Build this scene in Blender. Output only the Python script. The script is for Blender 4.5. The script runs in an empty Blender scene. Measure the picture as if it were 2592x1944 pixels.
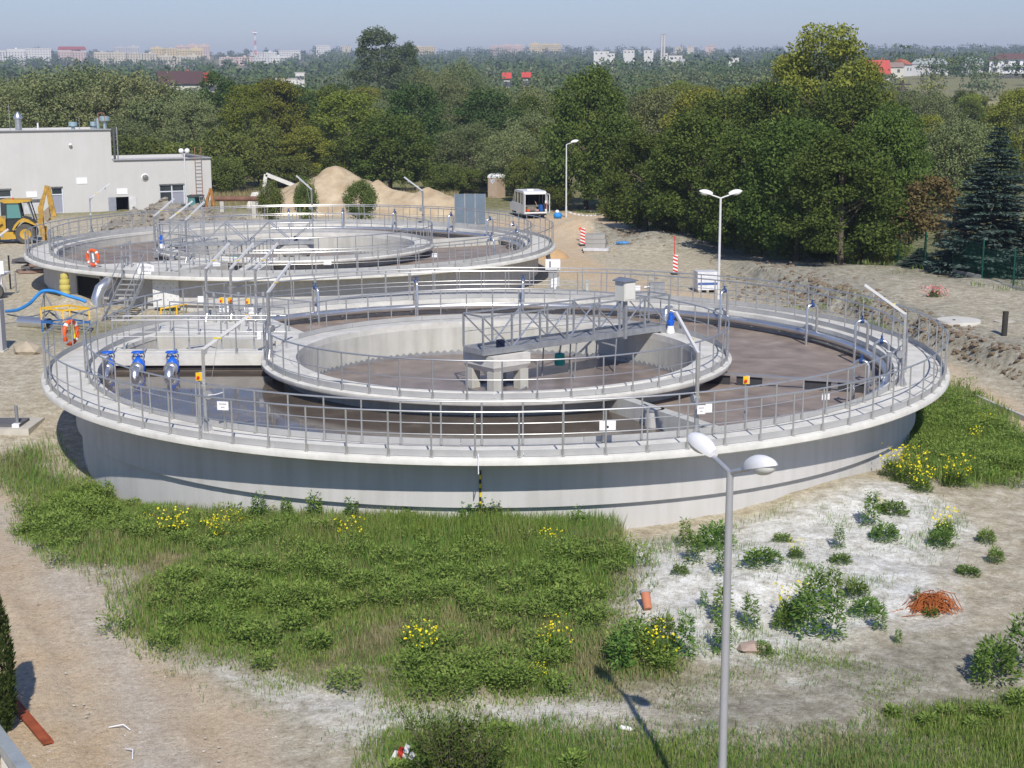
import bpy, math, random
import numpy as np
from mathutils import Vector, Matrix, Quaternion

SC = bpy.context.scene
COL = SC.collection
R_ = math.radians
random.seed(7)
RNG = np.random.default_rng(11)

# ------------------------------------------------------------------ camera
CAMZ, FPX, PITCH, ROLL = 10.34, 3805.0, R_(11.266), R_(-0.17)
cam_d = bpy.data.cameras.new('camera')
cam_d.sensor_fit = 'HORIZONTAL'
cam_d.sensor_width = 36.0
cam_d.lens = FPX / 2592.0 * 36.0
cam_d.clip_start = 0.1
cam_d.clip_end = 12000
cam = bpy.data.objects.new('camera', cam_d)
COL.objects.link(cam)
cam.matrix_world = Matrix.Translation((0, 0, CAMZ)) @ (Matrix.Rotation(math.pi / 2 - PITCH, 4, 'X') @ Matrix.Rotation(ROLL, 4, 'Z'))
SC.camera = cam

# ------------------------------------------------------------------ sky and sun
SUN_AZ, SUN_EL = R_(171.5), R_(43.0)
world = bpy.data.worlds.new('World')
SC.world = world
world.use_nodes = True
wn, wl = world.node_tree.nodes, world.node_tree.links
wn.clear()
sky = wn.new('ShaderNodeTexSky')
sky.sky_type = 'NISHITA'
sky.sun_disc = False
sky.sun_elevation = SUN_EL
sky.sun_rotation = SUN_AZ
sky.altitude = 100
sky.air_density = 1.2
sky.dust_density = 0.0
sky.ozone_density = 3.0
bg = wn.new('ShaderNodeBackground')
bg.inputs['Strength'].default_value = 0.085
wo = wn.new('ShaderNodeOutputWorld')
tint = wn.new('ShaderNodeMix'); tint.data_type = 'RGBA'; tint.blend_type = 'MULTIPLY'; tint.inputs[0].default_value = 1.0
tint.inputs[7].default_value = (0.66, 0.715, 0.96, 1)          # one even tint of the whole sky
wl.new(sky.outputs[0], tint.inputs[6])
wl.new(tint.outputs[2], bg.inputs[0])
wl.new(bg.outputs[0], wo.inputs[0])
sd = bpy.data.lights.new('sun', 'SUN')
sd.energy = 3.65
sd.angle = R_(0.55)
sd.color = (1.0, 0.945, 0.86)
sun = bpy.data.objects.new('sun', sd)
COL.objects.link(sun)
to_sun = Vector((math.sin(SUN_AZ) * math.cos(SUN_EL), math.cos(SUN_AZ) * math.cos(SUN_EL), math.sin(SUN_EL)))
sun.rotation_euler = (-to_sun).to_track_quat('-Z', 'Y').to_euler()
sun.location = (10, -30, 60)
SC.view_settings.view_transform = 'Standard'
SC.view_settings.look = 'None'
SC.view_settings.gamma = 1.0
SC.view_settings.exposure = 0.36
SC.view_settings.use_curve_mapping = False
SC.cycles.use_denoising = True
SC.cycles.max_bounces = 6
SC.cycles.diffuse_bounces = 3
SC.cycles.glossy_bounces = 3
SC.cycles.transmission_bounces = 3
SC.cycles.transparent_max_bounces = 6
SC.cycles.volume_bounces = 0

# ------------------------------------------------------------------ pixel -> place
_c, _s, _cr, _sr = math.cos(PITCH), math.sin(PITCH), math.cos(ROLL), math.sin(ROLL)
def ray(x, y):
    u, v = x - 1296.0, y - 972.0
    uu, vv = _cr * u + _sr * v, -_sr * u + _cr * v
    return (uu, FPX * _c - vv * _s, -FPX * _s - vv * _c)
def at(x, y, z=0.0):
    """photo pixel -> the point of the horizontal plane z that it shows"""
    d = ray(x, y); t = (z - CAMZ) / d[2]
    return Vector((d[0] * t, d[1] * t, z))
def aty(x, y, Y):
    """photo pixel -> the point at ground distance Y"""
    d = ray(x, y); t = Y / d[1]
    return Vector((d[0] * t, Y, CAMZ + d[2] * t))

# ------------------------------------------------------------------ terrain height
C1, C2, S = (-0.495, 48.37), (-11.83, 82.37), 1.75
RO, RI, R_RING, R_RIN = 14.24, 12.86, 7.607, 6.5
W_OUT, W_IN = 1.17, 0.6
def sstep(a, b, x):
    t = np.clip((x - a) / (b - a), 0, 1); return t * t * (3 - 2 * t)
_ph = np.random.default_rng(3).uniform(0, 6.28, (3, 8, 2))
def waves(x, y, sc, k):
    r = 0
    for i in range(8):
        a = i * 2.399 + k; f = (0.6 + 0.17 * i) / sc
        r = r + np.sin(x * math.cos(a) * f + _ph[k, i, 0]) * np.sin(y * math.sin(a) * f + x * 0.3 * f + _ph[k, i, 1])
    return r / 4
def hgt(x, y):
    x = np.asarray(x, float); y = np.asarray(y, float)
    d = np.hypot(x, y)
    far = np.clip(d - 230, 0, 2450)
    z = 62.0 * (far / 2450.0) ** 1.5
    z = z + 8.5 * np.exp(-((x - 195) / 130.0) ** 2 - ((y - 640) / 190.0) ** 2)
    z = z - sstep(2700, 3600, d) * 25
    z = z + waves(x, y, 120, 0) * 2.2 * sstep(300, 900, d)
    near = 1 - sstep(140, 240, d)
    lump = waves(x, y, 0.55, 1); lump2 = waves(x + 3, y * 1.1, 0.27, 2)
    fg = 1 - sstep(36, 46, y)
    rough = 0.45 + 0.55 * sstep(-4.5, -1.5, x + (y - 24) * 0.45)
    z = z + near * (waves(x, y, 6.0, 1) * 0.07 + waves(x, y, 1.6, 2) * 0.04) + fg * rough * (np.abs(lump) * 0.075 + lump2 * 0.03)
    # chalk bank heaped against the right front of the near tank
    r1 = np.hypot(x - C1[0], y - C1[1]); a1 = np.degrees(np.arctan2(y - C1[1], x - C1[0]))
    z = z - 0.42 * (1 - sstep(43, 56, y))
    w = np.exp(-((a1 + 48) / 15.0) ** 2)
    z = z + 0.36 * w * (1 - sstep(13.5, 19, r1))
    z = z + 0.30 * np.exp(-((x - 4.8) / 2.6) ** 2 - ((y - 31.5) / 1.8) ** 2)
    z = z - 0.62 * np.exp(-((x + 12.0) / 5.0) ** 2 - ((y - 40) / 5.5) ** 2)
    z = z + (np.abs(waves(x, y, 0.85, 0)) * 0.26 + waves(x, y, 0.4, 1) * 0.05) * np.exp(-((x - 5.6) / 4.2) ** 2 - ((y - 31.6) / 3.2) ** 2) * sstep(13.4, 14.6, r1)
    # dug trench and heap right of the far road
    line = np.where(y < 57.2, 16.8 + (57.2 - y) * 0.245, 16.8 - (y - 57.2) * 0.16)
    q = x - line + waves(x, y, 0.7, 1) * 0.35 + waves(x, y, 0.3, 2) * 0.12
    on_bank = sstep(0.0, 0.75, q) * sstep(43, 54, y) * (1 - sstep(78, 92, y))
    z = z + on_bank * (0.82 + 0.10 * waves(x, y, 1.2, 0) + 0.06 * waves(x, y, 0.4, 2))
    # heaps of soil by the striped boards
    z = z + 1.25 * np.exp(-((x - 4.9) / 2.2) ** 2 - ((y - 104.5) / 3.0) ** 2) * (0.9 + 0.25 * waves(x, y, 1.1, 1))
    z = z + 0.9 * np.exp(-((x - 9.3) / 3.6) ** 2 - ((y - 98) / 4.0) ** 2) * (0.9 + 0.3 * waves(x, y, 1.1, 2))
    # sand heaps on the left
    z = z + 0.8 * np.exp(-((x + 20.5) / 1.2) ** 2 - ((y - 69.5) / 1.5) ** 2)
    z = z + 0.7 * np.exp(-((x + 21.8) / 1.6) ** 2 - ((y - 79) / 3.0) ** 2)
    # keep it low under the two tanks
    for c in (C1, C2):
        r = np.hypot(x - c[0], y - c[1])
        k = sstep(12.6, 13.1, r)
        z = z * k + (-0.45) * (1 - k)
    return z
def hz(x, y): return float(hgt(x, y))
def gat(x, y):
    """photo pixel -> point on the terrain"""
    z = 0.0
    for _ in range(12):
        p = at(x, y, z); z = 0.5 * z + 0.5 * hz(p.x, p.y)
    p = at(x, y, z); return Vector((p.x, p.y, hz(p.x, p.y)))

# ------------------------------------------------------------------ materials
MATS = {}
def _nt(name):
    m = bpy.data.materials.new(name); m.use_nodes = True
    nt = m.node_tree; b = nt.nodes['Principled BSDF']
    return m, nt, b
def M(name, col, rough=0.7, metal=0.0, var=0.12, scale=3.0, bump=0.0, spec=0.3, streak=0.0, col2=None, detail=5):
    if name in MATS: return MATS[name]
    m, nt, b = _nt(name); n, l = nt.nodes, nt.links
    tc = n.new('ShaderNodeTexCoord')
    no = n.new('ShaderNodeTexNoise'); no.inputs['Scale'].default_value = scale; no.inputs['Detail'].default_value = detail
    no.inputs['Roughness'].default_value = 0.62
    l.new(tc.outputs['Object'], no.inputs['Vector'])
    rp = n.new('ShaderNodeValToRGB')
    a = tuple(max(0, c * (1 - var)) for c in col[:3]); c2 = col2 or tuple(min(1, c * (1 + var)) for c in col[:3])
    rp.color_ramp.elements[0].position = 0.3; rp.color_ramp.elements[1].position = 0.7
    rp.color_ramp.elements[0].color = (*a, 1); rp.color_ramp.elements[1].color = (*c2, 1)
    l.new(no.outputs['Fac'], rp.inputs['Fac'])
    out = rp.outputs['Color']
    if streak > 0:
        mp = n.new('ShaderNodeMapping'); mp.inputs['Scale'].default_value = (2.2, 2.2, 0.16)
        l.new(tc.outputs['Object'], mp.inputs['Vector'])
        n2 = n.new('ShaderNodeTexNoise'); n2.inputs['Scale'].default_value = 1.6; n2.inputs['Detail'].default_value = 6
        l.new(mp.outputs[0], n2.inputs['Vector'])
        r2 = n.new('ShaderNodeValToRGB'); r2.color_ramp.elements[0].position = 0.42; r2.color_ramp.elements[1].position = 0.72
        r2.color_ramp.elements[0].color = (1, 1, 1, 1); k = 1 - streak; r2.color_ramp.elements[1].color = (k, k, k * 0.97, 1)
        l.new(n2.outputs['Fac'], r2.inputs['Fac'])
        mx = n.new('ShaderNodeMix'); mx.data_type = 'RGBA'; mx.blend_type = 'MULTIPLY'; mx.inputs[0].default_value = 1
        l.new(out, mx.inputs[6]); l.new(r2.outputs['Color'], mx.inputs[7]); out = mx.outputs[2]
    l.new(out, b.inputs['Base Color'])
    b.inputs['Roughness'].default_value = rough; b.inputs['Metallic'].default_value = metal
    b.inputs['Specular IOR Level'].default_value = spec
    if bump > 0:
        bm = n.new('ShaderNodeBump'); bm.inputs['Strength'].default_value = bump; bm.inputs['Distance'].default_value = 0.05
        n3 = n.new('ShaderNodeTexNoise'); n3.inputs['Scale'].default_value = scale * 5; n3.inputs['Detail'].default_value = 6
        l.new(tc.outputs['Object'], n3.inputs['Vector'])
        l.new(n3.outputs['Fac'], bm.inputs['Height']); l.new(bm.outputs[0], b.inputs['Normal'])
    MATS[name] = m
    return m

def leaf_mat(name, c1, c2, trans=0.35, objvar=0.25):
    if name in MATS: return MATS[name]
    m = bpy.data.materials.new(name); m.use_nodes = True; nt = m.node_tree; n, l = nt.nodes, nt.links
    n.clear()
    geo = n.new('ShaderNodeNewGeometry'); oi = n.new('ShaderNodeObjectInfo')
    rp = n.new('ShaderNodeValToRGB')
    rp.color_ramp.elements[0].color = (*c1, 1); rp.color_ramp.elements[1].color = (*c2, 1)
    l.new(geo.outputs['Random Per Island'], rp.inputs['Fac'])
    hsv = n.new('ShaderNodeHueSaturation')
    mr = n.new('ShaderNodeMapRange'); mr.inputs[3].default_value = 1 - objvar; mr.inputs[4].default_value = 1 + objvar
    l.new(oi.outputs['Random'], mr.inputs[0]); l.new(mr.outputs[0], hsv.inputs['Value'])
    mr2 = n.new('ShaderNodeMapRange'); mr2.inputs[3].default_value = 0.5 - 0.018; mr2.inputs[4].default_value = 0.5 + 0.018
    ml = n.new('ShaderNodeMath'); ml.operation = 'FRACT'; mm = n.new('ShaderNodeMath'); mm.operation = 'MULTIPLY'; mm.inputs[1].default_value = 7.31
    l.new(oi.outputs['Random'], mm.inputs[0]); l.new(mm.outputs[0], ml.inputs[0]); l.new(ml.outputs[0], mr2.inputs[0]); l.new(mr2.outputs[0], hsv.inputs['Hue'])
    l.new(rp.outputs[0], hsv.inputs['Color'])
    df = n.new('ShaderNodeBsdfDiffuse'); tr = n.new('ShaderNodeBsdfTranslucent')
    l.new(hsv.outputs[0], df.inputs['Color']); l.new(hsv.outputs[0], tr.inputs['Color'])
    m1 = n.new('ShaderNodeMixShader'); m1.inputs[0].default_value = trans
    l.new(df.outputs[0], m1.inputs[1]); l.new(tr.outputs[0], m1.inputs[2])
    o = n.new('ShaderNodeOutputMaterial'); l.new(m1.outputs[0], o.inputs[0])
    MATS[name] = m
    return m

def glass(name, col=(0.05, 0.07, 0.08), rough=0.08):
    if name in MATS: return MATS[name]
    m, nt, b = _nt(name)
    b.inputs['Base Color'].default_value = (*col, 1); b.inputs['Roughness'].default_value = rough
    b.inputs['Specular IOR Level'].default_value = 0.8
    MATS[name] = m
    return m

steel = M('stainless_steel', (0.56, 0.56, 0.55), 0.38, 0.75, 0.1, 2.0, spec=0.5)
galv = M('galvanised_steel', (0.40, 0.41, 0.42), 0.5, 0.55, 0.18, 4.0)
bright_pipe = M('bright_stainless_pipe', (0.66, 0.66, 0.66), 0.3, 0.85, 0.08, 2.0, spec=0.5)
concrete = M('pale_concrete', (0.62, 0.605, 0.555), 0.85, 0, 0.17, 1.6, 0.2, streak=0.0, detail=9)
concrete_w = M('stained_concrete', (0.53, 0.52, 0.475), 0.85, 0, 0.10, 0.9, 0.15, streak=0.16)
conc_grey = M('grey_toe_plate', (0.40, 0.40, 0.395), 0.6, 0.0, 0.1, 2.0)
wall_paint = M('grey_wall_render', (0.54, 0.53, 0.52), 0.9, 0, 0.06, 0.5, 0.06, streak=0.13)
wall_paint2 = M('grey_wall_render_low', (0.55, 0.54, 0.53), 0.9, 0, 0.07, 0.5, 0.06, streak=0.10)
white_paint = M('white_plate', (0.82, 0.82, 0.83), 0.5, 0, 0.02, 1.0)
dark = M('dark_rubber', (0.03, 0.03, 0.032), 0.7, 0, 0.2, 3)
blue_paint = M('blue_enamel', (0.015, 0.13, 0.62), 0.35, 0, 0.08, 4, spec=0.5)
orange_p = M('orange_plastic', (0.80, 0.12, 0.025), 0.45, 0, 0.06, 2)
yellow_p = M('yellow_paint', (0.80, 0.48, 0.03), 0.45, 0, 0.1, 3)
red_p = M('red_paint', (0.62, 0.03, 0.025), 0.5, 0, 0.08, 3)
teal_p = M('teal_pump', (0.01, 0.36, 0.30), 0.45, 0, 0.08, 3)

# ------------------------------------------------------------------ object helpers
def thing(name, label, cat, loc=(0, 0, 0), rotz=0.0, group=None):
    o = bpy.data.objects.new(name, None)
    o.empty_display_size = 0.3
    COL.objects.link(o)
    o.location = loc; o.rotation_euler = (0, 0, rotz)
    o['label'] = label; o['category'] = cat
    if group: o['group'] = group
    return o
def tag(o, label, cat, group=None):
    o['label'] = label; o['category'] = cat
    if group: o['group'] = group
    return o
def copy_tree(o, parent=None):
    c = o.copy(); COL.objects.link(c)
    if parent is not None: c.parent = parent
    for ch in list(o.children): copy_tree(ch, c)
    return c
def obj(name, me, parent=None, loc=(0, 0, 0), rot=(0, 0, 0)):
    o = bpy.data.objects.new(name, me); COL.objects.link(o)
    if parent is not None: o.parent = parent
    o.location = loc; o.rotation_euler = rot
    return o

class MB:
    def __init__(s): s.v = []; s.f = []
    def add(s, vs, fs):
        k = len(s.v); s.v += [tuple(p) for p in vs]; s.f += [tuple(i + k for i in f) for f in fs]; return s
    def box(s, c, d, rz=0.0, top=1.0):
        cx, cy, cz = c; dx, dy, dz = d[0] / 2, d[1] / 2, d[2] / 2
        ca, sa = math.cos(rz), math.sin(rz); vs = []
        for z, k in ((-dz, 1.0), (dz, top)):
            for x, y in ((-dx, -dy), (dx, -dy), (dx, dy), (-dx, dy)):
                vs.append((cx + (x * ca - y * sa) * k, cy + (x * sa + y * ca) * k, cz + z))
        return s.add(vs, [(0, 3, 2, 1), (4, 5, 6, 7), (0, 1, 5, 4), (1, 2, 6, 5), (2, 3, 7, 6), (3, 0, 4, 7)])
    def bar(s, p, q, w, h=None, up=(0, 0, 1)):
        h = h or w
        p, q = Vector(p), Vector(q); d = (q - p).normalized(); u = Vector(up)
        if abs(d.dot(u)) > 0.99: u = Vector((1, 0, 0))
        a = d.cross(u).normalized(); b = a.cross(d).normalized()
        vs = []
        for c in (p, q):
            for x, y in ((-1, -1), (1, -1), (1, 1), (-1, 1)): vs.append(c + a * (x * w / 2) + b * (y * h / 2))
        return s.add(vs, [(0, 3, 2, 1), (4, 5, 6, 7), (0, 1, 5, 4), (1, 2, 6, 5), (2, 3, 7, 6), (3, 0, 4, 7)])
    def tube(s, pts, r, n=8, closed=False, caps=True):
        pts = [Vector(p) for p in pts]; m = len(pts)
        rs = r if isinstance(r, (list, tuple)) else [r] * m
        t0 = (pts[1] - pts[0]).normalized()
        ref = Vector((0, 0, 1)) if abs(t0.z) < 0.9 else Vector((1, 0, 0))
        vs = []
        nrm = t0.cross(ref).normalized()
        for i, p in enumerate(pts):
            if closed: t = (pts[(i + 1) % m] - pts[i - 1]).normalized()
            elif i == 0: t = t0
            elif i == m - 1: t = (pts[-1] - pts[-2]).normalized()
            else: t = ((pts[i + 1] - p).normalized() + (p - pts[i - 1]).normalized()).normalized()
            nrm = (nrm - t * nrm.dot(t))
            if nrm.length < 1e-6: nrm = t.orthogonal()
            nrm.normalize(); b = t.cross(nrm)
            for k in range(n):
                a = 2 * math.pi * k / n
                vs.append(p + (nrm * math.cos(a) + b * math.sin(a)) * rs[i])
        fs = []
        for i in range(m if closed else m - 1):
            j = (i + 1) % m
            for k in range(n):
                fs.append((i * n + k, i * n + (k + 1) % n, j * n + (k + 1) % n, j * n + k))
        if caps and not closed:
            fs.append(tuple(range(n - 1, -1, -1))); fs.append(tuple((m - 1) * n + k for k in range(n)))
        return s.add(vs, fs)
    def cyl(s, p, q, r, r2=None, n=16): return s.tube([p, q], [r, r if r2 is None else r2], n)
    def lathe(s, prof, n=32, c=(0, 0, 0), a0=0.0, a1=2 * math.pi, closed=False):
        """profile of (radius, z) turned about the vertical through c; closed profile + partial sweep gives a solid sector"""
        full = abs(a1 - a0 - 2 * math.pi) < 1e-6
        m = len(prof); cols = n if full else n + 1; vs = []
        for i in range(cols):
            a = a0 + (a1 - a0) * i / n; ca, sa = math.cos(a), math.sin(a)
            for r, z in prof: vs.append((c[0] + r * ca, c[1] + r * sa, c[2] + z))
        fs = []
        for i in range(n):
            j = (i + 1) % cols
            for k in range(m if closed else m - 1):
                k2 = (k + 1) % m
                fs.append((i * m + k, j * m + k, j * m + k2, i * m + k2))
        if closed and not full:
            fs.append(tuple(range(m))); fs.append(tuple((cols - 1) * m + k for k in range(m - 1, -1, -1)))
        return s.add(vs, fs)
    def ball(s, c, r, n=12, m=8, sq=(1, 1, 1)):
        vs = []; fs = []
        for i in range(m + 1):
            t = math.pi * i / m
            for k in range(n):
                a = 2 * math.pi * k / n
                vs.append((c[0] + r * sq[0] * math.sin(t) * math.cos(a), c[1] + r * sq[1] * math.sin(t) * math.sin(a), c[2] + r * sq[2] * math.cos(t)))
        for i in range(m):
            for k in range(n): fs.append((i * n + k, (i + 1) * n + k, (i + 1) * n + (k + 1) % n, i * n + (k + 1) % n))
        return s.add(vs, fs)
    def prism(s, poly, z0, z1):
        m = len(poly)
        vs = [(x, y, z0) for x, y in poly] + [(x, y, z1) for x, y in poly]
        area = sum(poly[i][0] * poly[(i + 1) % m][1] - poly[(i + 1) % m][0] * poly[i][1] for i in range(m))
        fs = [tuple(range(m - 1, -1, -1)), tuple(range(m, 2 * m))] + [(i, (i + 1) % m, m + (i + 1) % m, m + i) for i in range(m)]
        if area < 0: fs = [tuple(reversed(f)) for f in fs]
        return s.add(vs, fs)
    def xprism(s, poly, y0, y1, frame=None):
        """outline in (x, z) pushed along y"""
        m = len(poly)
        vs = [(x, y0, z) for x, z in poly] + [(x, y1, z) for x, z in poly]
        fs = [tuple(range(m)), tuple(range(2 * m - 1, m - 1, -1))] + [(i, m + i, m + (i + 1) % m, (i + 1) % m) for i in range(m)]
        area = sum(poly[i][0] * poly[(i + 1) % m][1] - poly[(i + 1) % m][0] * poly[i][1] for i in range(m))
        if (area < 0) == (y1 > y0): fs = [tuple(reversed(f)) for f in fs]
        return s.add(vs, fs)
    def mesh(s, name, mat, smooth=True, ang=38):
        me = bpy.data.meshes.new(name)
        me.from_pydata([tuple(v) for v in s.v], [], s.f)
        if mat is not None: me.materials.append(mat)
        if smooth:
            me.polygons.foreach_set('use_smooth', [True] * len(me.polygons))
            me.set_sharp_from_angle(angle=R_(ang))
        me.update()
        return me
    def build(s, name, mat, parent=None, smooth=True, loc=(0, 0, 0), rot=(0, 0, 0), ang=38):
        return obj(name, s.mesh(name, mat, smooth, ang), parent, loc, rot)

def quads(name, V, mat, smooth=False):
    """V: (N,k,3) array of separate k-gons"""
    N, k = V.shape[0], V.shape[1]
    me = bpy.data.meshes.new(name)
    me.vertices.add(N * k); me.vertices.foreach_set('co', V.reshape(-1).astype(np.float32))
    me.loops.add(N * k); me.loops.foreach_set('vertex_index', np.arange(N * k, dtype=np.int32))
    me.polygons.add(N)
    me.polygons.foreach_set('loop_start', np.arange(0, N * k, k, dtype=np.int32))
    me.polygons.foreach_set('loop_total', np.full(N, k, dtype=np.int32))
    if mat is not None: me.materials.append(mat)
    me.update(); me.validate()
    return me
def circ(r, z, n, a0=0.0, a1=2 * math.pi, end=False):
    k = n + 1 if end else n
    return [(r * math.cos(a0 + (a1 - a0) * i / n), r * math.sin(a0 + (a1 - a0) * i / n), z) for i in range(k)]
# ------------------------------------------------------------------ ground sheet
def K(pts): return [(x * 2592 / 2212, y * 2592 / 2212) for x, y in pts]
def gpoly(pts, z=-0.3): return np.array([at(x, y, z)[:2] for x, y in K(pts)])
def inside(poly, x, y):
    r = np.zeros(x.shape, bool); n = len(poly)
    for i in range(n):
        x0, y0 = poly[i]; x1, y1 = poly[(i + 1) % n]
        if y0 == y1: continue
        c = ((y0 > y) != (y1 > y)) & (x < (x1 - x0) * (y - y0) / (y1 - y0) + x0)
        r ^= c
    return r
def soft(poly, x, y, rad=0.35, wob=0.5, n=9):
    wx = waves(x, y, 1.3, 1) * wob + waves(x, y, 0.35, 2) * wob * 0.35; wy = waves(y, x, 1.1, 2) * wob + waves(x + 9, y, 0.3, 1) * wob * 0.35
    r = 0
    for i in range(n):
        a = i * 2.4; q = rad * math.sqrt((i + 0.3) / n)
        r = r + inside(poly, x + wx + q * math.cos(a), y + wy + q * math.sin(a))
    return r / n
ROAD_NEAR = gpoly([(-260, 1010), (0, 985), (60, 1120), (120, 1180), (200, 1250), (300, 1365), (430, 1450), (560, 1545), (640, 1700), (700, 2100), (-300, 2100), (-400, 1400)])
MEADOW = gpoly([(85, 1080), (150, 1000), (230, 1000), (330, 1050), (560, 1090), (900, 1100), (1250, 1100), (1320, 1165), (1330, 1310), (1400, 1370), (1440, 1440), (1330, 1480), (1150, 1490), (900, 1500), (720, 1490), (560, 1430), (420, 1390), (290, 1270), (180, 1190)])
MEADOW_B = gpoly([(1250, 1570), (1500, 1590), (1800, 1570), (2000, 1560), (2212, 1520), (2320, 1500), (2320, 1900), (850, 1900), (840, 1640), (1000, 1600)])
MEADOW_C = gpoly([(0, 960), (90, 930), (150, 1000), (110, 1080), (60, 1040), (0, 1020)])
MEADOW_D = gpoly([(1990, 880), (2060, 850), (2150, 900), (2212, 960), (2260, 1010), (2180, 1030), (2100, 1050), (2010, 1010), (1965, 960)])
CHALK = gpoly([(1330, 1180), (1500, 1150), (1750, 1090), (1900, 1060), (2060, 1090), (2120, 1200), (2060, 1330), (1900, 1400), (1700, 1430), (1480, 1400), (1400, 1330), (1330, 1260)])
CHALK_B = gpoly([(420, 1400), (640, 1480), (900, 1520), (1300, 1500), (1420, 1520), (1100, 1580), (800, 1600), (600, 1540)])
DARKSOIL = gpoly([(1350, 1500), (1500, 1440), (1900, 1420), (2212, 1330), (2300, 1330), (2300, 1540), (1950, 1540), (1500, 1590)])
ROAD_FAR = np.array([at(*p, 0.0)[:2] for p in [(1170, 560), (1330, 555), (1500, 530), (1640, 548), (1600, 570), (1500, 590), (1480, 640), (1560, 690), (1760, 740), (2000, 800), (2300, 900), (2420, 930), (2700, 1060), (2700, 1110), (2480, 1010), (2400, 985), (2200, 905), (1800, 800), (1500, 735), (1360, 680), (1330, 610)]])
FIELD = np.array([(60, 330), (300, 300), (330, 520), (120, 470), (75, 400)])
xs_n = np.concatenate([np.arange(-21, -11, 0.2), np.arange(-11, 12, 0.11), np.arange(12, 22.01, 0.2)])
def grow(a, st, k, end):
    r = []; v = a; d = st
    while v < end: v += d; d *= k; r.append(v)
    return r
gx = np.array([-v for v in reversed(grow(21, 0.3, 1.075, 4200))] + list(xs_n) + grow(22, 0.3, 1.075, 4200))
gy = np.array([-v for v in reversed(grow(-13, 1.5, 1.35, 300))] + list(np.arange(13, 19, 0.2)) + list(np.arange(19, 36, 0.11)) + list(np.arange(36, 50, 0.2)) + list(np.arange(50, 125, 0.45)) + grow(124.7, 0.6, 1.055, 4600))
X, Y = np.meshgrid(gx, gy)
Z = hgt(X, Y)
nx, ny = len(gx), len(gy)
me = bpy.data.meshes.new('ground')
z_road = np.maximum(soft(ROAD_NEAR, X, Y, 0.3, 0.25), soft(ROAD_FAR, X, Y, 0.5, 0.4))
z_mead = np.max([soft(m, X, Y, 0.7, 0.75) for m in (MEADOW, MEADOW_C, MEADOW_D)], axis=0)
z_mead = np.maximum(z_mead, 0.75 * soft(MEADOW_B, X, Y, 0.7, 0.8))
z_mead = z_mead * (1 - z_road)
z_chalk = np.maximum(soft(CHALK, X, Y, 0.8, 0.9), 0.6 * soft(CHALK_B, X, Y, 0.5, 0.5)) * (1 - z_road)
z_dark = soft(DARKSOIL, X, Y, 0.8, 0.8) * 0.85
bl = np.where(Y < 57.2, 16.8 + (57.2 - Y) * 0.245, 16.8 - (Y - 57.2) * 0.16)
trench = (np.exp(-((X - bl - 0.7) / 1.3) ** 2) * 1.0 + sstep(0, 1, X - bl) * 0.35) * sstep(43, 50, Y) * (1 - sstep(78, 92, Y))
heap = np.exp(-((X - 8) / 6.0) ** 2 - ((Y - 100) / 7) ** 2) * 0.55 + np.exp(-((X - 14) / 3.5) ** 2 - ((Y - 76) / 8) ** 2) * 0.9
strip = np.exp(-((X - (19.2 - (Y - 82) * 0.52)) / 3.2) ** 2) * sstep(68, 74, Y) * (1 - sstep(104, 112, Y))  # dark earth beside the road, with the shade under the fence trees painted in
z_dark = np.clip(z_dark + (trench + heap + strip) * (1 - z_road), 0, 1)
yard = np.hypot(X, Y) < 124
wood = sstep(118, 132, np.hypot(X + 5, Y)) 
rt = sstep(0, 4, X - (13 + (95 - Y) * 0.28)) * sstep(70, 78, Y)      # wooded strip right of the road
mid = np.exp(-((X - 4) / 8.0) ** 2 - ((Y - 63.5) / 2.2) ** 2) * 0.9 + np.exp(-((X + 17.5) / 4) ** 2 - ((Y - 64) / 3) ** 2) * 0.8
z_mead = np.clip(np.maximum(z_mead, np.maximum(wood, rt)) + mid, 0, 1) * (1 - 0.9 * z_road) * (1 - 0.75 * strip)
TRK = np.array([at(a_ * 2592 / 2212, b_ * 2592 / 2212, -0.4)[:2] for a_, b_ in [(-150, 960), (20, 1080), (150, 1260), (250, 1400), (310, 1540), (350, 1680), (380, 1900)]])
trk = np.full(X.shape, 99.0)
for i in range(len(TRK) - 1):
    a_, b_ = TRK[i], TRK[i + 1]; d_ = b_ - a_; tt = np.clip(((X - a_[0]) * d_[0] + (Y - a_[1]) * d_[1]) / (d_ @ d_), 0, 1)
    trk = np.minimum(trk, np.hypot(X - a_[0] - tt * d_[0], Y - a_[1] - tt * d_[1]))
Z = Z - 0.055 * (np.exp(-((trk - 0.95) / 0.22) ** 2)) + 0.03 * np.exp(-((trk - 1.35) / 0.2) ** 2)
trk = 0.75 * np.exp(-((trk + waves(X, Y, 1.2, 1) * 0.3) / 0.55) ** 2)
D = np.hypot(X, Y)
field = soft(FIELD, X, Y, 8, 10)
dk_deep = strip * (1 - z_road)
colr = np.stack([z_road, z_chalk, z_mead, z_dark], -1).reshape(-1, 4).astype(np.float32)
idx = np.arange(nx * ny).reshape(ny, nx)
F = np.stack([idx[:-1, :-1], idx[:-1, 1:], idx[1:, 1:], idx[1:, :-1]], -1).reshape(-1, 4)
road_q = (z_road[:-1, :-1] + z_road[1:, 1:]).reshape(-1) > 1.0

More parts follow.
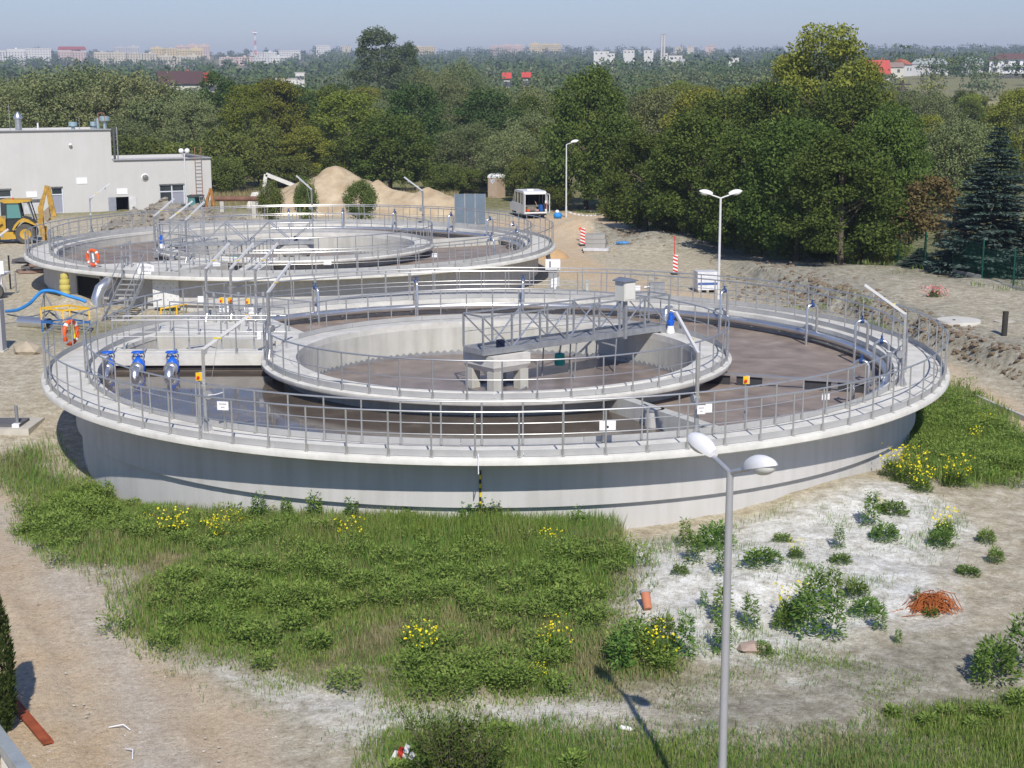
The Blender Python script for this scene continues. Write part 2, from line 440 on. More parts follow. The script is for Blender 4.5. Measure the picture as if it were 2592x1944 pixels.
ground_mat, nt, b = _nt('ground_soil'); n, l = nt.nodes, nt.links
tc = n.new('ShaderNodeTexCoord')
def noise(scale, detail=6, rough=0.6):
    t = n.new('ShaderNodeTexNoise'); t.inputs['Scale'].default_value = scale; t.inputs['Detail'].default_value = detail; t.inputs['Roughness'].default_value = rough
    l.new(tc.outputs['Object'], t.inputs['Vector']); return t.outputs['Fac']
def ramp(src, stops):
    r = n.new('ShaderNodeValToRGB'); e = r.color_ramp.elements
    while len(e) < len(stops): e.new(0.5)
    for i, (p, c) in enumerate(stops): e[i].position = p; e[i].color = (*c, 1)
    l.new(src, r.inputs['Fac']); return r.outputs['Color']
def mixc(f, a, c, mode='MIX'):
    m = n.new('ShaderNodeMix'); m.data_type = 'RGBA'; m.blend_type = mode
    if isinstance(f, float): m.inputs[0].default_value = f
    else: l.new(f, m.inputs[0])
    l.new(a, m.inputs[6]); l.new(c, m.inputs[7]); return m.outputs[2]
at1 = n.new('ShaderNodeAttribute'); at1.attribute_name = 'zone'
at2 = n.new('ShaderNodeAttribute'); at2.attribute_name = 'zone_b'
sp = n.new('ShaderNodeSeparateColor'); l.new(at1.outputs['Color'], sp.inputs[0])
sp2 = n.new('ShaderNodeSeparateColor'); l.new(at2.outputs['Color'], sp2.inputs[0])
n_big, n_mid, n_fine, n_grit = noise(0.35), noise(1.7), noise(9.0, 8, 0.7), noise(38.0, 4, 0.7)
n_lump = noise(2.6, 8, 0.75)
soil = ramp(n_lump, [(0.32, (0.33, 0.28, 0.195)), (0.5, (0.50, 0.44, 0.325)), (0.64, (0.64, 0.59, 0.47))])
road = ramp(n_mid, [(0.28, (0.50, 0.375, 0.24)), (0.5, (0.58, 0.455, 0.31)), (0.68, (0.65, 0.54, 0.40))])
road = mixc(0.5, road, ramp(n_big, [(0.35, (0.58, 0.43, 0.265)), (0.62, (0.58, 0.49, 0.37))]))
track = ramp(n_lump, [(0.36, (0.46, 0.39, 0.31)), (0.55, (0.60, 0.54, 0.45)), (0.70, (0.74, 0.70, 0.62))])
road = mixc(sp2.outputs['Blue'], road, track)
chalk = ramp(n_lump, [(0.30, (0.37, 0.34, 0.275)), (0.43, (0.60, 0.58, 0.51)), (0.58, (0.84, 0.83, 0.775))])
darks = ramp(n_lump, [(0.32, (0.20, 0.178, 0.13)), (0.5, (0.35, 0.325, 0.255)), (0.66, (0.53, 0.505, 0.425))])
turf = ramp(n_mid, [(0.3, (0.11, 0.125, 0.045)), (0.5, (0.20, 0.195, 0.09)), (0.68, (0.36, 0.32, 0.22))])
fieldc = ramp(n_big, [(0.35, (0.17, 0.20, 0.075)), (0.6, (0.36, 0.31, 0.17))])
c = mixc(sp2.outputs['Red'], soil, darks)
c = mixc(sp.outputs['Green'], c, chalk)
c = mixc(sp.outputs['Blue'], c, turf)
c = mixc(sp.outputs['Red'], c, road)
c = mixc(sp2.outputs['Green'], c, fieldc)
gritf = ramp(n_fine, [(0.3, (0.68, 0.66, 0.63)), (0.48, (1.05, 1.05, 1.04)), (0.70, (1.32, 1.32, 1.3))])
c = mixc(0.85, c, gritf, 'MULTIPLY')
gr2 = ramp(n_grit, [(0.32, (0.70, 0.70, 0.70)), (0.48, (1.04, 1.04, 1.04)), (0.67, (1.4, 1.4, 1.4))])
c = mixc(0.7, c, gr2, 'MULTIPLY')
l.new(c, b.inputs['Base Color'])
b.inputs['Roughness'].default_value = 0.95; b.inputs['Specular IOR Level'].default_value = 0.1
bm = n.new('ShaderNodeBump'); bm.inputs['Strength'].default_value = 0.8; bm.inputs['Distance'].default_value = 0.06
ad = n.new('ShaderNodeMath'); ad.operation = 'ADD'; l.new(n_fine, ad.inputs[0]); l.new(n_grit, ad.inputs[1])
l.new(ad.outputs[0], bm.inputs['Height']); l.new(bm.outputs[0], b.inputs['Normal'])

def ground_part(name, faces):
    used = np.unique(faces); remap = np.full(nx * ny, -1, np.int64); remap[used] = np.arange(len(used))
    P = np.stack([X, Y, Z], -1).reshape(-1, 3)[used]
    me = bpy.data.meshes.new(name)
    Fq = remap[faces]
    me.vertices.add(len(used)); me.vertices.foreach_set('co', P.reshape(-1).astype(np.float32))
    N = len(Fq)
    me.loops.add(N * 4); me.loops.foreach_set('vertex_index', Fq.reshape(-1).astype(np.int32))
    me.polygons.add(N); me.polygons.foreach_set('loop_start', np.arange(0, N * 4, 4, dtype=np.int32)); me.polygons.foreach_set('loop_total', np.full(N, 4, dtype=np.int32))
    me.polygons.foreach_set('use_smooth', [True] * N)
    A = me.attributes.new('zone', 'FLOAT_COLOR', 'POINT')
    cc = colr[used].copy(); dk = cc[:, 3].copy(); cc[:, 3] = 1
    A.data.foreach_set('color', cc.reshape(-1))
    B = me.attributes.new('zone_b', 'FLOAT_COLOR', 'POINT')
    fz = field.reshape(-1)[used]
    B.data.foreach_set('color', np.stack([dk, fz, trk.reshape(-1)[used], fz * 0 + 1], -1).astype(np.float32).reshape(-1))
    me.materials.append(ground_mat); me.update(); me.validate()
    o = obj(name, me); o['kind'] = 'structure'; return o
ground_part('ground', F[~road_q])
ground_part('dirt_road', F[road_q])

# haze is added at the end, round everything
# ------------------------------------------------------------------ water
def water_mat(name, col, rough, ripple, froth, scum=0.06):
    m, nt, b = _nt(name); n, l = nt.nodes, nt.links
    tc = n.new('ShaderNodeTexCoord')
    t = n.new('ShaderNodeTexNoise'); t.inputs['Scale'].default_value = 1.3; t.inputs['Detail'].default_value = 7; l.new(tc.outputs['Object'], t.inputs['Vector'])
    r = n.new('ShaderNodeValToRGB'); r.color_ramp.elements[0].color = (*[c * 0.8 for c in col], 1); r.color_ramp.elements[1].color = (*[c * 1.25 for c in col], 1)
    r.color_ramp.elements[0].position = 0.3; r.color_ramp.elements[1].position = 0.62
    e = r.color_ramp.elements.new(0.74); e.color = (*[min(1, c * 1.25 + scum) for c in col], 1)
    l.new(t.outputs['Fac'], r.inputs['Fac']); l.new(r.outputs[0], b.inputs['Base Color'])
    b.inputs['Roughness'].default_value = rough; b.inputs['IOR'].default_value = 1.33; b.inputs['Specular IOR Level'].default_value = 0.5
    t2 = n.new('ShaderNodeTexNoise'); t2.inputs['Scale'].default_value = froth; t2.inputs['Detail'].default_value = 4; l.new(tc.outputs['Object'], t2.inputs['Vector'])
    bm = n.new('ShaderNodeBump'); bm.inputs['Strength'].default_value = ripple; bm.inputs['Distance'].default_value = 0.02
    l.new(t2.outputs['Fac'], bm.inputs['Height']); l.new(bm.outputs[0], b.inputs['Normal'])
    return m
sludge = water_mat('brown_sludge_water', (0.25, 0.203, 0.170), 0.55, 0.6, 9.0)
sludge.node_tree.nodes['Principled BSDF'].inputs['Specular IOR Level'].default_value = 0.3
calm = water_mat('calm_brown_water', (0.105, 0.085, 0.068), 0.06, 0.06, 1.6)
inner_w = water_mat('reddish_settling_water', (0.20, 0.162, 0.142), 0.36, 0.25, 5.0)

# ------------------------------------------------------------------ round tanks
def post_mesh():
    m = MB(); m.cyl((0, 0, -0.12), (0, 0, 1.08), 0.023, n=8); m.box((0, 0, 0.006), (0.11, 0.09, 0.012)); m.box((-0.018, 0, 0.09), (0.012, 0.07, 0.16))
    return m.mesh('post', steel)
POST = post_mesh()
def railing_ring(parent, name, R, n, a_off=0.0, gaps=(), label=None, z=S):
    """closed or gapped circular railing: posts, top rail, middle rail"""
    rl = MB().box((0, 0, 0), (0.01, 0.01, 0.01))
    rt = None
    def skip(a):
        a = math.degrees(a) % 360
        return any((lo <= hi and lo < a < hi) or (lo > hi and (a > lo or a < hi)) for lo, hi in [(g[0] % 360, g[1] % 360) for g in gaps])
    arcs = []
    if not gaps: arcs = [(0, 2 * math.pi, True)]
    else:
        g = sorted((lo % 360, hi % 360) for lo, hi in gaps)
        for i in range(len(g)):
            a0 = g[i][1]; a1 = g[(i + 1) % len(g)][0]
            if a1 <= a0: a1 += 360
            arcs.append((R_(a0), R_(a1), False))
    rails = MB()
    def tubes(mb, zz, r):
        for a0, a1, cl in arcs:
            k = max(6, int(abs(a1 - a0) / (2 * math.pi) * 144))
            if cl: mb.tube(circ(R, zz, 144), r, 8, closed=True)
            else: mb.tube(circ(R, zz, k, a0, a1, True), r, 8)
    tubes(rails, z + 1.1, 0.024)
    root = rails.build(name, steel, parent)          # the hand rail carries posts and the middle rail
    mid = MB(); tubes(mid, z + 0.56, 0.012); mid.build('middle_rail', steel, root)
    for i in range(n):
        a = a_off + 2 * math.pi * i / n
        if skip(a): continue
        obj('post', POST, root, (R * math.cos(a), R * math.sin(a), z), (0, 0, a))
    return root
def toe_boards(parent, R, n, gaps=(), h=0.17, z=S):
    a = 2 * math.pi / n; g = 0.008 / R
    me = MB().lathe([(R - 0.008, z + 0.012), (R + 0.008, z + 0.012), (R + 0.008, z + h), (R - 0.008, z + h)], 6, a0=g, a1=a - g, closed=True).mesh('toe_board', conc_grey, ang=30)
    for i in range(n):
        m = math.degrees(a * (i + 0.5)) % 360
        if any((lo % 360 <= hi % 360 and lo % 360 < m < hi % 360) or (lo % 360 > hi % 360 and (m > lo % 360 or m < hi % 360)) for lo, hi in gaps): continue
        obj('toe_board', me, parent, (0, 0, 0), (0, 0, a * i))
def straight_rail(parent, p, q, n, name='handrail', z=S, mid=True):
    p, q = Vector((*p, z)), Vector((*q, z))
    up = Vector((0, 0, 1))
    root = MB().tube([p + up * 1.1, q + up * 1.1], 0.024, 8).build(name, steel, parent)
    if mid: MB().tube([p + up * 0.56, q + up * 0.56], 0.012, 6).build('middle_rail', steel, root)
    ang = math.atan2((q - p).y, (q - p).x) + math.pi / 2
    for i in range(n):
        r = p.lerp(q, i / (n - 1)); obj('post', POST, root, r, (0, 0, ang))
    return root

def make_tank(label, loc, rot, railgap_out=(), tank1=True):
    t = thing('round_tank', label, 'tank', (loc[0], loc[1], 0), 0)
    t['group'] = 'round treatment tanks'
    A = lambda d: R_(d + rot)
    # walls
    lw = MB().lathe([(12.7, -1.4), (13.15, -1.4), (13.15, 0.33), (12.7, 0.33)], 144, closed=True).build('lower_wall', wall_paint2, t, ang=30)
    uw = MB().lathe([(12.7, 0.3), (13.3, 0.3), (13.3, 1.6), (12.7, 1.6)], 144, closed=True).build('upper_wall', wall_paint, t, ang=30)
    MB().lathe([(12.62, -1.3), (12.72, -1.3), (12.72, 1.6), (12.62, 1.6)], 144, closed=True).build('inner_face', concrete_w, t, ang=30)
    # walkway with rounded lip
    MB().lathe([(RI, 1.57), (RO - 0.25, 1.56), (RO - 0.05, 1.555), (RO, 1.59), (RO, 1.71), (RO - 0.04, 1.75), (RI, 1.75)], 180, closed=True).build('walkway', concrete, t, ang=50)
    MB().lathe([(12.60, 1.60), (RI + 0.02, 1.60), (RI + 0.02, 1.745), (12.60, 1.745)], 144, closed=True).build('wall_cap', concrete, t, ang=40)
    toe_boards(t, 14.07, 29)
    toe_boards(t, 12.90, 27, gaps=((A_(142 + rot), A_(158 + rot)),))
    railing_ring(t, 'outer_handrail', 14.12, 86, 0.01)
    railing_ring(t, 'inner_handrail', 12.95, 82, 0.02, gaps=((A_(142 + rot), A_(158 + rot)), (A_(177 + rot), A_(180.5 + rot))))
    # inner settling ring
    MB().lathe([(6.5, -1.0), (6.9, -1.0), (6.9, 1.58), (6.5, 1.58)], 108, closed=True).build('settling_wall', concrete_w, t, ang=30)
    MB().lathe([(6.5, 1.58), (7.45, 1.57), (7.57, 1.575), (R_RING, 1.61), (R_RING, 1.72), (7.57, 1.75), (6.72, 1.75), (6.70, 1.79), (6.5, 1.79)], 120, closed=True).build('settling_walkway', concrete, t, ang=50)
    toe_boards(t, 7.44, 16, gaps=((A_(150 + rot), A_(178 + rot)),))
    railing_ring(t, 'settling_handrail', 7.49, 48, 0.03, gaps=((A_(150 + rot), A_(176 + rot)),))
    # saw-tooth overflow weir
    w = MB(); nT = 150
    vs = []; fs = []
    for i in range(nT * 2 + 1):
        a = 2 * math.pi * i / (nT * 2); zt = W_IN + (0.07 if i % 2 else 0.17)
        for r in (6.40, 6.43):
            vs += [(r * math.cos(a), r * math.sin(a), W_IN - 0.1), (r * math.cos(a), r * math.sin(a), zt)]
    for i in range(nT * 2):
        k, j = i * 4, i * 4 + 4
        fs += [(k, j, j + 1, k + 1), (k + 2, k + 3, j + 3, j + 2), (k + 1, j + 1, j + 3, k + 3)]
    w.add(vs, fs); w.build('weir_plate', galv, t, smooth=False)
    return t
def A_(d): return d % 360
# ------------------------------------------------------------------ the two tanks
tank_near = make_tank('near round concrete tank with grey outer wall, railed walkway and inner settling ring', C1, 0)
tank_far = make_tank('farther round concrete tank with steel stairs up its side, behind the near tank', C2, 89)
def sector(name, mat, c, r0, r1, a0, a1, z, n=90):
    o = MB().lathe([(r1, z), (r0, z)], n, a0=R_(a0), a1=R_(a1)).build(name, mat, None, smooth=False, loc=(c[0], c[1], 0))
    o['kind'] = 'structure'; return o
sector('water', calm, C1, 6.89, 12.65, 180, 298, W_OUT)
sector('water', sludge, C1, 6.89, 12.65, -62, 180, W_OUT)
sector('water', inner_w, C1, 0.0, 6.51, 0, 360, W_IN, 72)
sector('water', sludge, C2, 6.89, 12.65, 0, 360, W_OUT)
sector('water', inner_w, C2, 0.0, 6.51, 0, 360, W_IN, 72)

def on(c, x, y): return (x - c[0], y - c[1])
def rot2(p, d):
    a = R_(d); return (p[0] * math.cos(a) - p[1] * math.sin(a), p[0] * math.sin(a) + p[1] * math.cos(a))
def chamber(t, rot, full=True):
    """beam, inlet chamber and bridging platform between outer walkway and settling ring (tank coordinates)"""
    P = lambda x, y: rot2((x, y), rot)
    m = MB(); m.prism([P(-12.75, -0.02), P(-7.35, -0.02), P(-7.35, 0.36), P(-12.75, 0.36)], 1.36, 1.745); m.build('chamber_beam', concrete, t, smooth=False)
    m = MB(); m.prism([P(-12.7, 0.10), P(-6.85, 0.10), P(-6.85, 0.34), P(-12.7, 0.34)], -0.6, 1.355); m.build('chamber_wall', M('dark_gap_concrete', (0.045, 0.04, 0.036), 0.5, 0, 0.3, 2), t, smooth=False)  # near-black colour stands in for the dark open gap below the beam
    m = MB(); m.prism([P(-12.05, 3.9), P(-7.6, 2.2), P(-7.6, 2.45), P(-12.05, 4.15)], -0.4, 1.76); m.build('chamber_wall', concrete_w, t, smooth=False)
    m = MB(); m.prism([P(-12.6, 1.5), P(-12.05, 3.9), P(-11.8, 4.1), P(-12.3, 4.4), P(-12.85, 1.6)], -0.4, 1.742); m.build('chamber_wall', concrete_w, t, smooth=False)
    m = MB(); m.prism([P(-11.95, 4.16), P(-7.2, 2.46), P(-6.5, 3.6), P(-9.0, 8.4), P(-10.7, 7.1)], 1.52, 1.738); m.build('platform', concrete, t, smooth=False)
    straight_rail(t, P(-12.55, 0.06), P(-7.5, 0.06), 6, 'beam_handrail')
    straight_rail(t, P(-12.4, 0.95), P(-7.0, 0.95), 6, 'beam_handrail')
    m = MB(); m.prism([P(-12.6, 0.62), P(-6.9, 0.62), P(-6.9, 1.0), P(-12.6, 1.0)], 1.45, 1.734); m.build('chamber_beam', concrete, t, smooth=False)
    straight_rail(t, P(-10.9, 6.95), P(-6.6, 4.1), 6, 'platform_handrail')
    straight_rail(t, P(-11.6, 4.3), P(-7.3, 2.75), 5, 'platform_handrail')
    m = MB(); m.tube([P(-12.2, 0.49) + (1.62,), P(-6.95, 0.49) + (1.62,)], 0.075, 12)
    for x in (-9.7, -7.9): m.tube([P(x, 0.49) + (1.62,), P(x + 0.12, 0.49) + (1.62,)], 0.1, 12)
    m.build('crossing_pipe', bright_pipe, t)
    m = MB(); q = [P(-10.9, 2.6) + (1.0,), P(-10.5, 2.5) + (1.38,), P(-10.0, 2.4) + (1.45,), P(-9.5, 2.3) + (1.25,), P(-9.2, 2.2) + (0.8,)]
    m.tube(q, 0.22, 12); m.build('inlet_pipe', M('pale_pipe', (0.5, 0.49, 0.46), 0.5, 0.2), t)
    # penstock spindles standing on the platform
    for i, (x, y) in enumerate(((-10.5, 6.7), (-9.6, 6.75), (-8.7, 6.8))):
        m = MB(); m.cyl(P(x, y) + (1.7,), P(x, y) + (2.75,), 0.035, n=8); m.cyl(P(x, y) + (2.7,), P(x, y) + (2.85,), 0.07, n=10); m.box(P(x, y) + (1.95,), (0.12, 0.12, 0.4)); m.build('penstock_spindle', galv, t)
chamber(tank_near, 0)
chamber(tank_far, 89)
# dividing wall on the right front of the near tank
def radial_wall(t, ang, r0, r1, z1, th=0.34):
    a = R_(ang); u = (math.cos(a), math.sin(a)); v = (-u[1] * th / 2, u[0] * th / 2)
    MB().prism([(u[0] * r0 + v[0], u[1] * r0 + v[1]), (u[0] * r0 - v[0], u[1] * r0 - v[1]), (u[0] * r1 - v[0], u[1] * r1 - v[1]), (u[0] * r1 + v[0], u[1] * r1 + v[1])], -0.8, z1).build('dividing_wall', concrete_w, t, smooth=False)
radial_wall(tank_near, -61.5, 6.8, 12.75, 1.66)
radial_wall(tank_far, 27, 6.8, 12.75, 1.66)
# centre column: four legs and a square cap
def column(t, rot):
    c = MB()
    sq = [rot2(p, rot) for p in ((-0.78, -0.78), (0.78, -0.78), (0.78, 0.78), (-0.78, 0.78))]
    sq2 = [(x * 0.86, y * 0.86) for x, y in sq]
    c.prism(sq, 1.42, 1.78)
    k = len(c.v); c.v += [(x, y, 1.22) for x, y in sq2]
    c.f += [(k, k + 1, k + 2, k + 3)[::-1]] + [(k + i, k + (i + 1) % 4, (i + 1) % 4, i) for i in range(4)]
    cap = c.build('column_cap', concrete, t, smooth=False)
    for i in range(4):
        x, y = rot2((0.56, 0.56), rot + 90 * i)
        MB().box((x, y, 0.55), (0.34, 0.34, 1.4), R_(rot)).build('column_leg', concrete_w, t, smooth=False)
    MB().tube([(0, 0, -0.3), (0, 0, 1.1), (0, 0, 1.25)], 0.2, 14).build('column_pipe', bright_pipe, t)
    MB().lathe([(0.95, W_IN - 0.2), (1.0, W_IN - 0.2), (1.0, W_IN + 0.06), (0.95, W_IN + 0.06)], 40, closed=True).build('stilling_ring', galv, t)
column(tank_near, 40); column(tank_far, 60)

# ------------------------------------------------------------------ scraper bridges (rest on column and ring)
def bridge(c, ang, L, label, z=1.80, cab=True, motor=True, near_side=-1):
    t = thing('scraper_bridge', label, 'bridge', (c[0], c[1], z), R_(ang), 'scraper bridges over the settling rings')
    W, x0, x1, H = 1.05, -0.95, L, 1.08
    deckm = M('grating_deck', (0.34, 0.34, 0.34), 0.6, 0.4, 0.2, 30)
    d = MB(); d.box(((x0 + x1) / 2, 0, 0.13), (x1 - x0, W - 0.1, 0.04)); d.build('deck', deckm, t, smooth=False)
    for s in (-1, 1):
        y = s * W / 2
        b = MB(); b.bar((x0, y, 0.12), (x1, y, 0.12), 0.06, 0.20); beam = b.build('side_beam', galv, t, smooth=False)
        n = 7; dx = (x1 - x0) / n
        MB().bar((x0, y, H + 0.2), (x1, y, H + 0.2), 0.055, 0.055).build('top_chord', galv, t, smooth=False)
        for i in range(n + 1):
            x = x0 + dx * i; MB().bar((x, y, 0.2), (x, y, H + 0.18), 0.055, 0.055).build('truss_post', galv, t, smooth=False)
        for i in range(n):
            xa, xb = (x0 + dx * i, x0 + dx * (i + 1))
            if i % 2 == 0: p, q = (xa + 0.03, y, H + 0.16), (xb - 0.05, y, 0.22)
            else: p, q = (xa + 0.05, y, 0.22), (xb - 0.03, y, H + 0.16)
            MB().tube([p, q], 0.026, 8).build('truss_diagonal', bright_pipe if i % 2 else galv, t)
        MB().bar((x0, y, 0.68), (x1, y, 0.68), 0.02, 0.02).build('middle_bar', galv, t, smooth=False)
    for x in (x0, x1):
        MB().bar((x, -W / 2, H + 0.2), (x, W / 2, H + 0.2), 0.05).build('end_bar', galv, t, smooth=False)
        MB().bar((x, -W / 2, 0.12), (x, W / 2, 0.12), 0.05, 0.18).build('end_beam', galv, t, smooth=False)
    # scraper arms hanging into the water, wheel carriage on the ring
    for x, y in ((2.4, 0.5), (3.6, 0.5), (4.8, 0.5), (4.8, -0.5), (3.0, -0.5)):
        MB().tube([(x, y, 0.05), (x - 0.1, y, W_IN - z - 0.2)], 0.025, 8).build('scraper_arm', galv, t)
    MB().tube([(1.2, 0.45, -0.15), (1.2, 0.9, -0.15), (1.25, 0.95, -0.22)], 0.04, 8).build('spray_pipe', galv, t)
    MB().tube([(4.2, -0.45, -0.12), (4.2, -1.1, -0.14)], 0.04, 8).build('spray_pipe', galv, t)
    cr = MB(); cr.box((7.0, 0, 0.0), (0.3, 1.1, 0.16)); cr.build('wheel_carriage', galv, t, smooth=False)
    for y in (-0.45, 0.45):
        MB().tube([(7.0, y - 0.06, -0.02 + 0.1 - 0.04), (7.0, y + 0.06, 0.04)], 0.1, 16).build('wheel', dark, t)
    m = MB(); m.tube([(0.0, -0.2, 0.16), (0.0, -0.2, 0.4)], 0.1, 8); m.box((0.0, -0.2, 0.28), (0.22, 0.18, 0.26)); m.build('slip_ring_box', M('navy_box', (0.012, 0.018, 0.05), 0.4), t, smooth=False)
    # submerged pump hung under the bridge
    p = MB(); p.lathe([(0.0, -0.1), (0.17, -0.1), (0.19, 0.0), (0.17, 0.3), (0.0, 0.34)], 14, (3.3, 0.75, -0.85)); p.build('pump', teal_p, t)
    MB().tube([(3.3, 0.75, -0.5), (3.3, 0.6, 0.1)], 0.03, 8).build('pump_hanger', galv, t)
    if cab:
        y = near_side * (W / 2 + 0.06); x = 5.1
        MB().bar((x, y, -0.05), (x, y, 1.3), 0.14, 0.1).build('cabinet_post', galv, t, smooth=False)
        cb = MB(); cb.box((x, y, 1.62), (0.52, 0.46, 0.66)); cbo = cb.build('control_cabinet', M('cream_cabinet', (0.62, 0.61, 0.55), 0.5, 0, 0.03), t, smooth=False)
        rf = MB(); rf.xprism([(x - 0.34, 1.955), (x + 0.34, 1.955), (x + 0.34, 1.98), (x, 2.07), (x - 0.34, 1.98)], y - 0.3, y + 0.3); rf.build('cabinet_roof', M('blue_grey_sheet', (0.22, 0.25, 0.31), 0.5, 0.3), cbo, smooth=False)
        MB().box((x, y + near_side * 0.238, 1.62), (0.42, 0.014, 0.56)).build('cabinet_door', M('cream_door', (0.70, 0.69, 0.63), 0.5, 0, 0.03), cbo, smooth=False)
    if motor:
        mx, my = 7.12, near_side * 0.75
        g = MB(); g.lathe([(0.15, -0.04), (0.15, 0.02), (0.10, 0.22), (0.0, 0.22)], 16, (mx, my, 0)); g.build('drive_base', white_paint, t)
        g = MB(); g.cyl((mx, my, 0.22), (mx, my, 0.40), 0.095, n=14); g.cyl((mx, my, 0.40), (mx, my, 0.64), 0.075, n=14); g.cyl((mx, my, 0.64), (mx, my, 0.68), 0.085, n=14)
        g.cyl((mx - 0.13, my, 0.36), (mx + 0.12, my, 0.36), 0.075, n=12); g.box((mx + 0.09, my, 0.52), (0.08, 0.1, 0.12)); g.build('drive_motor', blue_paint, t)
    return t
bridge(C1, 38.0, 7.25, 'grey steel scraper bridge with truss sides and a cream control cabinet, over the near tank')
bridge(C2, 188.0, 7.3, 'grey steel scraper bridge with truss sides over the farther tank', cab=False, near_side=1)

# ------------------------------------------------------------------ header pipes and air drops
def header(c, a0, a1, label, R=12.40, z=1.50):
    t = thing('header_pipe', label, 'pipe', (c[0], c[1], 0), 0, 'air header pipes along the tank walls')
    n = int(abs(a1 - a0) / 2)
    MB().tube(circ(R, z, n, R_(a0), R_(a1), True), 0.125, 14).build('pipe', bright_pipe, t)
    MB().tube(circ(R + 0.16, z - 0.2, n, R_(a0 + 3), R_(a1 - 4), True), 0.035, 8).build('cable_conduit', galv, t)
    for i in range(int(abs(a1 - a0) / 7) + 1):
        a = R_(a0 + (a1 - a0) * (i + 0.4) / (int(abs(a1 - a0) / 7) + 1))
        u = Vector((math.cos(a), math.sin(a), 0))
        m = MB(); m.bar(u * (R - 0.14) + Vector((0, 0, z - 0.14)), u * 12.64 + Vector((0, 0, z - 0.14)), 0.05, 0.02); m.tube(circ(R, z, 1), 0.1) if 0 else None
        m.build('bracket', galv, t, smooth=False)
    return t
header(C1, -45, 138, 'thick bright steel air pipe curving along the inside wall of the near tank')
header(C2, -40, 105, 'thick bright steel air pipe curving along the inside wall of the farther tank')
def air_drop(c, ang, label, grp, tall=0.85, R=12.40):
    """inverted U pipe from the header down into the water, with a small blue valve"""
    t = thing('air_pipe', label, 'pipe', (c[0], c[1], 0), R_(ang), grp)
    zt = S + tall; ro, ri = R, R - 0.42
    pts = [(ro, 0, 1.5), (ro, 0, zt - 0.14), (ro - 0.05, 0, zt - 0.04), (ro - 0.14, 0, zt), (ri + 0.14, 0, zt), (ri + 0.05, 0, zt - 0.04), (ri, 0, zt - 0.14), (ri, 0, W_OUT - 0.4)]
    MB().tube(pts, 0.05, 10).build('pipe', bright_pipe, t)
    v = MB(); v.cyl((R - 0.26, 0, zt), (R - 0.16, 0, zt), 0.085, n=12); v.cyl((R - 0.21, 0, zt + 0.05), (R - 0.21, 0, zt + 0.17), 0.03, n=8); v.bar((R - 0.21, -0.12, zt + 0.17), (R - 0.21, 0.12, zt + 0.17), 0.035, 0.02)
    v.build('valve', M('dull_blue_valve', (0.03, 0.07, 0.2), 0.45), t)
    return t
for a, w in ((126, 'behind the penstock platform'), (106, 'at the back left of the near tank'), (85.5, 'left of the control cabinet'), (66, 'right of the control cabinet'), (45, 'beside the fat steel elbow'), (23, 'where the wall turns right'), (5, 'beside the right end davit'), (-14, 'right of the thin scum beam'), (-31, 'near the closed header pipe end')):
    air_drop(C1, a, 'inverted U steel air pipe, ' + w, 'air drop pipes of the near tank')
for a in (100, 84, 68, 48, 30, 12, -8, -28):
    air_drop(C2, a, 'inverted U shaped steel air pipe with blue valve inside the farther tank', 'air drop pipes of the farther tank')
# bent branch off the header, stub pipe and scum beam of the near tank
t = thing('branch_pipe', 'short fat steel elbow turning down from the air header into the brown water', 'pipe', (C1[0], C1[1], 0), R_(57))
MB().tube([(12.42, 0, 1.62), (12.2, 0, 1.66), (12.02, 0, 1.58), (11.95, 0, 1.38), (11.95, 0, 0.8)], 0.15, 14).build('pipe', bright_pipe, t)
t = thing('scum_beam', 'thin steel beam with dark hanging plates crossing the brown water on the right', 'beam', (C1[0], C1[1], 0), R_(-19.5))
MB().bar((6.85, 0, 1.5), (12.7, 0, 1.5), 0.09, 0.07).build('beam', bright_pipe, t, smooth=False)
for x in (7.3, 8.3, 10.4, 11.4):
    MB().box((x, 0.05, 1.28), (0.8, 0.03, 0.42)).build('hanging_plate', M('dark_plate', (0.05, 0.05, 0.055), 0.5), t, smooth=False)
p = at(1655, 1078, W_OUT)
t = thing('stub_pipe', 'short pale upright pipe stub in the calm water beside the dividing wall', 'pipe', (p.x, p.y, 0))
MB().cyl((0, 0, 0.3), (0, 0, 1.62), 0.26, n=20).build('pipe', M('pale_pipe_end', (0.55, 0.54, 0.52), 0.6, 0.1, 0.1, 3, streak=0.3), t)
MB().lathe([(0.2, 1.62), (0.29, 1.62), (0.29, 1.66), (0.2, 1.66)], 20, closed=True).build('rim', galv, t)

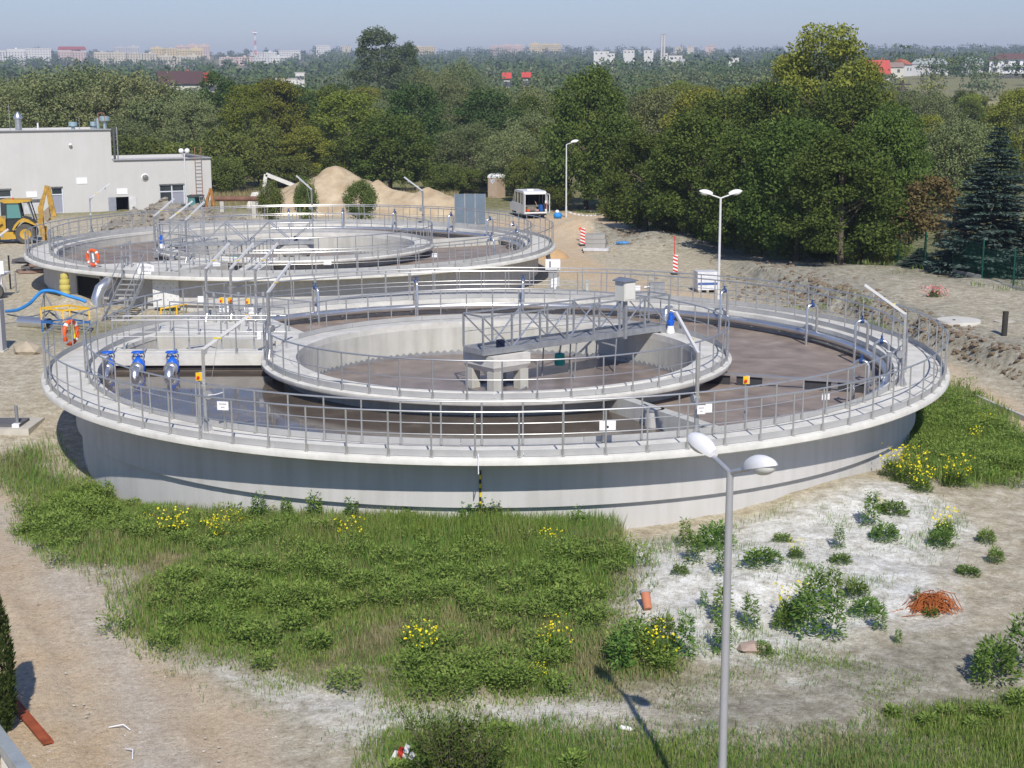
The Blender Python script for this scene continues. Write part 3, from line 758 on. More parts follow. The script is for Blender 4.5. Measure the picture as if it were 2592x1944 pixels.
# ------------------------------------------------------------------ blue gate valves on the chamber beam
for px, lab in ((297, 'blue gate valve with handwheel, first from the left walkway'), (371, 'blue gate valve with handwheel, middle one of the three on the concrete beam'), (455, 'blue gate valve with handwheel, third from the left walkway')):
    p = at(px, 925, 1.2); x, y = p.x, 48.33
    t = thing('gate_valve', lab, 'valve', (x, y, 1.32), 0, 'gate valves on the chamber beam')
    m = MB(); m.lathe([(0.0, -0.22), (0.19, -0.22), (0.22, -0.1), (0.22, 0.08), (0.19, 0.18), (0.11, 0.29), (0.075, 0.31), (0.075, 0.37), (0.0, 0.37)], 18, (0, -0.18, 0.02)); m.cyl((0, -0.40, 0.0), (0, -0.34, 0.0), 0.22, n=20); m.build('body', blue_paint, t)
    m = MB(); m.tube([(0.19 * math.cos(a), -0.18 + 0.19 * math.sin(a), 0.52) for a in [i * math.pi / 10 for i in range(20)]], 0.022, 8, closed=True)
    for i in range(3): a = i * math.pi / 3; m.bar((0.19 * math.cos(a), -0.18 + 0.19 * math.sin(a), 0.52), (-0.19 * math.cos(a), -0.18 - 0.19 * math.sin(a), 0.52), 0.03, 0.02)
    m.cyl((0, -0.18, 0.38), (0, -0.18, 0.56), 0.028, n=8); m.build('handwheel', blue_paint, t)
    for s in (-1, 1):
        MB().tube([(s * 0.12, -0.18, 0.2), (s * 0.19, -0.18, 0.28), (s * 0.19, -0.18, 0.38), (s * 0.05, -0.18, 0.44)], 0.018, 6).build('yoke', galv, t)
    m = MB(); m.cyl((0, 0.2, 0.02), (0, -0.36, 0.02), 0.16, n=16); m.build('branch', galv, t)
    m = MB(); m.cyl((0, -0.46, 0.0), (0, -0.41, 0.0), 0.235, n=20); m.tube([(0, -0.42, 0.0), (0, -0.56, -0.01), (0, -0.68, -0.08), (0, -0.74, -0.2), (0, -0.75, -0.45)], 0.165, 16); m.build('elbow', bright_pipe, t)

# ------------------------------------------------------------------ davit cranes
def davit(x, y, z, ang, label, grp, H=2.12, arm=1.45, winch=True):
    t = thing('davit_crane', label, 'davit', (x, y, z), ang, grp)
    m = MB(); m.cyl((0, 0, 0), (0, 0, 1.0), 0.055, n=10); m.build('socket', galv, t)
    for i in range(4):
        a = i * math.pi / 2 + 0.4
        MB().add([(0.05 * math.cos(a), 0.05 * math.sin(a), 0.0), (0.19 * math.cos(a), 0.19 * math.sin(a), 0.0), (0.05 * math.cos(a), 0.05 * math.sin(a), 0.28), (0.05 * math.cos(a) + 0.012, 0.05 * math.sin(a) - 0.012, 0.0), (0.19 * math.cos(a) + 0.012, 0.19 * math.sin(a) - 0.012, 0.0), (0.05 * math.cos(a) + 0.012, 0.05 * math.sin(a) - 0.012, 0.28)], [(0, 1, 2), (5, 4, 3), (0, 3, 4, 1), (1, 4, 5, 2), (2, 5, 3, 0)]).build('base_rib', bright_pipe, t, smooth=False)
    MB().bar((0, 0, 0.9), (0, 0, H), 0.075, 0.075).build('mast', bright_pipe, t, smooth=False)
    e = (arm * math.cos(R_(35)), 0, H + arm * math.sin(R_(35)))
    MB().bar((-0.02, 0, H - 0.02), e, 0.07, 0.075).build('arm', M('white_galvanised', (0.72, 0.72, 0.72), 0.45, 0.3, 0.06), t, smooth=False)
    MB().xprism([(0.03, H - 0.2), (0.03, H + 0.0), (0.22, H + 0.12)], -0.01, 0.01).build('gusset', galv, t, smooth=False)
    k = (arm * 0.32 * math.cos(R_(35)), 0, H + arm * 0.32 * math.sin(R_(35)))
    MB().box((k[0], -0.045, k[2] + 0.01), (0.2, 0.008, 0.035)).build('load_sticker', M('yellow_sticker', (0.75, 0.6, 0.05), 0.5), t, smooth=False)
    MB().xprism([(e[0] - 0.34, e[2] - 0.26), (e[0] - 0.2, e[2] - 0.15), (e[0] - 0.26, e[2] - 0.38)], -0.02, 0.02).build('pulley_bracket', galv, t, smooth=False)
    if winch:
        w = MB(); w.cyl((0.1, -0.08, 0.95), (0.1, 0.08, 0.95), 0.11, n=14); w.tube([(0.1, -0.1, 0.95), (0.3, -0.1, 0.97), (0.48, -0.1, 1.02)], 0.02, 6); w.build('winch', galv, t)
        MB().tube([(0.12, 0, 1.0), (k[0], 0, k[2] - 0.06), (e[0] - 0.22, 0, e[2] - 0.22)], 0.006, 5).build('cable', galv, t)
    return t
G1, G2 = 'davit cranes on the near tank', 'davit cranes on the farther tank'
p = at(522, 1092, S); davit(p.x, p.y, S, R_(5), 'davit crane with long white arm rising beside the three blue valves', G1)
p = at(1762, 1105, S); davit(p.x, p.y, S, R_(112), 'davit crane on the front walkway beside the dividing wall', G1)
p = at(2283, 978, S); davit(p.x, p.y, S, R_(176), 'davit crane at the right end of the near tank, by the header pipe', G1)
for px, lab in ((526, 'davit crane on the penstock platform, next to the outer walkway'), (588, 'davit crane on the penstock platform, middle of three'), (650, 'davit crane on the penstock platform, nearest the settling ring')):
    p = at(px, 812, S); davit(p.x, p.y, S, R_(52), lab, G1, H=1.95, winch=False)
p = at(684, 906, S); davit(p.x, p.y, S, R_(60), 'davit crane standing on the settling ring where the chamber beam meets it', G1)
for (px, py), a, lab in (((232, 592), 20, 'davit crane at the back left of the farther tank, in front of the rubble heap'), ((394, 652), 40, 'davit crane beside the chamber of the farther tank, next to its outer walkway'), ((434, 660), 25, 'davit crane beside the chamber of the farther tank, middle of three'), ((474, 665), 48, 'davit crane beside the chamber of the farther tank, nearest its settling ring')):
    p = at(px, py, S); davit(p.x, p.y, S, R_(a), lab, G2, H=2.1, winch=False)
for a, d, lab in ((93.5, 150, 'davit crane at the back of the farther tank before the sand heap'), (62, 165, 'davit crane at the back right of the farther tank, left of the metal sheet panels')):
    x, y = C2[0] + 13.4 * math.cos(R_(a)), C2[1] + 13.4 * math.sin(R_(a)); davit(x, y, S, R_(d), lab, G2)

# ------------------------------------------------------------------ plates, switches, life rings on the railings
txt_mat = M('grey_print', (0.28, 0.28, 0.3), 0.8, 0, 0.02)
def plate(px, py, w, h, Y, label, kind='lines', tilt=0.0, yaw=0.0, word=None, dot=False, z=None):
    """white plate centred on a photo pixel at distance Y"""
    c = aty(px, py, Y)
    t = thing('sign_plate', label, 'sign', (c.x, c.y, c.z), yaw, 'white plates fixed to the railings')
    MB().box((0, 0, 0), (w, 0.012, h)).build('plate', white_paint, t, smooth=False)
    for s in (-1, 1): MB().box((s * w * 0.35, 0.022, 0), (0.03, 0.05, h * 0.7)).build('clip', galv, t, smooth=False)
    if kind == 'lines':
        # illegible print: two rows of small grey marks
        for row, k in ((0.2, 6), (-0.18, 3)):
            m = MB()
            for i in range(k): m.box(((i - (k - 1) / 2) * w * 0.11, -0.0085, h * row), (w * 0.075, 0.003, h * 0.13))
            m.build('print_line', txt_mat, t, smooth=False)
    if dot: MB().cyl((0, -0.006, -h * 0.15), (0, -0.011, -h * 0.15), 0.032, n=12).build('black_dot', dark, t)
    if word:
        cu = bpy.data.curves.new('lettering', 'FONT'); cu.body = word; cu.size = h * 0.26; cu.align_x = 'CENTER'; cu.extrude = 0.002
        o = bpy.data.objects.new('lettering', cu); COL.objects.link(o); dg = bpy.context.evaluated_depsgraph_get(); me = bpy.data.meshes.new_from_object(o.evaluated_get(dg)); bpy.data.objects.remove(o)
        me.materials.clear(); me.materials.append(txt_mat)
        obj('lettering', me, t, (0, -0.0085, h * 0.06), (math.pi / 2, 0, 0))
        m = MB()
        for i in range(4): m.box(((i - 1.8) * w * 0.1, -0.0085, -h * 0.2), (w * 0.07, 0.003, h * 0.1))
        m.box((w * 0.24, -0.0085, -h * 0.2), (w * 0.05, 0.003, h * 0.12)); m.build('print_line', txt_mat, t, smooth=False)
    return t
plate(564, 1027, 0.30, 0.22, 37.0, 'white plate with two print rows beside the valve davit', yaw=R_(-12))
plate(1538, 1077, 0.40, 0.23, 35.35, 'wide white plate with one black dot on the front railing', 'none', dot=True, yaw=R_(6))
plate(1775, 1037, 0.21, 0.22, 36.2, 'white plate right against the front davit post', yaw=R_(12))
plate(1794, 1033, 0.17, 0.22, 36.5, 'blank narrow white plate on the front railing beside another plate', 'none', yaw=R_(12))
plate(567, 782, 0.36, 0.23, 55.0, 'white plate on the penstock platform rail below the yellow switch', yaw=R_(-8))
plate(630, 786, 0.36, 0.23, 55.0, 'white plate on the penstock platform rail, near the settling ring', yaw=R_(-8))
plate(508, 757, 0.22, 0.22, 55.2, 'small white plate hanging left of the penstock davits', 'none', yaw=R_(-8))
plate(656, 850, 0.14, 0.26, 48.6, 'white plate on the settling ring railing beside the chamber beam', 'none', yaw=R_(-8))
plate(676, 850, 0.16, 0.26, 48.0, 'blank white plate behind the davit on the settling ring', 'none', yaw=R_(-8))
plate(2090, 1004, 0.24, 0.18, 41.5, 'white plate above the header pipe at the right of the near tank', 'none', yaw=R_(14))
plate(2235, 955, 0.13, 0.17, 44.6, 'small white plate by the bent pipe at the right of the near tank', 'none', yaw=R_(20))
plate(369, 681, 0.82, 0.50, 69.2, 'large white plate lettered in grey on the farther tank beside the stairs', 'none', word='REAKTOR', yaw=R_(-10))
plate(548, 668, 0.36, 0.22, 70.2, 'blank white plate left on the inner railing of the farther tank', 'none')
plate(829, 665, 0.36, 0.2, 70.2, 'blank white plate at the middle of the inner railing of the farther tank', 'none')
plate(1101, 646, 0.3, 0.2, 74.4, 'white plate by a bent pipe at the right of the farther tank', 'none', yaw=R_(10))
def switch(px, py, Y, label, base_z, yaw=0):
    c = aty(px, py, Y)
    t = thing('switch_box', label, 'switch', (c.x, c.y, base_z), yaw, 'yellow isolator switches')
    h = c.z - base_z
    MB().bar((0, 0.04, 0), (0, 0.04, h + 0.05), 0.04).build('stand', galv, t, smooth=False)
    MB().box((0, 0, h), (0.14, 0.06, 0.2)).build('housing', M('switch_yellow', (0.85, 0.5, 0.02), 0.45), t, smooth=False)
    MB().box((0.05, 0.035, h), (0.1, 0.05, 0.21)).build('backing', M('switch_grey', (0.6, 0.6, 0.58), 0.5), t, smooth=False)
    m = MB(); m.cyl((-0.01, -0.03, h - 0.02), (-0.01, -0.06, h - 0.02), 0.04, n=10); m.bar((-0.04, -0.06, h - 0.05), (0.02, -0.06, h + 0.01), 0.02, 0.03); m.build('knob', red_p, t)
switch(503, 953, 37.4, 'yellow isolator switch on a stand beside the valve davit', S)
switch(1888, 962, 38.2, 'yellow isolator switch on the front railing at the right of the dividing wall', S)
switch(560, 760, 54.8, 'yellow isolator switch above the white plate on the penstock rail', S)
switch(582, 760, 55.1, 'yellow isolator switch turned sideways behind the middle penstock davit', S, R_(60))
switch(626, 763, 54.9, 'yellow isolator switch above the plate near the settling ring', S)
switch(628, 802, 52.6, 'yellow isolator switch low down at the chamber edge', S - 0.3)
def life_ring(c, nrm_yaw, label, r=0.37, bottle=True):
    t = thing('life_ring', label, 'life ring', c, nrm_yaw, 'life rings hung on the railings')
    # ring in the local xz plane
    pts = [(r * math.cos(a), 0, r * math.sin(a)) for a in [i * 2 * math.pi / 40 for i in range(40)]]
    MB().tube(pts, 0.075, 10, closed=True).build('ring', orange_p, t)
    for k in range(4):
        a0 = k * math.pi / 2 + 0.62
        q = [(r * math.cos(a0 + d), 0, r * math.sin(a0 + d)) for d in (0, 0.12, 0.24)]
        MB().tube(q, 0.079, 10).build('white_band', white_paint, t)
    if bottle: MB().tube([(-0.06, -0.1, 0.28), (0.02, -0.1, -0.18)], [0.055, 0.07], 10).build('rope_canister', M('canister_yellow', (0.9, 0.75, 0.03), 0.4), t)
    else: MB().tube([(-0.02, 0.02, 0.2), (0.02, 0.02, -0.22)], 0.05, 8).build('rope_canister', white_paint, t)
c = aty(171, 842, 49.5); life_ring((c.x + 0.1, c.y, c.z), R_(72), 'orange life ring with yellow rope canister on the left railing of the near tank')
c = aty(235, 652, 72.2); life_ring((c.x, c.y, c.z), R_(-30), 'orange life ring with white canister above the stairs of the farther tank', bottle=False, r=0.36)
# striped rod hung on the near tank front
t = thing('marker_rod', 'yellow and black striped rod hanging down the front of the near tank', 'rod', (-0.495, 48.37, 0), 0)
pp = at(1211, 1160, S); ax = pp.x + 0.495
MB().tube([(ax, -14.15, 1.85), (ax, -14.27, 1.8), (ax, -14.27, 1.4), (ax + 0.02, -13.34, 1.25)], 0.012, 6).build('hanger', white_paint, t)
for i in range(14):
    MB().cyl((ax + 0.02, -13.34, 1.25 - i * 0.11), (ax + 0.02, -13.34, 1.14 - i * 0.11), 0.026, n=8).build('rod_band', M('band_yellow', (0.75, 0.58, 0.03), 0.5) if i % 2 else dark, t)
# ------------------------------------------------------------------ plastered works building on the left
PR = Vector((-25.75, 130.0, 0.0)); PL = aty(0, 545, 122.4)
u = Vector((PR.x - PL.x, PR.y - PL.y, 0)).normalized(); nrm = Vector((u.y, -u.x, 0))
def fac(px, py):
    d = Vector(ray(px, py)); o = Vector((0, 0, CAMZ)); t = (PR - o).dot(nrm) / d.dot(nrm); q = o + d * t
    return ((q - PR).dot(u), q.z)
bt = thing('works_building', 'pale grey plastered works building with a taller left part and flat roofs', 'building', PR, math.atan2(u.y, u.x))
plaster = M('pale_plaster', (0.55, 0.545, 0.53), 0.9, 0, 0.04, 0.5, 0.1, streak=0.03)
xs_step, zt = fac(279, 328); _, zl = fac(400, 403); XL = -24.0
def fr(x0, y0, x1, y1):
    a = fac(x0, y0); c = fac(x1, y1); return (a[0], c[1], c[0], a[1])
HOLES = [fr(-4, 480, 34, 552), fr(129, 475, 163, 541), fr(403, 468, 470, 531), fr(293, 499, 328, 541), fr(57, 508, 104, 556)]
def wall_holes(x0, x1, z0, z1, holes, depth=0.22):
    m = MB(); xs = sorted({x0, x1} | {h[0] for h in holes if x0 < h[0] < x1} | {h[2] for h in holes if x0 < h[2] < x1}); zs = sorted({z0, z1} | {h[1] for h in holes if z0 < h[1] < z1} | {h[3] for h in holes if z0 < h[3] < z1})
    for i in range(len(xs) - 1):
        for j in range(len(zs) - 1):
            cx, cz = (xs[i] + xs[i + 1]) / 2, (zs[j] + zs[j + 1]) / 2
            if any(h[0] < cx < h[2] and h[1] < cz < h[3] for h in holes): continue
            m.add([(xs[i], 0, zs[j]), (xs[i + 1], 0, zs[j]), (xs[i + 1], 0, zs[j + 1]), (xs[i], 0, zs[j + 1])], [(0, 1, 2, 3)])
    for h in holes:
        if not (x0 <= (h[0] + h[2]) / 2 <= x1): continue
        a, z, c, w = h
        m.add([(a, 0, z), (c, 0, z), (c, 0, w), (a, 0, w), (a, depth, z), (c, depth, z), (c, depth, w), (a, depth, w)], [(0, 4, 5, 1), (1, 5, 6, 2), (2, 6, 7, 3), (3, 7, 4, 0)])
    return m
BD = 9.0
m = wall_holes(XL, xs_step, -1.2, zt, HOLES)
m.add([(XL, 0, -1.2), (XL, BD, -1.2), (XL, BD, zt), (XL, 0, zt), (xs_step, 0, zl - 0.3), (xs_step, BD, zl - 0.3), (xs_step, BD, zt), (xs_step, 0, zt), (XL, BD, zt - 0.25), (xs_step, BD, zt - 0.25), (xs_step, 0, zt - 0.25), (XL, 0, zt - 0.25)], [(0, 3, 2, 1), (4, 5, 6, 7), (11, 10, 9, 8), (1, 2, 6, 5)])
m.build('wall', plaster, bt, smooth=False)
m = wall_holes(xs_step, 0.0, -1.2, zl, HOLES)
m.add([(0, 0, -1.2), (0, BD, -1.2), (0, BD, zl), (0, 0, zl), (xs_step, BD, zl - 0.25), (xs_step, 0, zl - 0.25), (0, 0, zl - 0.25), (0, BD, zl - 0.25), (xs_step, BD, -1.2), (xs_step, BD, zl)], [(0, 1, 2, 3), (5, 6, 7, 4), (1, 8, 9, 2)])
m.build('wall', plaster, bt, smooth=False)
flash = M('grey_flashing', (0.42, 0.42, 0.43), 0.5, 0.3)
MB().box(((XL + xs_step) / 2, -0.03, zt + 0.03), (xs_step - XL + 0.1, 0.3, 0.07)).build('parapet_flashing', flash, bt, smooth=False)
MB().box((xs_step / 2 + 0.06, -0.03, zl + 0.03), (-xs_step - 0.06, 0.3, 0.07)).build('parapet_flashing', flash, bt, smooth=False)
MB().box((-0.1, BD / 2 + 0.1, zl + 0.034), (0.3, BD - 0.2, 0.07)).build('parapet_flashing', flash, bt, smooth=False)
MB().cyl((xs_step + 0.32, 0.35, zl - 0.2), (xs_step + 0.32, 0.35, zt + 0.1), 0.1, n=8).build('downpipe', M('dark_downpipe', (0.10, 0.10, 0.11), 0.5), bt)
MB().cyl((xs_step + 0.62, 0.5, zl - 0.2), (xs_step + 0.62, 0.5, zt + 0.2), 0.05, n=8).build('downpipe', galv, bt)
pane = glass('window_glass', (0.035, 0.045, 0.05)); blind = M('lilac_blind', (0.30, 0.31, 0.37), 0.8, 0, 0.02); pvc = M('white_pvc', (0.62, 0.66, 0.72), 0.5, 0, 0.02)
for i, h in enumerate(HOLES[:3]):
    a, z, c, w = h
    wroot = MB(); wroot.box(((a + c) / 2, 0.16, w - 0.04), (c - a, 0.07, 0.08)); wroot.box(((a + c) / 2, 0.16, z + 0.04), (c - a, 0.07, 0.08)); wroot.box((a + 0.04, 0.16, (z + w) / 2), (0.08, 0.07, w - z - 0.16)); wroot.box((c - 0.04, 0.16, (z + w) / 2), (0.08, 0.07, w - z - 0.16))
    zm = w - (w - z) * 0.27; wroot.box(((a + c) / 2, 0.16, zm), (c - a - 0.16, 0.06, 0.09))
    if i == 2: wroot.box(((a + c) / 2, 0.158, (z + w) / 2), (0.1, 0.064, w - z - 0.16))
    wo_ = wroot.build('window', pvc, bt, smooth=False)
    MB().box(((a + c) / 2, 0.19, (zm + w) / 2), (c - a - 0.1, 0.02, w - zm - 0.1)).build('pane', pane, wo_, smooth=False)
    if i == 2:
        MB().box((a + (c - a) * 0.26, 0.19, (zm + z) / 2), ((c - a) * 0.45, 0.02, zm - z - 0.1)).build('pane', pane, wo_, smooth=False)
        MB().box((a + (c - a) * 0.74, 0.19, (zm + z) / 2), ((c - a) * 0.45, 0.02, zm - z - 0.1)).build('pane', blind, wo_, smooth=False)
    else: MB().box(((a + c) / 2, 0.19, (zm + z) / 2), (c - a - 0.1, 0.02, zm - z - 0.1)).build('pane', pane if i == 0 else blind, wo_, smooth=False)
    MB().box(((a + c) / 2, -0.06, z - 0.05), (c - a + 0.2, 0.18, 0.06)).build('sill', plaster, wo_, smooth=False)
    MB().box(((a + c) / 2, 0.10, w + 0.03), (c - a, 0.2, 0.07)).build('lintel', M('dark_lintel', (0.16, 0.16, 0.15), 0.8), wo_, smooth=False)
a, z, c, w = HOLES[3]
d = MB(); d.box(((a + c) / 2, 1.6, (z + w) / 2), (c - a, 0.05, w - z)); d.box(((a + c) / 2, 0.9, w + 0.02), (c - a + 0.2, 1.5, 0.05)); d.box((a - 0.05, 0.9, (z + w) / 2), (0.05, 1.4, w - z)); d.box((c + 0.05, 0.9, (z + w) / 2), (0.05, 1.4, w - z)); d.build('doorway', M('dark_interior', (0.03, 0.028, 0.025), 0.9), bt, smooth=False)
dl = MB(); dl.box((a - 0.32, -0.1, (z + w) / 2), (0.62, 0.05, w - z)); dlo = dl.build('door', M('grey_door', (0.27, 0.29, 0.34), 0.5), bt, smooth=False)
MB().box((a - 0.1, -0.14, (z + w) / 2 - 0.1), (0.14, 0.03, 0.04)).build('handle', galv, dlo, smooth=False)
MB().box((c + 0.3, -0.05, (z + w) / 2), (0.56, 0.05, w - z)).build('door', M('white_door', (0.62, 0.62, 0.63), 0.5), bt, smooth=False)
a, z, c, w = HOLES[4]
sh = MB().box(((a + c) / 2, 0.2, (z + w) / 2), (c - a, 0.04, w - z)).build('shutter', M('pale_shutter', (0.55, 0.55, 0.56), 0.6), bt, smooth=False)
MB().box(((a + c) / 2, 0.06, w + 0.05), (c - a + 0.2, 0.2, 0.09)).build('lintel', MATS['dark_lintel'], sh, smooth=False)
for r, nm in (((66, 485, 94, 499), 0), ((193, 450, 221, 465), 0), ((295, 477, 323, 491), 0)):
    a, z, c, w = fr(*r); MB().box(((a + c) / 2, -0.02, (z + w) / 2), (c - a, 0.03, w - z)).build('blank_plate', white_paint, bt, smooth=False)
x, z = fac(367, 449); m = MB(); m.lathe([(0, 0.16), (0.2, 0.13), (0.31, 0.04), (0.33, 0)], 20, (0, 0, 0)); lo = m.build('bulkhead_lamp', white_paint, bt, loc=(x, -0.02, z), rot=(R_(90), 0, 0))
MB().lathe([(0.0, 0.19), (0.17, 0.17), (0.25, 0.1)], 20).build('lens', M('grey_lens', (0.18, 0.18, 0.17), 0.4), lo, loc=(0, 0, 0))
x, z = fac(177, 366); m = MB(); m.ball((x, -0.2, z), 0.15, 12, 6, (1, 1, 0.7)); m.bar((x, 0, z - 0.2), (x, -0.2, z - 0.05), 0.05); m.build('wall_lamp', white_paint, bt)
lx, lz0 = fac(504, 509); _, lz1 = fac(504, 400)
ld = MB()
for s in (-0.27, 0.27): ld.bar((lx + s, -0.25, lz0), (lx + s, -0.25, lz1 + 0.95), 0.05)
ldo = ld.build('roof_ladder', M('rusty_ladder', (0.30, 0.16, 0.11), 0.8, 0, 0.3, 2), bt, smooth=False)
k = 0
while lz0 + 0.2 + k * 0.3 < lz1 + 0.1:
    MB().bar((lx - 0.27, -0.25, lz0 + 0.2 + k * 0.3), (lx + 0.27, -0.25, lz0 + 0.2 + k * 0.3), 0.03).build('rung', galv, ldo, smooth=False); k += 1
def roofz(px): return fac(px, 328)[0]
ch = MB(); x = roofz(54); ch.cyl((x, 1.5, zt - 0.4), (x, 1.5, zt + 0.98), 0.27, n=16); ch.lathe([(0.27, 0.92), (0.36, 0.96), (0.36, 1.12), (0.08, 1.5), (0.0, 1.5)], 16, (x, 1.5, zt)); ch.build('flue', bright_pipe, bt)
MB().cyl((roofz(102), 1.2, zt - 0.3), (roofz(102), 1.2, zt + 0.6), 0.07, n=8).build('vent_pipe', white_paint, bt)
for px, s in ((196, 1.0), (248, 0.7)):
    v = MB(); x = roofz(px); v.cyl((x, 2, zt - 0.3), (x, 2, zt + 0.3), 0.15 * s, n=12); v.cyl((x, 2, zt + 0.28), (x, 2, zt + 0.62), 0.36 * s, n=14); v.build('roof_fan', M('pale_blue_metal', (0.38, 0.50, 0.54), 0.45, 0.4), bt)
x = roofz(279); v = MB(); v.cyl((x, 2.2, zt - 0.3), (x, 2.2, zt + 0.7), 0.16, n=12); v.cyl((x, 2.2, zt + 0.68), (x, 2.2, zt + 1.05), 0.42, n=14); v.cyl((x - 0.5, 2.6, zt), (x - 0.5, 2.6, zt + 0.9), 0.12, n=10); v.build('roof_fan', MATS['pale_blue_metal'], bt)
x = roofz(256); v = MB(); v.bar((x, 0.5, zt), (x - 0.12, 0.5, zt + 1.35), 0.05); v.bar((x + 0.5, 0.5, zt), (x + 0.38, 0.5, zt + 1.35), 0.05); v.bar((x - 0.12, 0.5, zt + 1.35), (x + 0.38, 0.5, zt + 1.35), 0.05); v.build('roof_hatch_rail', MATS['rusty_ladder'], bt, smooth=False)
for px, h in ((30, 2.1), (207, 1.0), (247, 0.9)): MB().cyl((roofz(px), 1, zt - 0.2), (roofz(px), 1, zt + h), 0.025, n=6).build('lightning_rod', galv, bt)

# ------------------------------------------------------------------ backhoe loaders
tyre_m = M('dusty_tyre', (0.10, 0.095, 0.085), 0.9, 0, 0.25, 5)
def wheel(name, parent, x, y0, y1, z, r, rim_mat):
    m = MB(); m.lathe([(r * 0.55, y0), (r * 0.92, y0), (r, y0 + (y1 - y0) * 0.2), (r, y1 - (y1 - y0) * 0.2), (r * 0.92, y1), (r * 0.55, y1)], 28)
    o = m.build(name, tyre_m, parent, loc=(x, 0, z), rot=(R_(-90), 0, 0)); ym = (y0 + y1) / 2
    MB().lathe([(0.0, y0 + 0.1), (r * 0.2, y0 + 0.05), (r * 0.56, y0 + 0.03), (r * 0.56, y1 - 0.03), (0, y1 - 0.1)], 24).build('rim', rim_mat, o)
    return o
def backhoe(loc, rz, label, body, dull):
    t = thing('backhoe_loader', label, 'backhoe', loc, rz, 'backhoe loaders by the works building')
    k = 0.00305
    q = lambda zx, zy: ((zx - 640) * k, (1530 - zy) * k)
    cabm = M('dark_cab_frame', (0.035, 0.04, 0.042), 0.5)
    wheel('wheel', t, 0, -1.05, -0.55, 0.67, 0.67, body); wheel('wheel', t, 0, 0.55, 1.05, 0.67, 0.67, body)
    wheel('wheel', t, -2.15, -1.0, -0.65, 0.5, 0.5, body); wheel('wheel', t, -2.15, 0.65, 1.0, 0.5, 0.5, body)
    MB().xprism([q(100, 1270), q(430, 1270), q(430, 1420), q(100, 1430)], -0.75, 0.75).build('chassis', body, t, smooth=False)
    m = MB(); m.xprism([q(-250, 960), q(130, 950), q(220, 1000), q(220, 1260), q(-250, 1260)], -0.45, 0.45); m.build('hood', body, t, smooth=False)
    arc = [q(370, 1210), q(420, 1110), q(500, 1020), q(600, 965), q(720, 1000), q(880, 1120)]
    inn = [q(860, 1130), q(710, 1060), q(600, 1030), q(520, 1070), q(450, 1150), q(400, 1230)]
    for y0, y1 in ((-1.08, -0.5), (0.5, 1.08)): MB().xprism(arc + inn, y0, y1).build('fender', body, t, smooth=False)
    MB().xprism([q(250, 980), q(600, 980), q(790, 1000), q(850, 1090), q(600, 960), q(400, 1230), q(250, 1230)], -0.62, 0.62).build('cab_base', cabm, t, smooth=False)
    for y in (-0.68, 0.68):
        MB().bar((*[q(250, 1000)[0]], y, q(0, 1000)[1]), (q(265, 620)[0], y, q(0, 620)[1]), 0.07).build('cab_pillar', cabm, t, smooth=False)
        MB().bar((q(580, 1000)[0], y, q(0, 1000)[1]), (q(525, 620)[0], y, q(0, 620)[1]), 0.07).build('cab_pillar', cabm, t, smooth=False)
        MB().bar((q(850, 1060)[0], y, q(0, 1060)[1]), (q(740, 620)[0], y, q(0, 620)[1]), 0.07).build('cab_pillar', cabm, t, smooth=False)
        MB().xprism([q(262, 970), q(560, 970), q(520, 640), q(275, 640)], y - 0.012, y + 0.012).build('cab_window', glass('teal_glass', (0.10, 0.26, 0.25)), t, smooth=False)
    MB().xprism([q(790, 1000), q(700, 650), q(715, 640), q(805, 990)], -0.6, 0.6).build('rear_window', glass('pale_glass', (0.32, 0.36, 0.37), 0.15), t, smooth=False)
    m = MB(); m.xprism([q(120, 585), q(230, 560), q(760, 575), q(790, 605), q(520, 640), q(230, 640)], -0.8, 0.8); m.build('cab_roof', body, t, smooth=False)
    bx, bz = q(405, 570); MB().cyl((bx, -0.4, bz - 0.02), (bx, -0.4, bz + 0.13), 0.06, n=10).build('beacon', M('beacon_red', (0.7, 0.12, 0.03), 0.4), t)
    MB().xprism([q(900, 1000), q(1000, 985), q(1020, 1380), q(930, 1380)], -0.35, 0.35).build('swing_post', dull, t, smooth=False)
    MB().xprism([q(930, 1010), q(900, 780), q(1040, 440), q(1080, 280), q(1170, 300), q(1090, 500), q(1010, 800), q(1010, 1000)], -0.14, 0.14).build('boom', dull, t, smooth=False)
    MB().xprism([q(1090, 330), q(1190, 300), q(1245, 700), q(1290, 960), q(1190, 960), q(1130, 700)], -0.11, 0.11).build('dipper_arm', dull, t, smooth=False)
    m = MB(); m.xprism([q(1010, 850), q(1140, 740), q(1160, 960), q(1110, 1050), q(1030, 1040)], -0.32, 0.32); m.build('bucket', M('muddy_steel', (0.30, 0.25, 0.18), 0.85, 0, 0.25, 6), t, smooth=False)
    a, b_ = q(1020, 620), q(1110, 420); MB().tube([(a[0], 0.18, a[1]), (b_[0], 0.18, b_[1])], 0.05, 8).build('hydraulic_ram', galv, t)
    a, b_ = q(1250, 980), q(1300, 1060); MB().bar((a[0], 0, a[1]), (b_[0] - 0.7, 0, b_[1]), 0.12).build('link', dull, t, smooth=False)
    # front loader
    MB().xprism([q(-450, 1450), q(-430, 1100), q(-330, 1300), q(-300, 1480)], -1.05, 1.05).build('front_bucket', body, t, smooth=False)
    for y in (-0.6, 0.6): MB().bar((q(-350, 1350)[0], y, q(0, 1350)[1]), (q(150, 1050)[0], y, q(0, 1050)[1]), 0.12, 0.18).build('loader_arm', body, t, smooth=False)
    for x, y in ((1.15, -0.9), (1.15, 0.9)): m = MB(); m.box((x, y, 0.55), (0.16, 0.16, 0.9)); m.box((x, y, 0.06), (0.34, 0.34, 0.1)); m.build('stabiliser', dull, t, smooth=False)
    return t
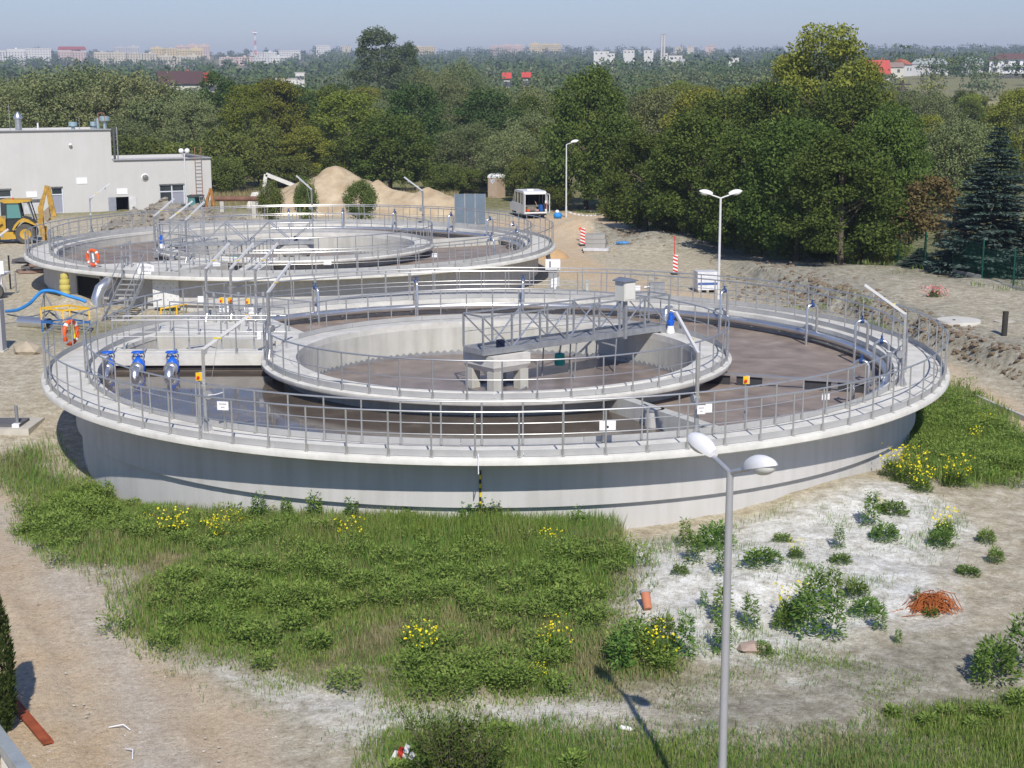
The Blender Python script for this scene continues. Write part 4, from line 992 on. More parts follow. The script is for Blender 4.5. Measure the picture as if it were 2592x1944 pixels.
yb = M('loader_yellow', (0.52, 0.32, 0.045), 0.45, 0, 0.15, 2); yd = M('worn_yellow', (0.42, 0.25, 0.05), 0.7, 0, 0.35, 3)
p = gat(70, 614); backhoe((p.x, p.y, p.z), R_(12), 'yellow backhoe loader with folded digging boom and teal cab windows', yb, yd)
p = gat(480, 566); bh2 = backhoe((p.x, p.y + 4, hz(p.x, p.y + 4)), R_(-8), 'dark cabbed backhoe with rusty orange boom, between tank railing and works building', M('dark_machine', (0.06, 0.075, 0.07), 0.6, 0, 0.2, 3), M('rusty_orange', (0.36, 0.17, 0.05), 0.7, 0, 0.3, 3))
bh2.scale = (0.64, 0.64, 0.64)
t = thing('rusty_pipe', 'long rusty steel pipe lying propped behind the rusty boomed backhoe', 'pipe', (0, 0, 0))
a, b_ = aty(545, 503, 120), aty(660, 503, 120)
MB().tube([a, b_], 0.2, 14).build('pipe', M('rust_brown', (0.19, 0.10, 0.07), 0.85, 0, 0.3, 2), t)
for q_ in (a.lerp(b_, 0.15), a.lerp(b_, 0.85)):
    zz = hz(q_.x, q_.y); MB().box((q_.x, q_.y, (q_.z - 0.2 + zz) / 2 - 0.05), (0.3, 0.5, max(0.1, q_.z - 0.2 - zz + 0.1))).build('support_block', concrete_w, t, smooth=False)

# ------------------------------------------------------------------ heaps
def blob_heap(name, label, cat, outline, mat, res=70, amp=0.06, seed=1, kids=None):
    """heap from a list of (cx, cy, rx, ry, h, rz) cones blended together, set on the terrain"""
    xs0 = min(o[0] - max(o[2], o[3]) * 1.15 for o in outline); xs1 = max(o[0] + max(o[2], o[3]) * 1.15 for o in outline)
    ys0 = min(o[1] - max(o[2], o[3]) * 1.15 for o in outline); ys1 = max(o[1] + max(o[2], o[3]) * 1.15 for o in outline)
    gx_, gy_ = np.meshgrid(np.linspace(xs0, xs1, res), np.linspace(ys0, ys1, res))
    z = np.zeros_like(gx_)
    for cx, cy, rx, ry, h, rz in outline:
        dx, dy = gx_ - cx, gy_ - cy; c_, s_ = math.cos(rz), math.sin(rz)
        r = np.hypot((dx * c_ + dy * s_) / rx, (-dx * s_ + dy * c_) / ry)
        r = r * (1 + 0.10 * waves(gx_ + seed, gy_, 1.3, 1)); z = np.maximum(z, h * np.clip(1 - r, 0, 1) ** 0.9)
    g = hgt(gx_, gy_)
    bump = (waves(gx_ + seed * 3, gy_, 0.45, 2) + 0.6 * waves(gx_, gy_ + seed, 0.22, 1)) * amp
    zz = g - 0.12 + np.where(z > 0.01, z + bump * np.clip(z * 3, 0, 1) + 0.12 * np.clip(z * 6, 0, 1), 0)
    cx0, cy0 = (xs0 + xs1) / 2, (ys0 + ys1) / 2; z0 = hz(cx0, cy0)
    m = MB(); m.v = [(float(a) - cx0, float(b) - cy0, float(c) - z0) for a, b, c in zip(gx_.ravel(), gy_.ravel(), zz.ravel())]
    keep = z > 0.0
    for i in range(res - 1):
        for j in range(res - 1):
            if keep[i:i + 2, j:j + 2].any(): k = i * res + j; m.f.append((k, k + 1, k + res + 1, k + res))
    t = thing(name, label, cat, (cx0, cy0, z0)); m.build('heap', mat, t, ang=180)
    return t, (gx_, gy_, zz, z, cx0, cy0, z0)
sand_m = M('yellow_sand', (0.45, 0.335, 0.205), 0.95, 0, 0.2, 0.6, 0.8, spec=0.1, col2=(0.58, 0.48, 0.33))
_, SANDG = blob_heap('sand_heap', 'big heap of yellow sand with a sharp ridge behind the farther tank', 'sand heap',
    [(-14.9, 127.5, 6.6, 5.5, 3.75, 0.1), (-12.6, 126, 5.0, 4.5, 3.0, 0), (-11.0, 124.5, 5.0, 4.0, 2.6, 0), (-9.2, 123.5, 4.5, 3.4, 1.9, 0), (-6.8, 123.0, 4.6, 3.2, 2.25, 0.1), (-17.0, 125, 4.2, 4, 2.2, 0)], sand_m, 110, 0.17, 2)
def rock_verts(r, sq, n=0):
    """a rough lump: icosphere-like points pushed about"""
    v = []
    ph = (1 + 5 ** 0.5) / 2
    base = [(-1, ph, 0), (1, ph, 0), (-1, -ph, 0), (1, -ph, 0), (0, -1, ph), (0, 1, ph), (0, -1, -ph), (0, 1, -ph), (ph, 0, -1), (ph, 0, 1), (-ph, 0, -1), (-ph, 0, 1)]
    for b_ in base:
        k = r / 1.9 * random.uniform(0.65, 1.25); v.append((b_[0] * k * sq[0], b_[1] * k * sq[1], b_[2] * k * sq[2]))
    return v
ICO = [(0, 11, 5), (0, 5, 1), (0, 1, 7), (0, 7, 10), (0, 10, 11), (1, 5, 9), (5, 11, 4), (11, 10, 2), (10, 7, 6), (7, 1, 8), (3, 9, 4), (3, 4, 2), (3, 2, 6), (3, 6, 8), (3, 8, 9), (4, 9, 5), (2, 4, 11), (6, 2, 10), (8, 6, 7), (9, 8, 1)]
clod_m = M('grey_soil_clods', (0.27, 0.245, 0.20), 0.95, 0, 0.35, 2.0, 0.5, spec=0.1)
t, RG = blob_heap('rubble_heap', 'heap of grey brown soil clods before the works building', 'rubble heap',
    [(-27.5, 110, 2.6, 2.0, 1.5, 0), (-25.2, 110, 3.2, 2.0, 2.3, 0), (-22.8, 110, 2.8, 2.0, 2.0, 0), (-20.9, 110, 2.4, 1.8, 1.5, 0)], clod_m, 60, 0.25, 5)
m = MB()
for _ in range(900):
    i, j = random.randrange(60), random.randrange(60)
    if RG[3][i, j] < 0.15: continue
    r = random.choice((0.08, 0.12, 0.16, 0.22)); rv = rock_verts(r, (1.2, 1, 0.8))
    m.add([(a + RG[0][i, j] - RG[4], b_ + RG[1][i, j] - RG[5], c + RG[2][i, j] - RG[6]) for a, b_, c in rv], ICO)
o = m.build('clods', clod_m, t, smooth=False); o['kind'] = 'stuff'

# ------------------------------------------------------------------ broken concrete frame, metal panels, toilet
c0 = gat(690, 515)
t = thing('broken_concrete_frame', 'broken white concrete slab and frame tipped up against the sand heap', 'concrete debris', (-20.6, 128.5, hz(-20.6, 128.5)))
cw = M('white_concrete', (0.66, 0.65, 0.60), 0.85, 0, 0.15, 1.5, 0.3)
fm = MB(); A_pt = [(-0.6, 0, 0.7), (-0.2, 0, 2.9), (2.3, 0, 1.9), (1.7, 0, 0.2)]
for i in range(3): fm.bar(A_pt[i], A_pt[i + 1], 0.35, 0.30)
fm.build('frame', cw, t, smooth=False)
MB().add([(-2.2, 0.2, -0.2), (1.4, 0.2, -0.2), (1.5, 0.4, 0.6), (0.6, 0.5, 1.5), (-0.3, 0.4, 1.9), (-0.9, 0.3, 1.4), (-1.5, 0.2, 1.35), (-2.2, 0.9, -0.2), (1.4, 0.9, -0.2), (1.5, 0.9, 0.6), (0.6, 0.9, 1.5), (-0.3, 0.9, 1.9), (-0.9, 0.8, 1.4), (-1.5, 0.8, 1.35)], [(0, 1, 2, 3, 4, 5, 6), (13, 12, 11, 10, 9, 8, 7)] + [(i, i + 7, (i + 1) % 7 + 7, (i + 1) % 7) for i in range(7)]).build('slab', cw, t, smooth=False)
MB().bar((-1.3, -0.2, 0.1), (0.3, -0.3, 2.2), 0.3, 0.25).build('strut', cw, t, smooth=False)
p = gat(1190, 568)
t = thing('metal_panel_screen', 'three upright blue grey metal sheet panels standing behind the farther tank', 'metal panels', (p.x, p.y, p.z), R_(-3))
sm = M('zinc_sheet', (0.20, 0.26, 0.32), 0.45, 0.5, 0.12, 1.2)
for i in range(3):
    pn = MB().box(((i - 1) * 0.78, 0, 1.15), (0.74, 0.03, 2.25)).build('panel', sm, t, smooth=False)
    for s in (-0.37, 0.37): MB().box(((i - 1) * 0.78 + s, -0.03, 1.15), (0.04, 0.05, 2.3)).build('frame_edge', galv, pn, smooth=False)
for s in (-1, 1): MB().bar((s * 0.9, 0.02, 1.8), (s * 0.9, 0.9, 0.0), 0.05).build('prop', galv, t, smooth=False)
p = gat(1257, 500)
t = thing('portable_toilet', 'beige portable toilet with rounded white roof beside the dark bushes', 'toilet', (p.x, p.y, p.z), R_(-38))
beige = M('beige_plastic', (0.46, 0.35, 0.25), 0.6, 0, 0.06)
MB().box((0, 0, 0.95), (1.15, 1.15, 1.9)).build('cabin', beige, t, smooth=False)
m = MB(); m.lathe([(0.83, 0.0), (0.83, 0.12), (0.62, 0.3), (0.3, 0.37), (0, 0.38)], 4, (0, 0, 1.88), R_(45), R_(405)); m.build('roof', white_paint, t, smooth=False)
for s in (0,):
    MB().box((0, -0.585, 1.0), (0.8, 0.02, 1.75)).build('door', M('beige_door', (0.50, 0.385, 0.28), 0.6), t, smooth=False)
for c_, rz in (((0, -0.6, 1.5), 0), ((-0.6, 0, 1.5), R_(90))):
    m = MB(); m.add([(-0.28, 0, 0.2), (0.28, 0, 0.2), (0.2, 0, -0.02), (0.0, 0, -0.2), (-0.2, 0, -0.02)], [(0, 1, 2, 3, 4)][::1]); m.add([(-0.28, 0.01, 0.2), (0.28, 0.01, 0.2), (0.2, 0.01, -0.02), (0.0, 0.01, -0.2), (-0.2, 0.01, -0.02)], [(4, 3, 2, 1, 0)])
    m.build('shield_sticker', M('pale_sticker', (0.72, 0.73, 0.8), 0.5), t, smooth=False, loc=c_, rot=(0, 0, rz))
MB().box((0, 0, 1.86), (1.2, 1.2, 0.06)).build('roof_rim', white_paint, t, smooth=False)

# ------------------------------------------------------------------ white van with open rear doors
t = thing('parked_van', 'white van parked with its rear doors open and tools piled inside', 'van', (1.85, 117.9, hz(1.85, 117.9)), R_(103))
vw = M('van_white', (0.78, 0.78, 0.77), 0.35, 0, 0.02, 2, spec=0.5); vint = M('van_interior', (0.03, 0.03, 0.033), 0.9)
W2, L_, H0, H1, HR = 0.93, 4.7, 0.42, 1.12, 2.08
def panel(poly, y0, y1): return MB().xprism(poly, y0, y1)
side = [(0, H0), (L_ - 0.1, H0), (L_, 0.7), (L_ - 0.05, 1.0), (L_ - 0.85, 1.12), (L_ - 0.87, 1.13), (0, H1)]
for s in (-1, 1): panel(side, s * W2 - 0.02, s * W2 + 0.02).build('side_panel', vw, t, smooth=False)
for s in (-1, 1):
    for xa, xb, xc, xd in ((0.0, 0.14, 0.06, 0.2), (1.05, 1.13, 1.05, 1.13), (2.1, 2.2, 2.1, 2.2), (3.1, 3.2, 3.0, 3.1), (3.85, 3.95, 3.1, 3.2)):
        panel([(xa, H1), (xb, H1), (xd, HR - 0.1), (xc, HR - 0.1)], s * (W2 - 0.05) - 0.02, s * (W2 - 0.05) + 0.02).build('pillar', vw, t, smooth=False)
    for xa, xb, xc, xd in ((0.16, 1.04, 0.2, 1.05), (1.14, 2.09, 1.13, 2.1), (2.21, 3.09, 2.2, 3.0), (3.21, 3.84, 3.1, 3.12)):
        panel([(xa, H1), (xb, H1), (xd, HR - 0.12), (xc, HR - 0.12)], s * (W2 - 0.05) - 0.006, s * (W2 - 0.05) + 0.006).build('side_window', glass('van_glass', (0.06, 0.065, 0.06)), t, smooth=False)
m = MB(); m.xprism([(0.0, HR - 0.12), (0.03, HR - 0.02), (0.3, HR + 0.06), (2.8, HR + 0.06), (3.2, HR - 0.03), (3.25, HR - 0.12)], -W2 + 0.03, W2 - 0.03); m.build('roof', vw, t, smooth=False)
MB().box((1.4, 0.1, HR + 0.1), (0.5, 0.5, 0.1)).build('roof_vent', white_paint, t, smooth=False)
panel([(3.12, HR - 0.12), (3.18, HR - 0.12), (3.95, 1.12), (3.88, 1.12)], -W2 + 0.06, W2 - 0.06).build('windscreen', MATS['van_glass'], t, smooth=False)
panel([(3.85, 1.09), (L_ - 0.06, 1.0), (L_, 0.7), (L_ - 0.1, 0.45), (3.85, 0.45)], -W2 + 0.03, W2 - 0.03).build('bonnet', vw, t, smooth=False)
m = MB(); m.box((1.5, 0, 0.52), (3.0, 1.78, 0.08)); m.box((2.95, 0, 1.2), (0.05, 1.78, 1.5)); m.build('cargo_floor', vint, t, smooth=False)
m = MB(); m.box((0.03, 0, 0.47), (0.1, 1.86, 0.12)); m.box((0.04, 0, HR - 0.13), (0.1, 1.7, 0.1)); m.box((0.05, W2 - 0.07, 0.95), (0.1, 0.12, 0.9)); m.box((0.05, -W2 + 0.07, 0.95), (0.1, 0.12, 0.9)); m.build('rear_frame', vw, t, smooth=False)
for s in (1, -1): MB().box((-0.01, s * (W2 - 0.08), 0.98), (0.05, 0.11, 0.42)).build('tail_light', M('tail_red', (0.22, 0.01, 0.012), 0.3), t, smooth=False)
dr = MB(); dd = -W2 - 0.02
for (xa, xb, za, zb) in ((-0.86, 0.0, 0.5, 0.6), (-0.86, 0.0, 1.1, 1.2), (-0.86, 0.0, HR - 0.2, HR - 0.1)): dr.box(((xa + xb) / 2, dd, (za + zb) / 2), (xb - xa, 0.05, zb - za))
for xa in (-0.8, -0.05): dr.box((xa, dd, 1.25), (0.12, 0.05, 1.45))
dro = dr.build('rear_door', vw, t, smooth=False, loc=(0.02, 0, 0)); 
MB().box((-0.43, dd, 0.85), (0.66, 0.02, 0.5)).build('door_lining', M('door_lining', (0.07, 0.06, 0.05), 0.8), dro, smooth=False)
MB().box((-0.43, dd, 1.58), (0.66, 0.012, 0.74)).build('door_window', MATS['van_glass'], dro, smooth=False)
MB().box((-0.35, W2 + 0.05, 1.25), (0.7, 0.05, 1.5)).build('rear_door', vw, t, smooth=False)
for x in (0.85, 3.75):
    for s in (-1, 1):
        ww = wheel('wheel', t, x, s * 0.8 - 0.1, s * 0.8 + 0.1, 0.31, 0.31, galv)
MB().box((0.02, 0, 0.34), (0.12, 1.8, 0.14)).build('bumper', dark, t, smooth=False)
for c_, d_, mt, nm in (((0.7, 0.2, 0.75), (0.5, 0.9, 0.3), M('grey_sack', (0.22, 0.20, 0.17), 0.9), 'cargo_sack'), ((0.5, -0.55, 0.8), (0.3, 0.28, 0.5), M('blue_can', (0.03, 0.12, 0.4), 0.5), 'blue_canister'), ((0.35, 0.5, 0.64), (0.2, 0.25, 0.16), orange_p, 'orange_box'), ((0.3, -0.2, 0.64), (0.2, 0.3, 0.14), M('pinkish_box', (0.5, 0.3, 0.27), 0.7), 'small_box')):
    MB().box(c_, d_, 0.3, 0.85).build(nm, mt, t, smooth=False)
MB().tube([(0.5, -0.3, 0.9), (0.7, -0.15, 1.35)], 0.025, 6).build('tool_handle', M('wood_handle', (0.45, 0.33, 0.2), 0.7), t)
MB().box((1.0, 0.2, 0.95), (1.0, 1.2, 0.12), 0.1).build('cargo_sheet', M('cargo_grey', (0.16, 0.16, 0.14), 0.8), t, smooth=False)

# ------------------------------------------------------------------ street lamps
lamp_white = M('lamp_housing_white', (0.80, 0.80, 0.80), 0.4, 0, 0.02); lens_m = M('lamp_lens', (0.62, 0.62, 0.58), 0.15, 0, 0.03)
def street_lamp(x, y, H, heads, label, pole_mat, single=False):
    z = hz(x, y)
    t = thing('street_lamp', label, 'street lamp', (x, y, z - 0.05), 0, 'street lamps round the tanks')
    MB().tube([(0, 0, -0.2), (0, 0, 0.9), (0, 0, 1.0), (0, 0, H * 0.93), (0, 0, H)], [0.075, 0.075, 0.062, 0.05, 0.047], 14).build('pole', pole_mat, t)
    for az in heads:
        ar = R_(az); dx, dy = math.cos(ar), math.sin(ar); el = R_(17)
        ao = MB().tube([(0, 0, H - 0.02), (dx * 0.12, dy * 0.12, H + 0.03), (dx * 0.42, dy * 0.42, H + 0.42 * math.tan(el))], 0.032, 8).build('arm', pole_mat, t)
        m = MB(); k = 12; prof = []
        N = 14
        vs = []; fs = []
        for i in range(N + 1):
            s_ = i / N; wid = 0.155 * (math.sin(math.pi * min(1, 0.12 + s_ * 0.88)) ** 0.55) * (0.72 + 0.28 * s_) if i < N else 0.001
            hh = 0.17 * (math.sin(math.pi * min(1, 0.18 + s_ * 0.82)) ** 0.6) if i < N else 0.001
            for j in range(k + 1):
                a = math.pi * j / k; vs.append((s_ * 0.62, wid * math.cos(a), hh * math.sin(a)))
        for i in range(N):
            for j in range(k): fs.append((i * (k + 1) + j, (i + 1) * (k + 1) + j, (i + 1) * (k + 1) + j + 1, i * (k + 1) + j + 1))
        fs.append(tuple(range(k + 1)))
        for i in range(N): fs.append((i * (k + 1), i * (k + 1) + k, (i + 1) * (k + 1) + k, (i + 1) * (k + 1)))
        m.add(vs, fs)
        hd = m.build('lamp_head', lamp_white, t, loc=(dx * 0.38, dy * 0.38, H + 0.38 * math.tan(el)), rot=(0, -el, ar), ang=60)
        g = MB(); g.ball((0.36, 0, -0.01), 0.13, 14, 8, (1.55, 0.95, 0.75)); g.build('lens', lens_m, hd)
    return t
p = at(1822, 2190, -0.45)
street_lamp(p.x, p.y, 5.75, (118, -62), 'tall silver street lamp with two white heads standing in front of the near tank', M('silver_pole', (0.50, 0.51, 0.53), 0.4, 0.55, 0.08, 1.5))
street_lamp(9.28, 67.0, 5.38, (2, 178), 'white street lamp with two spread heads behind the near tank, before dark trees', M('white_pole', (0.68, 0.68, 0.68), 0.5, 0.1, 0.05))
p = gat(1433, 550)
street_lamp(p.x, p.y, 5.75, (0,), 'street lamp with a single head standing beside the white van', MATS['white_pole'])
p = aty(474, 560, 113); z = hz(p.x, p.y)
t = thing('globe_lamp', 'white post lamp with two small globes in front of the works building', 'street lamp', (p.x, p.y, z - 0.05))
H = aty(470, 388, 113).z - z
MB().tube([(0, 0, -0.2), (0, 0, H)], 0.05, 10).build('pole', MATS['white_pole'], t)
for x in (-0.22, 0.22): MB().ball((x, 0.0, H + 0.22), 0.2, 14, 10).build('globe', lamp_white, t)
MB().bar((-0.24, 0, H), (0.24, 0, H), 0.04).build('cross_arm', MATS['white_pole'], t, smooth=False)
# ------------------------------------------------------------------ steel stairs up to the farther tank
TA = R_(-113.5)
top = Vector((C2[0] + 14.15 * math.cos(TA), C2[1] + 14.15 * math.sin(TA), S)); out = Vector((-0.12, -1.0, 0)).normalized(); sd_ = Vector((out.y, -out.x, 0)) * -1
t = thing('steel_stairs', 'galvanised steel stairs with handrails leading up to the farther tank walkway', 'stairs', (top.x, top.y, 0), 0)
NS, run = 9, 2.9; foot_z = hz(top.x + out.x * run, top.y + out.y * run)
rise = (S - foot_z) / NS
for s in (-0.5, 0.5):
    a = Vector((sd_.x * s, sd_.y * s, S - 0.05)); b_ = a + out * (run + 0.1); b_.z = foot_z + 0.02
    MB().bar(a, b_, 0.04, 0.2).build('stringer', galv, t, smooth=False)
    h = MB(); up = Vector((0, 0, 1.0)); h.tube([a + up + out * 0.05, b_ + up - out * 0.3 + Vector((0, 0, 0.15)), b_ + Vector((0, 0, 0.75)) - out * 0.25], 0.024, 8); ho = h.build('handrail', galv, t)
    for k in (0.08, 0.5, 0.88):
        q = a.lerp(b_, k); MB().cyl(q, q + Vector((0, 0, 1.02)), 0.02, n=6).build('baluster', galv, ho)
    MB().tube([a + up * 0.5 + out * 0.05, b_ + up * 0.5 - out * 0.3 + Vector((0, 0, 0.15))], 0.012, 6).build('middle_rail', galv, ho)
for i in range(NS - 1):
    q = out * (run * (i + 0.75) / NS); z = S - rise * (i + 1)
    MB().box((q.x, q.y, z), (0.96, 0.26, 0.035), math.atan2(sd_.y, sd_.x)).build('tread', M('stair_tread', (0.36, 0.36, 0.34), 0.7, 0.2), t, smooth=False)
# silver pipe bend and yellow bellows by the stairs
p = at(243, 762, 0.0)
t = thing('pipe_bend', 'wide shiny steel pipe bend beside the stairs of the farther tank', 'pipe', (-19.35, 69.6, 0))
MB().tube([(0.75, 1.4, 1.25), (0.62, 0.9, 1.32), (0.42, 0.4, 1.3), (0.15, 0.05, 1.05), (0.02, -0.12, 0.6), (0, -0.15, -0.35)], 0.27, 18).build('pipe', bright_pipe, t)
p = gat(167, 765)
t = thing('bellows_duct', 'yellow puffed flexible duct standing by the dark tank opening', 'duct', (p.x, p.y, p.z))
prof = []
for i in range(5):
    z0 = 0.1 + i * 0.4; r = (0.30, 0.31, 0.33, 0.31, 0.25)[i]
    prof += [(r * 0.9, z0), (r, z0 + 0.1), (r * 1.02, z0 + 0.24), (r * 0.93, z0 + 0.37)]
prof = [(0.30, -0.2)] + prof + [(0.12, 2.12), (0, 2.16)]
MB().lathe([(r * 0.8, z * 0.66) for r, z in prof], 20).build('duct', M('yellow_fabric', (0.55, 0.47, 0.13), 0.8, 0, 0.08, 3), t)
t = thing('tank_door', 'dark square doorway in the wall of the farther tank behind the yellow duct', 'doorway', (C2[0], C2[1], 0), R_(-130))
o = MB(); o.box((13.2, 0, 0.55), (0.26, 1.9, 1.5)); o.build('opening', M('black_opening', (0.008, 0.008, 0.008), 0.9), t, smooth=False)
m = MB(); m.box((13.25, -1.0, 0.6), (0.3, 0.1, 1.7)); m.box((13.25, 1.0, 0.6), (0.3, 0.1, 1.7)); m.box((13.25, 0, 1.35), (0.3, 2.1, 0.1)); m.build('door_frame', galv, t, smooth=False)
# blue hose with its trestle
def hose(pts_px, r, mat, name, label, n=40):
    P = [Vector(p) for p in pts_px]; pts = []
    for i in range(len(P) - 1):
        p0, p1, p2, p3 = P[max(0, i - 1)], P[i], P[i + 1], P[min(len(P) - 1, i + 2)]
        for k in range(8):
            t_ = k / 8; pts.append(0.5 * ((2 * p1) + (p2 - p0) * t_ + (2 * p0 - 5 * p1 + 4 * p2 - p3) * t_ ** 2 + (3 * p1 - p0 - 3 * p2 + p3) * t_ ** 3))
    pts.append(P[-1]); return tag(MB().tube(pts, r, 10).build(name, mat), label, 'hose')
hose([aty(16, 788, 68.5), aty(45, 784, 67.5), aty(75, 768, 67), aty(96, 746, 67), aty(112, 736, 67), aty(140, 738, 67), aty(170, 748, 67), aty(200, 757, 67), aty(218, 764, 67)], 0.075, M('sky_blue_hose', (0.03, 0.24, 0.62), 0.5, 0, 0.2, 2), 'blue_hose', 'bright blue hose arching over a steel trestle by the yellow frame')
c = aty(112, 740, 67.0); zb = hz(c.x, c.y)
t = thing('trestle', 'thin steel trestle holding up the blue hose', 'trestle', (c.x, c.y, zb))
h = c.z - zb - 0.05
for dx, dy in ((-0.25, -0.3), (0.75, -0.25), (-0.2, 0.4), (0.5, 0.4)): MB().bar((0, 0, h), (dx, dy, -0.1), 0.05).build('leg', galv, t, smooth=False)
MB().bar((0, -0.25, h), (0, 0.35, h), 0.06).build('head', galv, t, smooth=False)
p = gat(163, 848)
t = thing('guard_frame', 'square guard frame painted yellow above and blue below, by the silver pipe', 'frame', (p.x, p.y, p.z), R_(14))
bl = M('frame_blue', (0.03, 0.14, 0.40), 0.5)
cs = [(0, 0), (1.05, 0.35), (0.2, 1.55), (-0.95, 1.0)]
for i in range(4):
    x, y = cs[i]; x2, y2 = cs[(i + 1) % 4]
    MB().bar((x, y, 0.0), (x, y, 0.55), 0.06).build('leg', bl, t, smooth=False); MB().bar((x, y, 0.55), (x, y, 1.05), 0.06).build('post', yellow_p, t, smooth=False)
    MB().bar((x, y, 1.05), (x2, y2, 1.05), 0.07).build('top_rail', yellow_p, t, smooth=False); MB().bar((x, y, 0.45), (x2, y2, 0.45), 0.055).build('lower_rail', bl, t, smooth=False)
a, b_ = gat(51, 826), gat(126, 832)
t = thing('steel_pipe_length', 'open ended silver pipe length lying on bare earth left of the tanks', 'pipe', (0, 0, 0))
m = MB(); aa, bb = a + Vector((0, 0, 0.22)), b_ + Vector((0, 0, 0.22)); m.tube([aa, bb], 0.24, 20, caps=False); m.tube([bb + (aa - bb) * 0.0, aa], 0.215, 20, caps=False); m.build('pipe', bright_pipe, t)
# white dotted cabinet and fallen yellow barrier between the tanks
p = gat(426, 785)
t = thing('electric_cabinet', 'white metal cabinet with dotted doors standing on dark feet between the tanks', 'cabinet', (p.x, p.y, p.z), R_(-4))
cb = MB().box((0, 0, 0.82), (1.24, 0.5, 1.3)).build('housing', M('cabinet_white', (0.72, 0.73, 0.73), 0.5, 0, 0.02), t, smooth=False)
for s in (-0.31, 0.31):
    d_ = MB().box((s, -0.262, 0.86), (0.59, 0.02, 1.16)).build('door', MATS['cabinet_white'], t, smooth=False)
    m = MB()
    for i in range(5):
        for j in range(4):
            if (i + j) % 2 == 0: m.box((s - 0.22 + j * 0.145, -0.275, 0.52 + i * 0.19), (0.03, 0.006, 0.05))
    m.build('vent_slots', M('slot_grey', (0.25, 0.25, 0.27), 0.6), d_, smooth=False)
    MB().box((s, -0.1, 0.08), (0.2, 0.4, 0.2)).build('foot', dark, t, smooth=False)
MB().box((0, 0, 1.49), (1.3, 0.56, 0.05)).build('cabinet_roof', white_paint, t, smooth=False)
t = thing('yellow_barrier', 'low yellow pipe barrier lying in front of the white cabinet', 'barrier', (0, 0, 0))
a, b_, c_, d_ = gat(408, 800), gat(448, 798), gat(556, 777), gat(470, 772); up = Vector((0, 0, 0.42))
MB().tube([a + up * 0.8, b_ + up, b_.lerp(c_, 0.5) + up, c_ + up], 0.04, 8).build('rail', yellow_p, t); MB().tube([d_ + up, d_.lerp(c_, 0.6) + up, c_ + up], 0.04, 8).build('rail', yellow_p, t)
for q in (a, b_, c_, d_): MB().cyl(q - Vector((0, 0, 0.1)), q + up, 0.04, n=8).build('leg', yellow_p, t)
# far left: white trailer corner, concrete pillar, posts, slabs
p = gat(2, 756)
t = thing('flatbed_trailer', 'white trailer corner with a dusty mudguarded wheel at the left edge', 'trailer', (p.x - 0.3, p.y, p.z))
MB().box((-0.6, 0.4, 1.15), (2.0, 2.0, 0.12)).build('bed', white_paint, t, smooth=False)
MB().box((0.1, 0, 1.55), (0.9, 0.05, 0.65)).build('side_board', white_paint, t, smooth=False)
wheel('wheel', t, 0.12, -0.15, 0.1, 0.36, 0.36, galv)
MB().lathe([(0.42, -0.2), (0.45, -0.2), (0.45, 0.15), (0.42, 0.15)], 14, a0=R_(0), a1=R_(170), closed=True).build('mudguard', M('mudguard', (0.5, 0.5, 0.48), 0.6), t, loc=(0.12, 0, 0.38), rot=(R_(90), 0, 0))
MB().box((0.38, 0.0, 0.72), (0.06, 0.08, 0.7)).build('headboard_post', white_paint, t, smooth=False); MB().box((-0.6, 0.5, 0.75), (1.7, 0.1, 0.7)).build('chassis', galv, t, smooth=False)
p = gat(3, 888)
t = thing('concrete_pillar', 'plain grey concrete pillar at the left edge above the weeds', 'pillar', (p.x, p.y, p.z))
MB().box((-0.1, 0, 0.95), (0.5, 0.5, 2.2)).build('shaft', M('pillar_grey', (0.42, 0.42, 0.42), 0.9, 0, 0.06), t, smooth=False); MB().box((-0.1, 0, -0.05), (0.62, 0.62, 0.2)).build('footing', concrete_w, t, smooth=False)
c = aty(-12, 628, 62.0); davit(c.x - 0.6, c.y, hz(c.x, c.y) + 0.0, R_(0), 'davit crane arm tip at the left edge, before the yellow loader', G2, H=c.z - hz(c.x, c.y) - 0.05, winch=False)
for px, py, h, mt, lab in ((27, 732, 1.75, dark, 'thin dark stake standing beside the white trailer'), (41, 742, 1.0, galv, 'pale steel post stuck in the sandy ground near the white trailer')):
    p = gat(px, py); t = thing('stake', lab, 'post', (p.x, p.y, p.z)); MB().bar((0, 0, -0.3), (0.0, 0, h), 0.07, 0.07).build('shaft', mt, t, smooth=False); MB().box((0, 0, h), (0.09, 0.09, 0.03)).build('cap', mt, t, smooth=False)
def rock(name, label, cat, p, r, sq, mat, grp=None, rz=0, n=2):
    random.seed(int(abs(p.x * 97 + p.y * 31)) + 3); t = thing(name, label, cat, (p.x, p.y, p.z + r * sq[2] * 0.3), rz, grp)
    MB().add(rock_verts(r, sq), ICO).build('stone', mat, t, smooth=False); return t
stone_m = M('tan_stone', (0.42, 0.36, 0.27), 0.9, 0, 0.2, 2, 0.3)
rock('boulder', 'tan boulder lying on the track left of the near tank', 'stone', gat(75, 893), 0.55, (1.3, 1, 0.75), stone_m)
rock('boulder', 'flat pinkish boulder in the dark weeds beside the silver lamp', 'stone', gat(1905, 1640), 0.28, (1.5, 1, 0.5), M('pink_stone', (0.42, 0.32, 0.26), 0.9, 0, 0.2, 3, 0.3))
p = gat(78, 690); t = thing('slab_pile', 'pile of dark broken paving slabs beside the farther tank', 'slab pile', (p.x, p.y, p.z))
for i in range(7): MB().box((random.uniform(-0.9, 0.9), random.uniform(-0.4, 0.4), 0.1 + i * 0.13), (1.7 - i * 0.1, 1.0, 0.13), random.uniform(-0.5, 0.5)).build('slab', M('dark_slab', (0.12, 0.115, 0.12), 0.9, 0, 0.3, 2) if i % 3 else M('reddish_slab', (0.30, 0.20, 0.16), 0.9), t, smooth=False)
p = gat(18, 1100)
